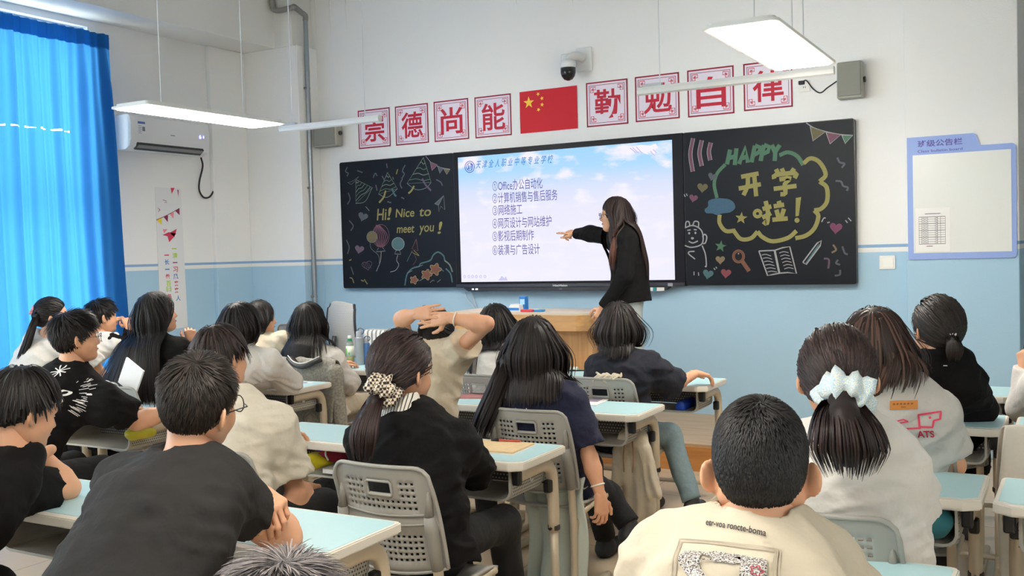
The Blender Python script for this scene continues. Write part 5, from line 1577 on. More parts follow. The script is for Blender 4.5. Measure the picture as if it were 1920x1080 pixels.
def person(label, head, yaw=None, pitch=0.0, roll=0.0, hs=1.0, fem=True, ty=None, pv=None, nb=None, top=None, sleeve='short', topm=None, loose=.018, bot=None, shoe=None,
           arms=None, legs=None, hair=None, shoulders=None, sw=None, size=1.0, group='students at their desks', skin=None, cat='person', neck_open=.066, wr=.006, stand=False, collar=None, body_h=.012, sl_t=.62, slr=1.0, wide=1.0):
    H = np.array(head, float)
    yaw = face_yaw(H) if yaw is None else yaw
    R = basis(yaw, pitch, roll)
    ty = yaw * .35 if ty is None else ty
    rv = np.array([math.cos(ty), -math.sin(ty), 0]); fw = np.array([math.sin(ty), math.cos(ty), 0])
    g = size * (0.93 if fem else 1.02)
    sw = (0.158 if fem else 0.185) * size if sw is None else sw
    pv = np.array(pv if pv is not None else H[:2] - fw[:2] * .20, float)
    if len(pv) == 2: pv = np.array([pv[0], pv[1], .535])
    nb = np.array(nb) if nb is not None else H - R[:, 1] * .035 - np.array([0, 0, .165 * hs])
    sp = nb - pv; up = _n(sp)
    fl = _n(fw - up * (fw @ up)); 
    mid = pv + sp * .42 - fl * .035; ch = pv + sp * .76 - fl * .018; upc = nb - up * .075
    if shoulders is None:
        shoulders = dict(R=nb + rv * sw - up * .062 + fl * .01, L=nb - rv * sw - up * .062 + fl * .01)
    shoulders = {k: np.array(v, float) for k, v in shoulders.items()}
    flat = (fl, .66)
    def torso(o, ow=0.0):
        L = [Cone(pv, mid, .160 * g * wide + o, .138 * g * wide + o + ow, .06, flat), Cone(mid, ch, .138 * g * wide + o + ow, .152 * g * wide + o, .06, flat), Cone(ch, upc, .152 * g * wide + o, .095 * g + o, .06, flat)]
        for k in 'RL':
            S_ = shoulders[k]
            L += [Cone(upc + (S_ - upc) * .25, S_, .062 * g + o * .6, .054 * g + o * .6, .05), Cone(nb + up * .035, nb + (S_ - nb) * .72 + up * .012, .040 * g + o * .4, .046 * g + o * .4, .05)]
            L += [Cone(ch + (S_ - ch) * .35 , S_ - up * .05, .085 * g + o * .7, .052 * g + o * .6, .06, flat)]
        return L
    arms = dict(arms or {})
    A = {}
    for k, sg in (('R', 1), ('L', -1)):
        a = dict(arms.get(k, {}))
        S_ = shoulders[k]
        e = np.array(a.get('elbow', S_ + fw * .17 + rv * sg * .07 + np.array([0, 0, .815 - S_[2]])))
        w = np.array(a.get('wrist', e + fw * .20 - rv * sg * .10 + np.array([0, 0, -.005])))
        hd = np.array(a.get('dir', w - e)); hn = np.array(a.get('back', (0, 0, 1.0)))
        A[k] = dict(s=S_, e=e, w=w, d=hd, n=hn, pose=a.get('pose', 'relaxed'), r=a.get('r', 1.0))
    hips = {k: pv + rv * sg * (.072 if stand else .09) * g for k, sg in (('R', 1), ('L', -1))}
    Lg = {}
    for k, sg in (('R', 1), ('L', -1)):
        l = (legs or {}).get(k, {})
        kn = np.array(l.get('knee', hips[k] + fw * .40 + rv * sg * .03 + np.array([0, 0, -.01])))
        an = np.array(l.get('ankle', kn + fw * .03 + np.array([0, 0, .09 - kn[2]])))
        Lg[k] = (hips[k], kn, an, np.array(l.get('toe', fw)))
    # ---- the body: one continuous figure
    nk0, nk1 = nb - up * .03, H + s_(R, (0, -.022, -.055), hs)
    prims = torso(-.004) + [Cone(nb - up * .02, nk1, .058 * g, .052 * g, .03)]
    for k in 'RL':
        a = A[k]; rr = g * a['r'] * (.84 if sleeve == 'long' else 1)
        prims += [Cone(a['s'], a['e'], .047 * rr, .039 * rr, .03), Cone(a['e'], a['e'] + (a['w'] - a['e']) * .3, .039 * rr, .041 * rr, .02), Cone(a['e'] + (a['w'] - a['e']) * .3, a['w'], .041 * rr, .0255 * g * a['r'], .02)]
        h, kn, an, toe = Lg[k]
        prims += [Cone(h, kn, .082 * g, .056 * g, .05), Cone(kn, an, .054 * g, .036 * g, .03), Cone(an + np.array([0, 0, -.045]), an + _n(toe) * .15 + np.array([0, 0, -.062]), .036, .028, .03)]
    V, F = mesh_field(prims, body_h)
    VV, FF = [V], [F]
    hv, hf = head_mesh(fem)
    VV.append(H + hs * (hv @ R.T)); FF.append(hf + len(V))
    for k in 'RL':
        a = A[k]; f_, u_ = frame(a['d'], a['n'])
        y_ = np.cross(u_, f_)
        hv2, hf2 = hand_mesh(a['pose'])
        hv2 = hv2.copy()
        if k == 'L': hv2[:, 1] *= -1; hf2 = hf2[:, ::-1]
        hv2 = hv2 * (1.0 if not fem else .92) * size
        FF.append(hf2 + sum(len(v) for v in VV)); VV.append(a['w'] + np.outer(hv2[:, 0], f_) + np.outer(hv2[:, 1], y_) + np.outer(hv2[:, 2], u_))
    loc = np.array([pv[0], pv[1], 0.0 if not stand else min(Lg['R'][2][2], Lg['L'][2][2]) - .09])
    p = np_mesh('person', np.concatenate(VV), np.concatenate(FF), skin or M_skin, None, loc)
    p.location = loc; p['_loc'] = [float(v) for v in loc]
    tag(p, label, cat, group)
    # ---- face
    fm = MB()
    for sd in (-1, 1):
        c = H + hs * (R @ np.array((sd * .031, .0800, .008)))
        M4 = Matrix(((R[0][0], R[0][1], R[0][2], 0), (R[1][0], R[1][1], R[1][2], 0), (R[2][0], R[2][1], R[2][2], 0), (0, 0, 0, 1)))
        e1 = MB(); e1.lathe([(.0001, -.0042), (.007, -.0034), (.0115, 0), (.007, .0034), (.0001, .0042)], tuple(c - loc), 12, M4); e1.build('eye', M_eyew, p, True)
        e2 = MB(); e2.lathe([(.0001, -.0044), (.0045, -.003), (.0052, 0), (.0045, .003), (.0001, .0044)], tuple(c - loc + hs * R[:, 1] * .0072), 10, M4); e2.build('iris', M_eye, p, True)
        b = MB(); b.tube([H - loc + hs * (R @ np.array(q)) for q in ((sd * .012, .0925, .029), (sd * .030, .0915, .034), (sd * .048, .080, .029))], [.0022, .0030, .0015], 6); b.build('eyebrow', M_eye, p, True)
    b = MB(); b.tube([H - loc + hs * (R @ np.array(q)) for q in ((-.019, .091, -.0555), (-.006, .1005, -.054), (0, .1000, -.055), (.006, .1005, -.054), (.019, .091, -.0555))], [.002, .0045, .0045, .0045, .002], 8); b.build('lips', M_lip, p, True)
    # ---- clothes
    shirt = None
    if top:
        ppv = pv - up * .04
        T = [Cone(ppv if i == 0 else t.a, t.b, t.ra, t.rb, t.k, t.flat, t.clip) for i, t in enumerate(torso(loose, loose * .6))]
        T[0].ra += .018; T[0].clip = (pv - up * .09, -up)
        T[0].a = pv - up * .10
        if stand: T[0].flat = (fl, .76); T[0].ra += .012
        for k in 'RL':
            a = A[k]
            if sleeve == 'short':
                d = _n(a['e'] - a['s']); ln = np.linalg.norm(a['e'] - a['s']); end = a['s'] + d * ln * sl_t
                T.append(Cone(a['s'], end + d * .02, (.052 * g + loose) * slr, (.056 * g + loose) * slr, .045, None, (end, d)))
            elif sleeve == 'long':
                T += [Cone(a['s'], a['e'], .050 * g + loose, .042 * g + loose, .04), Cone(a['e'], a['w'] + (a['w'] - a['e']) * .02, .042 * g + loose * .9, .030 * g + loose * .6, .03, None, (a['w'], _n(a['w'] - a['e'])))]
        nd = _n(nk1 - nb)
        sub = [Cone(nb + nd * .012 + fl * .012, nk1 + nd * .1, neck_open * g, neck_open * g * 1.1, .012)]
        amp = wr
        sd_ = int(abs(H[0] * 91 + H[1] * 37)) % 97
        def disp(P):
            q = P - pv
            l = np.stack([q @ rv, q @ fl, q @ up], 1)
            w1 = l + .035 * vnoise(l, 7.0, sd_ + 3)[:, None]
            c1 = w1 @ np.array([[.8, 0, .9], [0, 1, 0], [-.9, 0, 2.2]]); c2 = w1 @ np.array([[.8, 0, -.9], [0, 1, 0], [.9, 0, 2.2]])
            rdg = (1 - 2.4 * np.abs(vnoise(c1, 8.5, sd_))) * .6 + (1 - 2.4 * np.abs(vnoise(c2, 10.5, sd_ + 1))) * .5
            return -amp * (rdg * .9 + vnoise(l, 24.0, sd_ + 2) * .22 + vnoise(l, 5.0, sd_ + 4) * .6)
        V, F = mesh_field(T, 0.0085, sub, disp)
        shirt = np_mesh(top, V, F, topm, p, loc)
        # neckband
        c0 = nb + nd * .028 + fl * .010
        b = MB(); u1 = _n(np.cross(nd, fw)); u2 = np.cross(nd, u1)
        b.tube([tuple(c0 - loc + (neck_open * g + .004) * (math.cos(t) * u1 + math.sin(t) * u2 * 1.0) - nd * (.012 * math.sin(t) if False else 0)) for t in np.linspace(0, 2 * math.pi, 28, endpoint=False)], .008, 8, closed=True)
        b.build('neckband', collar or topm, p, True)
    if bot:
        B = [Cone(pv + up * .05, pv - up * .02, .135 * g + .010, .150 * g + .010, .06, flat)]
        for k in 'RL':
            h, kn, an, toe = Lg[k]
            B += [Cone(h, kn, .092 * g, .072 * g, .06), Cone(kn, an, .070 * g, .060 * g, .04, None, (an + (an - kn) * -.02, _n(an - kn)))]
        if stand:
            for q in B: q.clip = ([q.clip] if q.clip is not None else []) + [(pv - up * .05, up)]
        V, F = mesh_field(B, .012, (), lambda P: .006 * vnoise(P, 11.0, 5))
        np_mesh('trousers', V, F, bot, p, loc)
    if shoe is not False:
        shoe = shoe or M_shoe
        for k in 'RL':
            h, kn, an, toe = Lg[k]
            toe = _n(toe)
            V, F = mesh_field([Cone(an + np.array([0, 0, -.05]) - toe * .03, an + toe * .15 + np.array([0, 0, -.058]), .042, .036, .03), Cone(an, an - np.array([0, 0, .04]), .045, .045, .03)], .008)
            V[:, 2] = np.maximum(V[:, 2], an[2] - .088)
            np_mesh('shoe', V, F, shoe, p, loc)
    body = torso(loose, loose * .6)
    for h_ in (hair if isinstance(hair, list) else [hair] if hair else []):
        make_hair(p, H, R, hs, body=body, **h_)
    info = dict(p=p, H=H, R=R, hs=hs, loc=loc, shirt=shirt, body=body, fl=fl, rv=rv, up=up, nb=nb, A=A)
    return info
def s_(R, q, hs): return hs * (R @ np.array(q))
# ------------------------------------------------------------------ the class
BLACK, DARK, BROWN = (25, 21, 21), (34, 26, 25), (62, 45, 39)
M_char = mat('cloth_charcoal', (43, 42, 42), 0.9, noise=0.10, nscale=300, spec=.2, bump=.55, bscale=13, bdist=.02)
M_blackc = mat('cloth_black', (17, 16, 17), 0.9, noise=0.10, nscale=300, spec=.2, bump=.55, bscale=13, bdist=.02)
M_cream = mat('cloth_cream', (195, 184, 163), 0.85, noise=0.04, nscale=300, bump=.55, bscale=13, bdist=.02)
M_cream2 = mat('cloth_ivory', (212, 204, 186), 0.85, noise=0.04, nscale=300, bump=.55, bscale=13, bdist=.02)
M_whitec = mat('cloth_white', (214, 209, 202), 0.85, noise=0.03, nscale=300, bump=.55, bscale=13, bdist=.02)
M_greyc = mat('cloth_pale_grey', (208, 203, 196), 0.9, noise=0.08, nscale=200, bump=.55, bscale=13, bdist=.02)
M_melange = mat('cloth_grey_melange', (182, 178, 172), 0.9, noise=0.14, nscale=500, bump=.55, bscale=13, bdist=.02)
M_beige = mat('cloth_beige', (196, 182, 158), 0.9, noise=0.06, nscale=300, bump=.55, bscale=13, bdist=.02)
M_navy = mat('cloth_navy', (24, 28, 54), 0.9, noise=0.08, nscale=300, bump=.55, bscale=13, bdist=.02)
M_navy2 = mat('cloth_dark_navy', (25, 28, 40), 0.9, noise=0.08, nscale=300, bump=.55, bscale=13, bdist=.02)
M_jean = mat('jeans_grey_blue', (112, 130, 136), 0.85, noise=0.15, nscale=60, bump=.55, bscale=13, bdist=.02)
M_jean2 = mat('jeans_pale_grey', (168, 176, 176), 0.85, noise=0.12, nscale=60, bump=.55, bscale=13, bdist=.02)
M_trou = mat('trousers_black', (15, 15, 17), 0.9, noise=0.1, nscale=100, bump=.55, bscale=13, bdist=.02)
M_shoe = mat('shoe_dark', (40, 40, 42), 0.6)
M_wire = mat('glasses_wire', (120, 112, 104), 0.3, metal=0.8)
M_gblack = mat('glasses_black', (24, 22, 22), 0.3)
def top_of(cx, ytop, y, hs=1.0): return PY(cx, ytop, y) - np.array([0, 0, .146 * hs])
def hr(style, color, n, **k): return dict(style=style, color=color, n=n, **k)

# man at the front left in a charcoal T-shirt, arms folded on the desk
i1 = person('man in charcoal T-shirt, arms folded on the desk, nearest on the left', top_of(368, 660, 1.86, 1.03), hs=1.03, fem=False, yaw=-.10, pitch=.02, roll=-.24, ty=-.02, wide=1.16, pv=(-2.02, 1.46), size=1.06, top='t_shirt', topm=M_char, bot=M_trou, loose=.024, wr=.009,
    shoulders=dict(R=PY(408, 920, 1.86), L=PY(240, 908, 1.82)), sl_t=.46, slr=1.0,
    arms=dict(R=dict(elbow=PY(530, 1008, 2.10), wrist=(-2.10, 2.22, .815), pose='curl', r=1.25), L=dict(elbow=(-2.33, 2.10, .84), wrist=PY(488, 928, 2.04), dir=PY(550, 985, 1.98) - PY(488, 928, 2.04), back=(.75, -.45, .5), pose='curl')),
    hair=hr('short', (40, 34, 30), 4200, seed=1, lk=.75, wid=.5, vol=.8, lift_k=1.0))
glasses(i1['p'], i1['H'], i1['R'], 1.06, M_gblack)
# boy at the left edge, chin on hand
i2 = person('boy in black T-shirt resting his chin on his hand, far left edge', top_of(38, 690, 1.98), fem=False, yaw=.20, pitch=-.30, ty=.1, pv=(-3.02, 1.55), top='t_shirt', topm=M_blackc, bot=M_trou, loose=.026, wr=.010,
    shoulders=dict(R=PY(15, 925, 2.0), L=PY(-150, 930, 1.9)),
    arms=dict(R=dict(elbow=PY(128, 915, 2.26), wrist=PY(78, 852, 2.18), dir=PY(25, 880, 2.10) - PY(78, 852, 2.18), back=(.1, -.5, .8), pose='curl')),
    hair=hr('bob', BLACK, 1100, seed=2, zend=PY(60, 748, 1.98)[2], vol=1.1, hug=.10, flick=.01, inw=.3))
# boy in printed black T-shirt
i3 = person('boy with glasses in black T-shirt with white print on its back', top_of(140, 583, 3.28), fem=False, yaw=.45, pitch=.02, ty=.05, pv=(-4.50, 2.98), top='t_shirt', topm=M_blackc, bot=M_trou, loose=.026, wr=.010,
    shoulders=dict(R=PY(206, 758, 3.28), L=PY(98, 735, 3.22)),
    arms=dict(R=dict(elbow=PY(256, 790, 3.44), wrist=PY(330, 768, 3.62), pose='relaxed', r=1.15)),
    hair=hr('short', BLACK, 1900, seed=3, lk=1.15, vol=1.5, wid=.8, lift_k=.5))
glasses(i3['p'], i3['H'], i3['R'], 1.05, M_wire)
# ponytail girl by the curtain
i4 = person('girl in white with high ponytail and pink tie, before the blue curtain', top_of(97, 557, 4.2), yaw=.62, ty=.1, pv=(-6.0, 3.95), top='shirt', topm=M_whitec, bot=M_trou, wr=.010, loose=.026,
    shoulders=dict(R=PY(140, 640, 4.25), L=PY(70, 640, 4.15)), hair=hr('tail', BLACK, 420, tie=(0, -.108, .062), seed=4))
T4 = i4['H'] + i4['R'] @ np.array((0, -.115, .065))
make_tail(i4['p'], T4, [T4, PY(74, 575, 4.12), PY(62, 610, 4.06), PY(48, 650, 4.02), PY(30, 694, 4.0)], BLACK, 130, .02, .036, 4)
scrunchie(i4['p'], T4, i4['R'] @ np.array((0, -1, .5)), .022, .010, mat('tie_pink', (222, 150, 150), .6), 'hair_tie')
# girl in a white vest, hands clasped
i5 = person('girl in white vest over black sleeves, hands clasped at her chin', top_of(190, 560, 5.0), yaw=.42, ty=.25, pv=(-6.55, 4.72), top='vest', topm=M_whitec, bot=M_trou, sleeve='none', wr=.010,
    shoulders=dict(R=PY(213, 640, 5.0), L=PY(172, 638, 5.0)),
    arms=dict(R=dict(elbow=PY(240, 662, 5.12), wrist=PY(243, 614, 5.12), dir=(-.25, .05, .4), back=(.6, -.6, .2), pose='curl'), L=dict(elbow=PY(250, 655, 5.3), wrist=PY(240, 610, 5.25), dir=(-.2, -.2, .4), back=(.5, .4, .2), pose='curl')),
    hair=hr('short', BLACK, 900, seed=5, lk=1.3, vol=1.4, lift_k=.3, wid=1.0))
V, F = mesh_field([Cone(i5['A'][k]['s'], i5['A'][k]['e'], .066, .058, .03) for k in 'RL'] + [Cone(i5['A'][k]['e'], i5['A'][k]['e'] + (i5['A'][k]['w'] - i5['A'][k]['e']) * .75, .058, .046, .03) for k in 'RL'], .009)
np_mesh('sleeves', V, F, M_blackc, i5['p'], i5['loc'])
# long haired girl in black
i6 = person('girl in black with very long straight hair, hand raised by her chin', top_of(294, 547, 4.3), yaw=.62, pitch=.12, ty=.15, pv=(-5.12, 4.0), top='sweater', topm=M_blackc, bot=M_trou, sleeve='long', wr=.008,
    shoulders=dict(R=PY(338, 655, 4.3), L=PY(262, 655, 4.25)),
    arms=dict(R=dict(elbow=PY(368, 690, 4.48), wrist=PY(360, 642, 4.5), dir=(-.12, .02, .5), back=(.6, -.6, .1), pose='curl')),
    hair=hr('long', BLACK, 800, zend=PY(250, 742, 4.1)[2], seed=6, vol=1.1, wid=.9))
# bowl cut boy in cream T-shirt
i7 = person('boy with bowl cut in cream T-shirt, right arm hanging down', top_of(414, 610, 3.02), fem=False, yaw=.10, pitch=.0, roll=.06, ty=.05, pv=(-2.92, 2.86), nb=PY(450, 768, 2.98), top='t_shirt', topm=M_cream2, bot=M_trou, loose=.026, wr=.010,
    shoulders=dict(R=PY(520, 800, 3.02), L=PY(385, 798, 2.96)), sl_t=.72, slr=1.12,
    arms=dict(R=dict(elbow=PY(556, 925, 3.08), wrist=PY(580, 915, 3.34), pose='relaxed', r=1.0)),
    hair=hr('bob', (40, 29, 27), 900, seed=7, zend=PY(450, 655, 3.0)[2], vol=1.15, hug=.10, flick=.01, inw=.3))
# girl in grey-white shirt
i8 = person('girl with dark bob in grey-white shirt, sleeve lying on the desk', top_of(452, 568, 4.42), yaw=.42, ty=.1, pv=(-4.55, 4.25), top='shirt', topm=M_greyc, bot=M_trou, sleeve='long', wr=.010, loose=.03,
    shoulders=dict(R=PY(505, 680, 4.45), L=PY(432, 672, 4.4)),
    arms=dict(R=dict(elbow=PY(545, 718, 4.66), wrist=PY(500, 722, 4.86), pose='relaxed', r=1.2)),
    hair=hr('bob', BLACK, 600, zend=PY(470, 650, 4.4)[2], seed=8, vol=1.2))
# girl beyond her
i9 = person('girl in off-white shirt beyond the bob haired girl, face in profile', top_of(487, 563, 5.5), yaw=.80, ty=.2, pv=(-5.35, 5.3), top='shirt', topm=M_cream, bot=M_trou, sleeve='long', wr=.010, loose=.03,
    shoulders=dict(R=PY(527, 642, 5.5), L=PY(478, 640, 5.45)), hair=hr('bob', BLACK, 420, zend=PY(500, 625, 5.5)[2], seed=9))
# girl in pale sweater with the tweed jacket on her chair
i10 = person('long-haired girl in pale sweater, tweed jacket on her chair', top_of(580, 567, 5.42), yaw=.22, ty=.1, pv=(-4.62, 5.44), top='sweater', topm=M_greyc, bot=M_cream, sleeve='long', wr=.010, loose=.032,
    shoulders=dict(R=PY(622, 672, 5.42), L=PY(562, 670, 5.38)),
    arms=dict(R=dict(elbow=PY(655, 716, 5.48), wrist=PY(650, 738, 5.62), dir=(.02, .1, -.2), pose='relaxed', r=1.2)),
    hair=hr('long', BLACK, 700, zend=PY(560, 676, 5.2)[2], seed=10))
# girl with both hands on her head
i11 = person('girl in beige T-shirt with both hands clasped behind her head', top_of(822, 578, 4.22), yaw=-.10, pitch=.18, ty=.0, pv=(-2.86, 4.12), top='t_shirt', topm=M_beige, bot=M_trou, shoe=False, wr=.010, loose=.024, nb=PY(812, 655, 4.16),
    shoulders=dict(R=PY(848, 668, 4.18), L=PY(770, 668, 4.14)), sl_t=.42, slr=1.12,
    arms=dict(R=dict(elbow=PY(912, 607, 4.05), wrist=PY(838, 596, 4.0), dir=PY(780, 602, 3.98) - PY(838, 596, 4.0), back=(.1, -1, .1), pose='flat'), L=dict(elbow=PY(752, 598, 4.02), wrist=PY(782, 588, 3.99), dir=(.2, 0, .02), back=(.05, -1, .3), pose='flat')),
    hair=hr('tail', BLACK, 460, tie=(-.02, -.10, .09), seed=11), legs=dict(L=dict(knee=(-3.02, 4.52, .48), ankle=tuple(PY(592, 916, 4.56)), toe=(.6, .2, -.7))))
V, F = mesh_field([Ell(PY(800, 586, 4.08), (.045, .04, .035), k=.02)], .008, (), lambda P: .008 * vnoise(P, 60.0, 3))
np_mesh('hair_bun', V, F, hair_mats(BLACK)[1], i11['p'], i11['loc'])
V, F = mesh_field([Ell(PY(795 + dx, 580 + dy, 4.02), (.018, .012, .012), k=.008) for dx, dy in ((-10, 2), (-2, 0), (6, -2), (13, 1), (2, 4))], .006)
np_mesh('hair_flower', V, F, mat('flower_cream', (226, 220, 200), .6), i11['p'], i11['loc'])
def bracelet(i, k, t, r, m, th=.004):
    a = i['A'][k]; c = a['e'] + (a['w'] - a['e']) * t; d = _n(a['w'] - a['e']); u = _n(np.cross(d, (0.2, .3, 1))); w = np.cross(d, u)
    b = MB(); b.tube([tuple(c - i['loc'] + r * (math.cos(q) * u + math.sin(q) * w)) for q in np.linspace(0, 2 * math.pi, 20, endpoint=False)], th, 6, closed=True)
    b.build('bracelet', m, i['p'], True)
bracelet(i11, 'R', .78, .032, mat('bracelet_pearl', (226, 214, 196), .4))
# long haired girl by the podium
i12 = person('girl in white T-shirt with long black hair, in front of the podium', top_of(930, 570, 5.2), yaw=.02, ty=.0, pv=(-2.98, 5.16), top='t_shirt', topm=M_whitec, bot=M_trou, wr=.008, loose=.024,
    shoulders=dict(R=PY(960, 668, 5.2), L=PY(895, 668, 5.18)), hair=hr('long', BLACK, 700, zend=PY(920, 700, 5.0)[2], seed=12, flick=.06, hug=.062, inw=.7))
# ponytail girl in the black jacket
i13 = person('girl in black jacket with checked scrunchie round a low ponytail', top_of(752, 622, 3.06, 1.12), hs=1.12, yaw=.20, pitch=-.08, ty=.10, pv=(-2.06, 2.98), top='jacket', topm=M_blackc, bot=M_trou, shoe=M_shoe, sleeve='long', wr=.013, loose=.038, neck_open=.085,
    nb=PY(768, 790, 3.03), shoulders=dict(R=PY(855, 832, 3.10), L=PY(690, 832, 3.00)),
    arms=dict(R=dict(elbow=PY(888, 880, 3.28), wrist=PY(860, 870, 3.50), pose='relaxed', r=1.2)),
    hair=hr('tail', (46, 34, 32), 1000, tie=(-.012, -.118, -.045), seed=13, vol=1.9, wid=.8), legs=dict(R=dict(knee=(-1.99, 3.42, .50), ankle=(-1.97, 3.46, .10)), L=dict(knee=(-2.26, 3.42, .52), ankle=(-2.25, 3.55, .09))))
T13 = PY(712, 733, 2.90)
make_tail(i13['p'], T13, [T13 + np.array([0.01, .03, .02]), T13, PY(694, 770, 2.84), PY(682, 810, 2.80), PY(680, 868, 2.80)], (46, 34, 32), 420, .028, .060, 13, .7)
def checked():
    m = mat('scrunchie_check', (60, 46, 38), .8); nt, b = nodes_of(m)
    c = nt.nodes.new('ShaderNodeTexChecker'); c.inputs['Scale'].default_value = 95; c.inputs['Color1'].default_value = lin((60, 44, 36)) + (1,); c.inputs['Color2'].default_value = lin((226, 212, 192)) + (1,)
    tc = nt.nodes.new('ShaderNodeTexCoord'); nt.links.new(tc.outputs['Object'], c.inputs['Vector']); nt.links.new(c.outputs['Color'], b.inputs['Base Color']); return m
scrunchie(i13['p'], T13 + np.array([.005, .012, 0]), (-.4, -1, -.7), .038, .030, checked())
def striped():
    m = mat('collar_stripe', (224, 218, 206), .8); nt, b = nodes_of(m)
    w = nt.nodes.new('ShaderNodeTexWave'); w.inputs['Scale'].default_value = 26; w.bands_direction = 'X'
    r = nt.nodes.new('ShaderNodeValToRGB'); r.color_ramp.interpolation = 'CONSTANT'; r.color_ramp.elements[0].color = lin((40, 38, 38)) + (1,); r.color_ramp.elements[1].position = .16; r.color_ramp.elements[1].color = lin((226, 220, 208)) + (1,)
    tc = nt.nodes.new('ShaderNodeTexCoord'); nt.links.new(tc.outputs['Object'], w.inputs['Vector']); nt.links.new(w.outputs['Fac'], r.inputs['Fac']); nt.links.new(r.outputs['Color'], b.inputs['Base Color']); return m
nd = PY(754, 762, 3.0)
V, F = mesh_field([Cone(nd + np.array([0, 0, -.045]), nd + np.array([.0, .01, .035]), .105, .070, .02, (np.array([0, 1.0, 0]), .8))], .007, [Cone(nd + np.array([0, .02, -.1]), nd + np.array([0, .02, .12]), .062, .062, .01)])
np_mesh('shirt_collar', V, F, striped(), i13['p'], i13['loc'])
# girl in navy T-shirt
i14 = person('girl in navy T-shirt, long hair over one shoulder, right arm hanging down', top_of(1000, 596, 4.05, 1.05), hs=1.05, yaw=-.12, pitch=-.04, ty=.05, pv=(-2.12, 4.16), top='t_shirt', topm=M_navy, bot=M_trou, shoe=M_shoe, wr=.010, loose=.028,
    shoulders=dict(R=PY(1066, 752, 4.06), L=PY(945, 752, 4.0)), sl_t=.80, slr=1.05,
    arms=dict(R=dict(elbow=PY(1106, 858, 4.06), wrist=PY(1126, 930, 4.04), dir=PY(1130, 985, 4.03) - PY(1126, 930, 4.04), back=(.8, -.5, 0), pose='relaxed')),
    hair=hr('long', (32, 24, 24), 900, zend=PY(985, 735, 3.95)[2], seed=14, vol=1.2), legs=dict(R=dict(knee=PY(1140, 930, 4.45), ankle=PY(1180, 985, 4.42)), L=dict(knee=(-2.12, 4.52, .5), ankle=(-2.1, 4.66, .09))))
make_tail(i14['p'], None, [PY(965, 640, 4.0), PY(948, 690, 3.93), PY(930, 735, 3.90), PY(908, 785, 3.88), PY(892, 832, 3.90)], (32, 24, 24), 340, .085, .060, 14, .8)
bpy.data.objects[i14['p'].name]
bracelet(i14, 'R', .72, .031, mat('bracelet_white', (230, 226, 220), .4))
# student whose arm lies along the desk
i15 = person('student in dark navy T-shirt with chin-length hair, bare arm along the desk', top_of(1160, 567, 5.2, 1.05), hs=1.05, yaw=-.12, ty=.0, pv=(-2.26, 5.26), top='t_shirt', topm=M_navy2, bot=M_jean, shoe=M_shoe, wr=.012, loose=.034,
    shoulders=dict(R=PY(1216, 690, 5.24), L=PY(1128, 690, 5.2)), sl_t=.98, slr=1.12,
    arms=dict(R=dict(elbow=PY(1262, 722, 5.40), wrist=PY(1306, 700, 5.66), dir=PY(1336, 705, 5.74) - PY(1306, 700, 5.66), pose='relaxed')),
    hair=hr('bob', (36, 30, 29), 800, zend=PY(1170, 656, 5.1)[2], seed=15, vol=1.1, hug=.066), legs=dict(R=dict(knee=PY(1256, 815, 5.50), ankle=PY(1298, 940, 5.40)), L=dict(knee=(-2.25, 5.5, .5), ankle=(-2.2, 5.55, .09))))
# crew cut boy
i16 = person('crew cut boy in cream T-shirt with ornate print, nearest on the right', top_of(1423, 739, 1.80, 1.04), hs=1.04, fem=False, yaw=-.22, pitch=-.12, ty=-.02, pv=(-.50, 1.52), top='t_shirt', topm=M_cream, bot=M_trou, loose=.030, wr=.010, size=1.0,
    nb=PY(1428, 1005, 1.77), shoulders=dict(R=PY(1532, 1078, 1.84), L=PY(1248, 1052, 1.78)), hair=hr('crew', (34, 33, 34), 9000, seed=16, front=.08))
# ponytail girl with blue scrunchie
i17 = person('girl in white T-shirt with pale blue scrunchie and ponytail', top_of(1568, 612, 2.82, 1.06), hs=1.06, yaw=-.28, pitch=-.03, ty=-.05, pv=(-.52, 2.92), top='t_shirt', topm=M_whitec, bot=M_trou, wr=.010, loose=.030,
    nb=PY(1590, 800, 2.80), shoulders=dict(R=PY(1668, 878, 2.84), L=PY(1512, 858, 2.82)), sl_t=.85, slr=1.15, arms=dict(R=dict(elbow=PY(1705, 945, 2.98))),
    hair=hr('tail', (44, 32, 31), 1000, tie=(.012, -.120, -.045), seed=17, vol=1.7, wid=.8))
T17 = PY(1583, 742, 2.66)
make_tail(i17['p'], T17, [T17 + np.array([0, .03, .01]), T17 + np.array([0, -.03, -.02]), PY(1586, 800, 2.58), PY(1590, 840, 2.58), PY(1592, 895, 2.60)], (40, 29, 28), 520, .032, .105, 17, .7)
def mottled(n, a, b):
    m = mat(n, a, .8); nt, bs = nodes_of(m); t = nt.nodes.new('ShaderNodeTexNoise'); t.inputs['Scale'].default_value = 60; t.inputs['Detail'].default_value = 3
    r = nt.nodes.new('ShaderNodeValToRGB'); r.color_ramp.elements[0].position = .42; r.color_ramp.elements[0].color = lin(a) + (1,); r.color_ramp.elements[1].position = .55; r.color_ramp.elements[1].color = lin(b) + (1,)
    nt.links.new(t.outputs['Fac'], r.inputs['Fac']); nt.links.new(r.outputs['Color'], bs.inputs['Base Color']); return m
scrunchie(i17['p'], T17 + np.array([0, .012, .0]), (0, -1, -.9), .042, .032, mottled('scrunchie_blue', (158, 198, 224), (228, 228, 214)), seed=4)
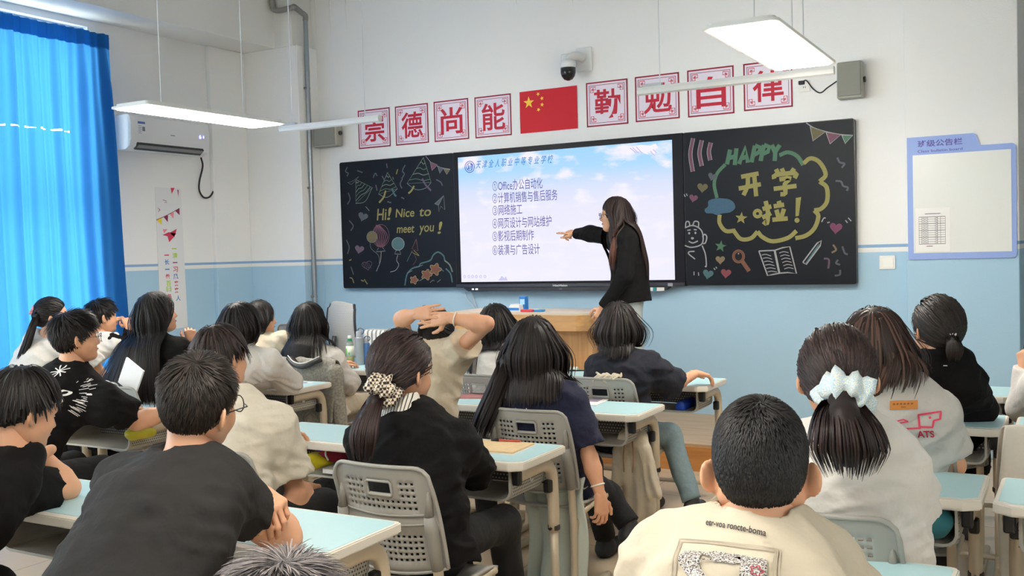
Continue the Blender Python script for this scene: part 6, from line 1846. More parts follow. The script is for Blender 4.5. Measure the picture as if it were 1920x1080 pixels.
# girl in grey T-shirt with red print
i18 = person('girl in grey T-shirt with red print, long brown hair, behind blue scrunchie', top_of(1642, 578, 3.78, 1.05), hs=1.05, yaw=.22, ty=-.05, pv=(-.56, 4.05), top='t_shirt', topm=M_melange, bot=M_trou, wr=.009, loose=.032,
    nb=PY(1672, 715, 3.76), shoulders=dict(R=PY(1750, 778, 3.80), L=PY(1624, 765, 3.78)), sl_t=.72, slr=1.05, arms=dict(R=dict(elbow=PY(1786, 872, 3.90), r=1.2)),
    hair=hr('long', BROWN, 800, zend=PY(1650, 706, 3.7)[2], seed=18, vol=1.2, hug=.072, inw=.8))
glasses(i18['p'], i18['H'], i18['R'], 1.08, M_wire)
# short ponytail, black jacket
i19 = person('girl in black jacket with short ponytail, before the right pier', top_of(1757, 556, 4.78, 1.06), hs=1.06, yaw=-.62, pitch=-.05, ty=-.12, pv=(-.52, 5.28), top='jacket', topm=M_blackc, bot=M_trou, sleeve='long', wr=.010, loose=.024,
    nb=PY(1768, 660, 4.78), shoulders=dict(R=PY(1810, 718, 4.82), L=PY(1724, 715, 4.76)), hair=hr('tail', (34, 28, 26), 700, tie=(.04, -.105, -.055), seed=19, vol=1.8))
T19 = PY(1784, 630, 4.68)
make_tail(i19['p'], T19, [T19 + np.array([-.01, .03, .01]), T19, PY(1790, 646, 4.64), PY(1790, 662, 4.64), PY(1788, 678, 4.66)], (34, 28, 26), 160, .018, .036, 19)
scrunchie(i19['p'], T19, (.4, -1, -.5), .016, .008, mat('tie_pale', (214, 208, 208), .6), 'hair_tie')
# sliver of a student at the right edge
i20 = person('student in white at the right edge, hand raised, mostly out of view', PY(2000, 640, 5.2), yaw=-.5, ty=-.2, pv=(.45, 5.25), top='shirt', topm=M_whitec, bot=M_trou, sleeve='long', loose=.03,
    shoulders=dict(R=PY(1985, 720, 5.2), L=PY(1948, 725, 5.22)), arms=dict(L=dict(elbow=PY(1918, 765, 5.35), wrist=PY(1922, 690, 5.30), dir=(-.02, 0, .3), back=(-.5, -.7, 0), pose='curl')), hair=hr('bob', BLACK, 300, seed=20, length=.14))
# grey haired head at the bottom edge
i21 = person('person with tousled grey hair at the bottom edge, only the crown showing', top_of(520, 1054, .95), fem=False, yaw=-.3, pitch=-.35, pv=(-.9, .55), top='shirt', topm=M_char, bot=M_trou, hair=hr('short', (96, 90, 90), 5200, seed=21, lk=.8, vol=1.3, wid=.35, lift_k=1.6), group=None)

# ------------------------------------------------------------------ the teacher
zT = PLAT_Z
HT = top_of(1153, 367, 6.55, .98)
i22 = person('woman teacher in black top and pale jeans pointing at the screen', HT, hs=.98, yaw=math.radians(-122), pitch=-.04, ty=math.radians(-112), pv=PY(1178, 545, 6.56), nb=PY(1161, 432, 6.56), top='long_sleeved_top', topm=M_blackc, bot=M_jean2, shoe=M_shoe, sleeve='long', loose=.017, wr=.005, stand=True, cat='person', group=None, size=1.04,
    shoulders=dict(R=PY(1148, 446, 6.72), L=PY(1176, 452, 6.42)),
    arms=dict(R=dict(elbow=PY(1106, 438, 6.80), wrist=PY(1080, 438, 6.84), dir=PY(1058, 434, 6.86) - PY(1080, 438, 6.84), back=(.1, -.4, 1), pose='point'), L=dict(elbow=PY(1172, 520, 6.30), wrist=PY(1132, 576, 6.26), dir=PY(1121, 598, 6.24) - PY(1132, 576, 6.26), back=(.6, -.6, .4), pose='grip')),
    legs=dict(R=dict(knee=(PY(1180, 640, 6.66)[0], 6.66, zT + .47), ankle=(PY(1185, 640, 6.68)[0], 6.70, zT + .09), toe=(-1, -.3, 0)), L=dict(knee=(PY(1188, 640, 6.44)[0], 6.46, zT + .47), ankle=(PY(1192, 640, 6.44)[0], 6.50, zT + .09), toe=(-1, -.4, 0))),
    hair=hr('long', (38, 26, 25), 900, zend=PY(1190, 512, 6.5)[2], seed=22, front=.10, vol=.6, inw=.5))
make_tail(i22['p'], None, [PY(1157, 420, 6.42), PY(1152, 455, 6.36), PY(1148, 485, 6.34), PY(1147, 508, 6.34)], (84, 50, 40), 90, .02, .030, 23, .7)
glasses(i22['p'], i22['H'], i22['R'], 1.02, M_wire)
# ------------------------------------------------------------------ podium and what stands on it
M_oak = wood('podium_oak', (216, 168, 112), (196, 144, 90), 0.4, (14, 14, 1.1))
M_oak2 = wood('podium_oak_band', (210, 164, 110), (188, 138, 86), 0.4, (1.3, 12, 12))
def podium():
    yb = 6.36
    a = PY(1122, 588, yb); xr = a[0]; zt = a[2]
    xl = xr - 1.28
    e = empty('podium', ((xl + xr) / 2, yb + 0.3, PLAT_Z))
    ox, oy, oz = e.location
    f = lambda x, y: (x - ox, y - oy)
    H = zt - PLAT_Z
    # body with a slight waist at its right side
    bxr = PY(1105, 640, yb + .06)[0]; bxl = xl + .10
    m = MB(); m.box(((bxl + bxr) / 2 - ox, 0.06, (H - .12) / 2), (bxr - bxl, 0.48, H - .12), 0.008); m.build('body', M_oak, e)
    m = MB(); m.box(((bxl + bxr) / 2 - ox, 0.06, .04), (bxr - bxl + .02, 0.50, .08), 0.006); m.build('plinth', M_oak2, e)
    out = [f(xl, yb + .50), f(xl, yb + .05)] + [f(x, y) for x, y in catmull([(xl + .02, yb + .02), (xl + .3, yb - .01), (xl + .62, yb + .0), (xr - .30, yb - .03), (xr - .16, yb - .04)], 5)] + [f(xr, yb + .06), f(xr, yb + .52)]
    m = MB(); m.prism(out, H - .125, H - .012); auto_smooth(m.build('front_band', M_oak2, e), 30)
    m = MB(); m.prism([(x * 1.004, y * 1.004) for x, y in out], H - .012, H + .002); auto_smooth(m.build('top', mat('podium_top', (214, 196, 170), .35), e), 30)
    tag(e, 'light oak podium on the platform below the screen', 'podium')
    return xr, yb, zt + .002
PXR, PYB, PZT = podium()
def on(px, z, y0=6.5):
    """spot on a level surface seen at column px near depth y0"""
    return PY(px, 560, y0)[0], y0, z
x, y, z = on(982, PZT, 6.58)
o = empty('drink_carton', (x, y, z))
MB().box((0, 0, .055), (.055, .05, .11), .004).build('carton', mat('carton_blue', (40, 120, 200), .4), o)
MB().box((0, -.0255, .07), (.04, .002, .04)).build('front_print', mat('carton_pale', (170, 214, 240), .4), o)
MB().box((0, 0, .1105), (.05, .02, .004), .001).build('seal', mat('carton_top', (120, 180, 226), .4), o)
tag(o, 'small blue drink carton standing on the podium', 'carton')
x, y, z = on(967, PZT, 6.54)
m = MB(); m.prism([(-.06, 0), (.06, 0), (.05, .05), (-.02, .055)], -.045, .045, 'Y'); o = m.build('tissue_pack', mat('tissue_white', (232, 234, 236), .6), None, False, (x, y, z))
MB().box((0, -.046, .018), (.10, .002, .02)).build('blue_band', mat('carton_blue', (40, 120, 200), .4), o)
tag(o, 'white tissue pack with blue band beside the carton on the podium', 'tissue pack')
x, y, z = on(988, PZT, 6.46)
o = MB().box((0, 0, .009), (.10, .035, .018), .005).build('whiteboard_eraser', mat('eraser_red', (200, 50, 70), .5), None, False, (x, y, z)); MB().box((0, 0, .003), (.096, .031, .006)).build('felt', mat('felt_dark', (70, 50, 60), .9), o)
tag(o, 'small red eraser lying on the podium before the blue carton', 'eraser')
x, y, z = on(1004, PZT, 6.50)
o = MB().box((0, 0, .008), (.13, .06, .016), .004).build('chalk_box', mat('box_blue', (46, 140, 205), .45), None, False, (x, y, z)); MB().box((0, 0, .017), (.05, .03, .002)).build('box_label', mat('label_white', (230, 232, 232), .5), o)
tag(o, 'flat blue box with white label lying on the podium, right of the carton', 'box')

# ------------------------------------------------------------------ behind the first rows, on the platform
def office_chair():
    c = PY(643, 618, 6.98)
    e = empty('office_chair', (c[0], 6.98, PLAT_Z), -.35)
    zc = c[2] - PLAT_Z
    w = .25
    V, F, n, k = [], [], 12, 14
    for j in range(k + 1):
        for i in range(n + 1):
            u, v = -1 + 2 * i / n, j / k
            hw = w * (1 - .10 * v) * (1 - .25 * max(0, v - .85) / .15 * .5)
            V.append((u * hw, -.02 - .05 * math.sin(v * 2.6) + .05 * u * u, zc - .24 + .50 * v - .03 * u * u * (v > .9)))
    for j in range(k):
        for i in range(n): F.append((j * (n + 1) + i, j * (n + 1) + i + 1, (j + 1) * (n + 1) + i + 1, (j + 1) * (n + 1) + i))
    b = link_mesh('backrest', V, F, holes('mesh_grey', (176, 176, 172), (120, 120, 118), .012, .22, ax=('X', 'Z')), e, True)
    s = b.modifiers.new('t', 'SOLIDIFY'); s.thickness = .012
    m = MB(); m.tube([V[j * (n + 1) + n] for j in range(k + 1)], .012, 8); m.tube([V[j * (n + 1)] for j in range(k + 1)], .012, 8); m.build('back_frame', mat('office_black', (40, 40, 44), .4), b, True)
    m = MB(); m.tube(catmull([(0, -.09, zc - .05), (0, -.11, zc - .30), (0, -.04, zc - .48)], 4), .02, 8); m.build('back_post', MATS['office_black'], e, True)
    m = MB(); m.box((0, .2, zc - .46), (.48, .46, .07), .03); m.build('seat', mat('office_seat', (70, 72, 76), .8), e)
    for sd in (-1, 1):
        m = MB(); m.tube(catmull([(sd * .24, .12, zc - .46), (sd * .28, .12, zc - .38), (sd * .28, .12, zc - .28), (sd * .28, .02, zc - .24), (sd * .28, .30, zc - .24)], 4), .014, 8); m.build('armrest', MATS['office_black'], e, True)
    m = MB(); m.lathe([(.03, .05), (.03, zc - .50)], (0, .2, 0), 12); m.build('gas_lift', MATS['office_black'], e, True)
    for q in range(5):
        a = 2 * math.pi * q / 5
        m = MB(); m.tube([(0, .2, .09), (.27 * math.cos(a), .2 + .27 * math.sin(a), .06)], [.022, .014], 8); lg = m.build('base_leg', MATS['office_black'], e, True)
        m = MB(); m.lathe([(.012, -.012), (.026, -.008), (.026, .008), (.012, .012)], (.27 * math.cos(a), .2 + .27 * math.sin(a), .027), 12, Matrix.Rotation(math.radians(90), 3, 'X').to_4x4()); m.build('caster', MATS['office_black'], lg, True)
    tag(e, 'grey mesh office chair on the platform left of the podium', 'office chair')
office_chair()
def radiator():
    a, b = PY(693, 640, 6.95), PY(738, 618, 6.95)
    x0, x1 = a[0], b[0] + .05; zt = b[2]
    e = empty('oil_heater', ((x0 + x1) / 2, 6.95, PLAT_Z)); M = mat('heater_white', (222, 222, 216), .4)
    n = 7; w = (x1 - x0) / n
    for i in range(n):
        m = MB(); m.prism(rrect(.16, zt - PLAT_Z - .10, .03, 4, 0, (zt - PLAT_Z) / 2 + .05), (x0 - (x0 + x1) / 2) + i * w + .006, (x0 - (x0 + x1) / 2) + (i + 1) * w - .010, 'X'); m.build('fin', M, e)
    L = (x1 - x0) / 2
    m = MB(); m.tube([(-L, 0, .16), (L, 0, .16)], .02, 10); m.tube([(-L, 0, zt - PLAT_Z - .06), (L, 0, zt - PLAT_Z - .06)], .018, 10); m.build('pipe', mat('heater_grey', (120, 120, 122), .5), e)
    for s in (-1, 1):
        m = MB(); m.box((s * L * .7, 0, .07), (.03, .24, .03), .006); f = m.build('foot', mat('heater_foot', (60, 60, 64), .5), e)
        for q in (-.11, .11):
            m = MB(); m.lathe([(.01, -.012), (.025, -.01), (.025, .01), (.01, .012)], (s * L * .7, q, .028), 12, Matrix.Rotation(math.radians(90), 3, 'Y').to_4x4()); m.build('wheel', MATS['heater_foot'], f, True)
    tag(e, 'white finned heater on the platform between office chair and podium', 'heater')
radiator()
# bottles on the front left desk
def bottle(x, y, z, label):
    e = empty('drink_bottle', (x, y, z))
    g = mat('bottle_clear', (232, 240, 232), .08); nodes_of(g)[1].inputs['Transmission Weight'].default_value = .75; nodes_of(g)[1].inputs['IOR'].default_value = 1.2
    m = MB(); m.lathe([(.026, 0), (.031, .006), (.031, .05), (.028, .075), (.031, .10), (.031, .135), (.024, .162), (.0135, .180), (.0135, .190)], (0, 0, 0), 24); m.build('bottle_body', g, e, True)
    m = MB(); m.lathe([(.028, .004), (.0285, .045)], (0, 0, 0), 24); m.build('tea', mat('tea_yellow', (214, 196, 60), .2), e, True)
    m = MB(); m.lathe([(.0316, .05), (.0316, .128)], (0, 0, 0), 24); m.build('label_sleeve', mat('label_pale', (228, 236, 220), .5), e, True)
    m = MB(); m.box((-.010, -.031, .085), (.012, .003, .05), .001); m.box((.012, -.029, .07), (.010, .003, .02), .001); m.build('label_print', mat('label_green', (120, 180, 90), .5), e)
    m = MB(); m.lathe([(.024, .156), (.0165, .182), (.0165, .186)], (0, 0, 0), 20); m.build('neck_label', mat('neck_green', (36, 140, 90), .4), e, True)
    m = MB(); m.lathe([(.0155, .188), (.0160, .190), (.0160, .208), (.0150, .210)], (0, 0, 0), 20); m.build('cap', mat('cap_white', (236, 238, 236), .4), e, True)
    tag(e, label, 'bottle')
b = PZ(657, 679, DH + .001)
bottle(b[0], b[1], DH + .001, 'clear drink bottle with green neck and white cap standing on desk')
def thermos(px, y, h, r, c, label):
    q = PY(px, 640, y)
    e = empty('water_bottle', (q[0], y, DH + .001))
    m = MB(); m.lathe([(r * .95, 0), (r, .006), (r, h * .78), (r * .9, h * .82)], (0, 0, 0), 18); m.build('flask', c, e, True)
    m = MB(); m.lathe([(r * .9, h * .82), (r * .8, h * .84), (r * .75, h * .98), (r * .6, h)], (0, 0, 0), 18); m.build('lid', mat('lid_grey', (150, 156, 164), .4), e, True)
    m = MB(); m.tube(catmull([(r * .7, 0, h * .9), (r * 1.2, 0, h * .95), (r * 1.2, 0, h * 1.05), (0, 0, h * 1.08), (-r * .7, 0, h * .95)], 4), .004, 6); m.build('carry_loop', mat('loop_grey', (90, 96, 104), .5), e, True)
    tag(e, label, 'bottle')
thermos(674, 6.02, .26, .032, mat('flask_grey', (150, 156, 160), .2), 'tall grey clear water bottle behind the drink bottle')
thermos(686, 6.06, .20, .030, mat('flask_blue', (70, 112, 170), .35), 'blue water bottle beside the white heater')

# ------------------------------------------------------------------ loose things on and in the desks
def slab(name, px, py, w, d, h, m, label, cat, rz=0.0, z=DH + .0014, bev=.001):
    p = PZ(px, py, z)
    o = MB().box((0, 0, h / 2), (w, d, h), bev).build(name, m, None, False, tuple(p)); o.rotation_euler = (0, 0, rz)
    return tag(o, label, cat)
M_paper = mat('paper_white', (236, 234, 232), .6)
nbk = slab('notebook', 946, 842, .30, .21, .012, mat('kraft_brown', (222, 194, 150), .6, noise=.2, nscale=40), 'brown covered notebook on the desk right of the black jacket girl', 'notebook', .05)
nbk.location.x += -.06
MB().box((.003, -.002, -.0005), (.30, .212, .010)).build('pages', M_paper, nbk)
def pen(px, py, rz, c, label, z, L=.14, tipc=None):
    p = PZ(px, py, z); e = empty('pen', (p[0], p[1], z + .0048), rz)
    m = MB(); m.tube([(-L / 2, 0, 0), (L / 2 - .012, 0, 0), (L / 2, 0, 0)], [.0045, .0045, .001], 8); m.build('barrel', c, e, True)
    m = MB(); m.tube([(-L / 2 - .001, 0, 0), (-L / 2 + .035, 0, 0)], .0052, 8); m.box((-L / 2 + .02, 0, .006), (.03, .003, .002)); m.build('cap', tipc or M_cap, e, True)
    tag(e, label, 'pen')
pen(950, 828, .15, mat('pen_red', (190, 80, 60), .4), 'red and black pen lying on the brown notebook', DH + .014)
s1 = slab('paper_sheets', 1100, 752, .21, .29, .004, M_paper, 'white papers lying on the desk before the girl in navy', 'papers', .1)
MB().box((.0, .03, .0045), (.15, .14, .0006)).build('printed_picture', mat('print_grey', (150, 138, 150), .6), s1)
s2 = slab('booklet', 878, 744, .24, .17, .006, mat('booklet_cover', (176, 116, 116), .5, noise=.3, nscale=25), 'dark pink booklet on the desk left of the girl in navy', 'booklet', .35)
MB().box((0, 0, -.001), (.236, .172, .005)).build('pages', M_paper, s2)
s3 = slab('pencil_case', 1066, 694, .13, .06, .022, mat('case_white', (216, 220, 210), .7), 'white pencil case on the desk before the navy T-shirt student', 'pencil case', .2, bev=.008)
MB().box((0, 0, .0225), (.11, .006, .002)).build('zip', mat('zip_grey', (120, 124, 120), .5), s3)
pen(1084, 696, .5, M_cap, 'black marker pen next to the white pencil case', DH + .0014, .12)
s4 = slab('card', 572, 718, .10, .06, .002, M_paper, 'small card with dark mark on the desk by the grey-white sleeve', 'card', .3)
MB().box((-.01, 0, .0022), (.05, .03, .0006)).build('dark_mark', mat('mark_navy', (40, 46, 66), .5), s4)
s5 = slab('tissue', 518, 732, .12, .03, .010, M_paper, 'folded white tissue at the desk edge under the grey-white sleeve', 'tissue', .4, bev=.004)
# things in the trays
def sack(name, c, r, m, label, cat, seed, knot=True):
    V, F = mesh_field([Ell(c, r, k=.02)], .010, (), lambda P: .012 * vnoise(P, 22.0, seed))
    o = np_mesh(name, V, F, m, None, c); o.location = c
    if knot:
        t = MB(); t.tube(catmull([(0, -r[1] * .8, r[2] * .5), (.02, -r[1] * 1.1, r[2] * .2), (.03, -r[1] * 1.05, -r[2] * .3)], 4), .004, 6); t.build('drawstring', M_paper, o, True)
    return tag(o, label, cat)
TZ = .622
sack('snack_bag', PY(600, 862, 3.50), (.055, .09, .035), mat('bag_yellow', (206, 196, 40), .35), 'yellow snack bag in the desk tray left of the black jacket girl', 'bag', 3, False)
sack('fabric_pouch', PY(628, 850, 3.56), (.06, .08, .045), mat('pouch_red', (150, 30, 60), .6), 'dark red pouch in the desk tray left of the black jacket girl', 'pouch', 4)
sack('folded_cloth', PY(612, 846, 3.66), (.05, .05, .04), mat('cloth_blue', (40, 70, 150), .8), 'blue cloth between the yellow bag and the red pouch', 'cloth', 5, False)
q = PY(634, 880, 3.50); o = MB().box((0, 0, 0), (.14, .20, .02), .002).build('book', M_paper, None, False, (q[0] + .02, q[1] + .05, .624)); MB().box((0, 0, .011), (.142, .202, .002)).build('cover', mat('cover_grey', (190, 190, 182), .5), o); tag(o, 'pale book lying in the desk tray beside the red pouch', 'book')
sack('snack_bag', PY(262, 812, 3.58), (.07, .09, .035), mat('bag_yellow', (206, 196, 40), .35), 'yellow bag in the desk tray in front of the printed black T-shirt', 'bag', 6, False)
sack('drawstring_bag', np.array([-.44, 3.50, .668]), (.12, .12, .060), mat('bag_teal', (30, 96, 104), .8), 'teal drawstring bag stuffed in the tray beside the white T-shirt', 'bag', 7)
q = PY(1277, 762, 5.74); o = empty('water_bottle', (q[0], 5.74, q[2])); m = MB(); m.lathe([(.03, 0), (.034, .004), (.034, .20), (.02, .23)], (0, 0, 0), 18, Matrix.Rotation(math.radians(-90), 3, 'X').to_4x4()); m.build('flask', mat('flask_bright_blue', (30, 70, 190), .3), o, True); m = MB(); m.lathe([(.031, -.02), (.031, .0)], (0, 0, 0), 18, Matrix.Rotation(math.radians(-90), 3, 'X').to_4x4()); m.build('lid', mat('lid_blue', (36, 84, 210), .3), o, True)
tag(o, 'bright blue bottle lying in the tray of the desk nearest the podium', 'bottle')

# ------------------------------------------------------------------ clothes hung over chairs
def drape(name, path, w, m, label, cat='jacket', seed=1, taper=0.0, amp=.018, at=(0, 0, 0), rz=0.0, th=.010, cols=26):
    """cloth that follows a path in the yz plane, w wide, with folds along its fall"""
    C = np.array(catmull([(0, p[0], p[1]) for p in path], 7)); n = len(C)
    T = np.gradient(C, axis=0); T /= np.linalg.norm(T, axis=1, keepdims=True); N = np.stack([0 * T[:, 0], -T[:, 2], T[:, 1]], 1)
    rng = np.random.default_rng(seed); ph = rng.uniform(0, 6, 4)
    V, F = [], []
    for i in range(n):
        t = i / (n - 1)
        for k in range(cols + 1):
            u = -1 + 2 * k / cols
            a = amp * (.3 + abs(t - .4) * 1.6)
            f = a * (math.sin(u * 7 + ph[0] + t * 2) + .6 * math.sin(u * 13 + ph[1] - t * 3)) 
            x = u * w / 2 * (1 - taper * abs(t - .4)) + .012 * math.sin(t * 9 + ph[2])
            q = C[i] + N[i] * f + np.array([x, 0, (.02 * math.sin(u * 5 + ph[3])) * (1 if i in (0, n - 1) else 0)])
            V.append(q)
    for i in range(n - 1):
        for k in range(cols): F.append((i * (cols + 1) + k, i * (cols + 1) + k + 1, (i + 1) * (cols + 1) + k + 1, (i + 1) * (cols + 1) + k))
    o = link_mesh(name, V, F, m, None, True, at); o.rotation_euler = (0, 0, rz)
    s = o.modifiers.new('t', 'SOLIDIFY'); s.thickness = th
    s = o.modifiers.new('s', 'SUBSURF'); s.levels = 1; s.render_levels = 1
    return tag(o, label, cat)
M_tweed = mat('cloth_tweed', (150, 146, 136), .95, noise=.75, nscale=70, bump=.4, bscale=300)
M_mint = mat('cloth_mint_grey', (186, 194, 184), .9, noise=.05, nscale=100)
tw = drape('tweed_jacket', [(-.36, .32), (-.345, .60), (-.325, .84), (-.29, .90), (-.235, .86), (-.20, .62)], .50, M_tweed, 'grey tweed jacket with black collar hung over the chair back', seed=2, at=(DR + .10, 5.50, 0), amp=.012)
m = MB(); m.tube(catmull([(-.13, -.33, .905), (-.06, -.352, .865), (.02, -.356, .855), (.10, -.345, .885), (.14, -.325, .905)], 5), .034, 10, flat=.5); m.build('collar', mat('collar_black', (28, 28, 32), .6), tw, True)
m = MB(); m.tube(catmull([(-.13, -.352, .925), (-.06, -.376, .888), (.02, -.380, .878), (.10, -.368, .905), (.14, -.345, .925)], 5), .0035, 6); m.build('collar_piping', M_paper, tw, True)
m = MB(); V, F = mesh_field([Cone((.24, -.30, .82), (.26, -.28, .40), .05, .045, .02)], .01, (), lambda P: .008 * vnoise(P, 18.0, 3)); np_mesh('sleeve', V, F, M_tweed, tw, (0, 0, 0))
drape('towel', [(-.300, .875), (-.285, .900), (-.26, .905), (-.235, .885)], .13, M_cream, 'white cloth lying over the chair top behind the navy T-shirt student', 'cloth', 3, at=(AR + .02, 5.27, 0), amp=.01)
HC = np.array([-1.98, 4.80, .0])
def hoodie_fold(P):
    q = P - HC
    return .010 * np.sin(q[:, 0] * 95 + 3 * vnoise(P, 7.0, 4) + q[:, 2] * 8) * np.clip((.62 - q[:, 2]) / .2, .2, 1) + .016 * vnoise(P, 13.0, 8)
V, F = mesh_field([Cone(HC + (0, 0, .60), HC + (.01, 0, .26), .060, .110, .04, (np.array([0, 1.0, 0]), .5)), Ell(HC + (.0, -.03, .60), (.085, .055, .055), k=.03),
                   Cone(HC + (-.06, -.03, .56), HC + (-.10, -.05, .25), .036, .030, .02), Cone(HC + (.07, -.03, .55), HC + (.12, -.04, .33), .036, .032, .02)], .009, (), hoodie_fold)
hd = np_mesh('hoodie', V, F, M_cream, None, HC); hd.location = HC
m = MB()
for sx in (-.02, .02): m.tube(catmull([(sx, -.085, .60), (sx * 1.4, -.095, .52), (sx * 1.2, -.10, .44)], 4), .004, 6)
m.build('drawstring', mat('string_brown', (150, 120, 90), .7), hd, True)
m = MB(); m.tube(catmull([(0, 0, .62), (0, .01, .66), (.0, .02, .70)], 3), .006, 6); m.build('hanging_loop', M_cream, hd, True)
tag(hd, 'cream hoodie hanging beside the desk leg near the jeans', 'jacket')
mj = drape('jacket', [(-.22, .56), (-.24, .46), (-.245, .30), (-.25, .12), (-.245, .02)], .30, M_mint, 'mint grey jacket trailing from the chair of the girl in navy', seed=5, at=(AR + .19, 4.26, 0), amp=.022)
V, F = mesh_field([Ell((-.06, -.12, .50), (.17, .13, .05), k=.03), Cone((.0, -.24, .52), (.06, -.24, .12), .06, .05, .03)], .01, (), lambda P: .012 * vnoise(P, 15.0, 9)); np_mesh('folded_sleeve', V, F, M_mint, mj, (0, 0, 0))
drape('jacket', [(-.34, .20), (-.36, .45), (-.34, .70), (-.315, .87), (-.285, .905), (-.235, .86), (-.20, .60)], .48, mat('cloth_stone', (204, 198, 186), .9, noise=.05, nscale=80), 'pale stone jacket over the chair at the right edge', seed=6, at=(.03, 4.36, 0), amp=.012, taper=-.15)
st = drape('cloth', [(-.32, .78), (-.31, .88), (-.275, .905), (-.225, .88), (-.20, .74)], .26, mat('cloth_striped_white', (214, 214, 212), .85), 'white cloth with dark stripes over the chair behind the girl in black', 'cloth', 7, at=(DL + .50, 4.10, 0), amp=.008)
for k in range(4):
    m = MB(); m.tube([(-.10 + k * .05, p[0] * 1.0 - .006, p[1]) for p in ((-.32, .79), (-.318, .87), (-.285, .915))], .003, 6); m.build('stripe', mat('stripe_dark', (70, 74, 84), .8), st, True)
p = PY(246, 706, 3.92)
o = MB().box((0, 0, 0), (.16, .012, .17), .002, Matrix.Rotation(.5, 3, 'Y')).build('paper_card', M_paper, None, False, tuple(p)); tag(o, 'white card propped beside the chair with the striped cloth', 'card')

# ------------------------------------------------------------------ prints on the clothes
def flat_text(body, w, bold=0.0, shear=0.0):
    v, f = text_geo(body, bold, shear); lo, hi = v.min(0), v.max(0); k = w / (hi[0] - lo[0])
    return [((q[0] - (lo[0] + hi[0]) / 2) * k, (q[1] - (lo[1] + hi[1]) / 2) * k) for q in v], f
def strokes(L):
    m = MB()
    for pts, w in L: m.ribbon(pts, w, 0, 0)
    return [(v[0], v[2]) for v in m.v], m.f
def dense(L, n=8):
    out = []
    for pts, w in L:
        P = []
        for a, b in zip(pts[:-1], pts[1:]):
            for t in range(n): P.append((a[0] + (b[0] - a[0]) * t / n, a[1] + (b[1] - a[1]) * t / n))
        P.append(pts[-1]); out.append((P, w))
    return out
M_ink = mat('print_ink', (46, 42, 46), .8)
# crew cut boy: lettering under the collar and an ornate frame below it
ux = np.array([math.cos(.02), 0.10, -.055]); ux = _n(ux); uz = _n(np.array([0, -.25, 1.0])); dr = np.array([-.1, 1, -.45])
O16 = PY(1375, 985, 1.66)
v, f = flat_text('etr-voa roncte-boma', .112, .012); v = [(a, b * 1.7 - a * .12) for a, b in v]; decal(i16['p'], i16['shirt'], 'printed_lettering', M_ink, v, f, O16, ux, uz, dr)
O16b = PY(1355, 1080, 1.60)
rng = np.random.default_rng(3)
L = []
for k, (w, h) in enumerate(((.185, .150), (.176, .142), (.170, .136))): L += [([(-w / 2, -h / 2 - .05), (-w / 2, h / 2), (w / 2, h / 2), (w / 2, -h / 2 - .05)], .0022)]
v, f = strokes(dense(L, 14)); decal(i16['p'], i16['shirt'], 'frame_print', mat('print_taupe', (176, 164, 146), .8), v, f, O16b, ux, uz, dr)
for nm, col, boxes in (('scarf_print', (74, 66, 78), [(-.070, -.032, -.10, .045), (.030, .074, -.10, .048), (-.03, .03, .028, .05)]), ):
    V, F = [], []
    for x0, x1, z0, z1 in boxes:
        nx, nz = 8, 12; k = len(V)
        for j in range(nz + 1):
            for i in range(nx + 1):
                x = x0 + (x1 - x0) * i / nx + (.012 * math.sin(j * .8 + x0 * 50) if 0 < i < nx or x0 < 0 else 0); V.append((x, z0 + (z1 - z0) * j / nz))
        for j in range(nz):
            for i in range(nx): F.append((k + j * (nx + 1) + i, k + j * (nx + 1) + i + 1, k + (j + 1) * (nx + 1) + i + 1, k + (j + 1) * (nx + 1) + i))
    decal(i16['p'], i16['shirt'], nm, mottled('print_paisley', (58, 52, 62), (205, 198, 190)), V, F, O16b, ux, uz, dr, .0035)
L = []
for k in range(34):
    x, z = (rng.uniform(-.066, -.036) if k % 2 else rng.uniform(.034, .070)), rng.uniform(-.09, .04); r = rng.uniform(.003, .007)
    L.append(([(x + r * math.cos(a), z + r * math.sin(a)) for a in np.linspace(0, 2 * math.pi, 9)], .0014))
v, f = strokes(L); decal(i16['p'], i16['shirt'], 'paisley_rings', M_paper, v, f, O16b, ux, uz, dr, .0045)
L = []
for x, z in ((.058, .02), (.055, -.03), (-.055, -.03)):
    L = []
    L.append(([(x + .009 * (1 + .3 * math.cos(5 * a)) * math.cos(a), z + .009 * (1 + .3 * math.cos(5 * a)) * math.sin(a)) for a in np.linspace(0, 2 * math.pi, 22)], .0025))
    v, f = strokes(L); decal(i16['p'], i16['shirt'], 'rosette_print', mat('print_rose', (176, 70, 84), .8), v, f, O16b, ux, uz, dr, .005)
v, f = flat_text('TL', .030, .01); decal(i16['p'], i16['shirt'], 'gold_lettering', mat('print_gold', (182, 156, 96), .7), v, f, O16b + uz * -.028 , ux, uz, dr, .005)
# black T-shirt: white script and bursts
O3 = PY(86, 728, 3.05); u3 = _n(np.array([1, .1, -.12])); z3 = np.array([0, -.15, 1.0]); d3 = np.array([.0, 1, -.2])
v, f = flat_text('ing', .15, .01, .35); decal(i3['p'], i3['shirt'], 'script_print', M_paper, v, f, O3 + u3 * .02 - z3 * .02, u3, z3, d3, .004)
L = []
for cx, cz, r, n in ((-.03, .09, .035, 9), (-.035, -.155, .035, 9)):
    for k in range(n): a = 2 * math.pi * k / n; L.append(([(cx, cz), (cx + r * math.cos(a), cz + r * math.sin(a))], .005))
for k in range(30):
    a = rng.uniform(-.9, 1.0); r = rng.uniform(.06, .10); L.append(([(.03 + r * math.cos(a), -.02 + r * 1.2 * math.sin(a)), (.03 + (r + .03) * math.cos(a), -.02 + (r + .03) * 1.2 * math.sin(a))], .0028))
v, f = strokes(dense(L, 3)); decal(i3['p'], i3['shirt'], 'burst_print', M_paper, v, f, O3, u3, z3, d3, .004)
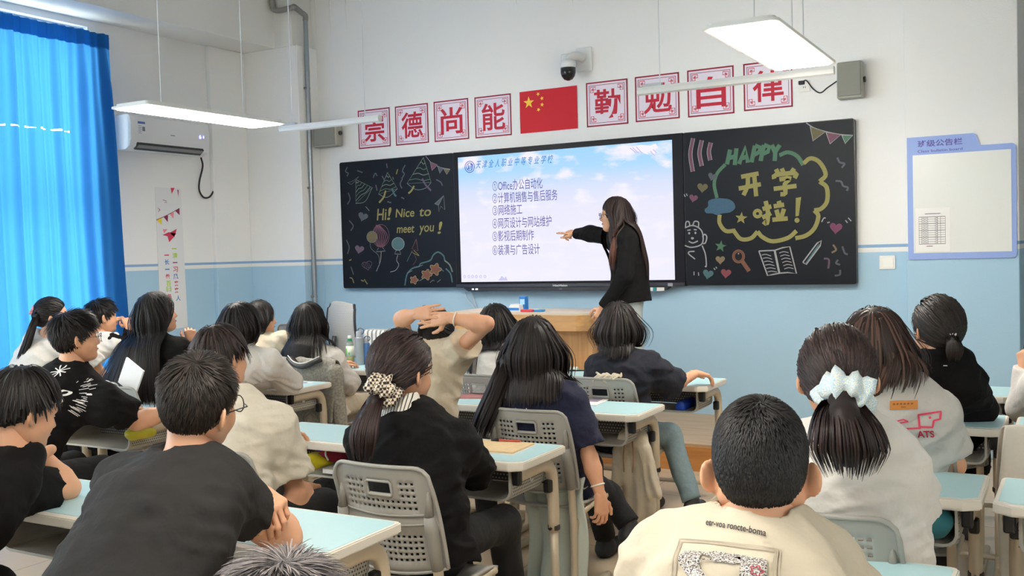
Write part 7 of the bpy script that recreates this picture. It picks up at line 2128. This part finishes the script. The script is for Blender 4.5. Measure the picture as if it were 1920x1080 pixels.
v, f = flat_text('a', .05, .02, .3); decal(i3['p'], i3['shirt'], 'script_print', M_paper, v, f, O3 - z3 * .19 - u3 * .04, u3, z3, d3, .004)
# grey T-shirt: leather patch and red print
O18 = PY(1680, 752, 3.55); u18 = _n(np.array([1, .0, .10])); z18 = np.array([0, -.2, 1.0]); d18 = np.array([.05, 1, -.25])
V = [(-.045 + .09 * i / 8, -.017 + .034 * j / 4) for j in range(5) for i in range(9)]; F = [(j * 9 + i, j * 9 + i + 1, (j + 1) * 9 + i + 1, (j + 1) * 9 + i) for j in range(4) for i in range(8)]
decal(i18['p'], i18['shirt'], 'leather_patch', mat('patch_tan', (186, 118, 48), .6), V, F, O18, u18, z18, d18, .005)
v, f = strokes(dense([([(-.034 + .0115 * k, .004), (-.027 + .0115 * k, .004)], .006) for k in range(6)] + [([(-.008, -.008), (.008, -.008)], .003)], 2)); decal(i18['p'], i18['shirt'], 'patch_lettering', mat('patch_ink', (120, 76, 30), .6), v, f, O18, u18, z18, d18, .006)
M_rp = mat('print_red', (200, 56, 84), .8)
O18b = PY(1712, 782, 3.55)
L = [([(-.005, -.022), (-.008, .022), (.062, .034), (.060, .006), (.040, .0), (.036, -.024), (-.005, -.022)], .007), ([(.026, .016), (.030, .008)], .008), ([(-.09, -.030), (-.0, -.026)], .006), ([(-.075, .0), (-.055, .006), (-.04, -.002), (-.07, -.008)], .005)]
v, f = strokes(dense(L, 6)); decal(i18['p'], i18['shirt'], 'red_print', M_rp, v, f, O18b, u18, z18, d18, .004)
v, f = flat_text('ATS', .055, .03); decal(i18['p'], i18['shirt'], 'red_lettering', mat('print_crimson', (176, 24, 60), .8), v, f, O18b + np.array([.012, 0, -.045]), u18, z18, d18, .004)
L = [([(-.008, 0), (.008, .001)], .004)]
v, f = strokes(dense(L, 4)); decal(i19['p'], i19['shirt'], 'back_tab', M_paper, v, f, PY(1765, 680, 4.55), np.array([1, 0, 0]), np.array([0, -.2, 1.0]), np.array([0, 1, -.2]), .004)
L = [([(-.01, 0), (.01, .002)], .006), ([(.055, .004), (.06, .004)], .006)]
v, f = strokes(dense(L, 4)); decal(i14['p'], i14['shirt'], 'small_print', M_paper, v, f, PY(945, 765, 3.8), np.array([1, 0, 0]), np.array([0, -.2, 1.0]), np.array([0, 1, -.2]), .004)


sh = PY(618, 928, 4.56)
V, F = mesh_field([Cone(sh + np.array([-.07, .02, .05]), sh + np.array([.01, 0, .0]), .045, .052, .04), Cone(sh + np.array([.01, 0, 0]), sh + np.array([.05, -.01, -.05]), .050, .046, .03)], .008)
np_mesh('shoe', V, F, mat('sneaker_black', (22, 22, 24), .6), i11['p'], i11['loc'])
m = MB(); m.lathe([(.052, .0), (.058, .006), (.058, .026), (.050, .032)], tuple(sh + np.array([.045, -.004, -.025]) - i11['loc']), 22, Matrix.Rotation(math.radians(62), 3, 'Y').to_4x4()); m.build('shoe_sole', mat('sole_cream', (222, 206, 178), .6), i11['p'], True)
m = MB()
for a in (-28, 0, 28): m.prism([(.0, .0), (.007, .012), (.0, .030), (-.007, .012)], 0, .002, 'Z')
k = len(m.v) // 3
m.v = [tuple(sh - i11['loc'] + np.array([-.035, -.050, .045]) + (lambda x, z, a: np.array([x * math.cos(a) + z * math.sin(a), 0.004 * (y > 0), -x * math.sin(a) + z * math.cos(a)]))(x, z, math.radians((-32, 0, 32)[min(2, i // k)]))) for i, (x, z, y) in enumerate(m.v)]
m.build('shoe_emblem', M_paper, i11['p'])
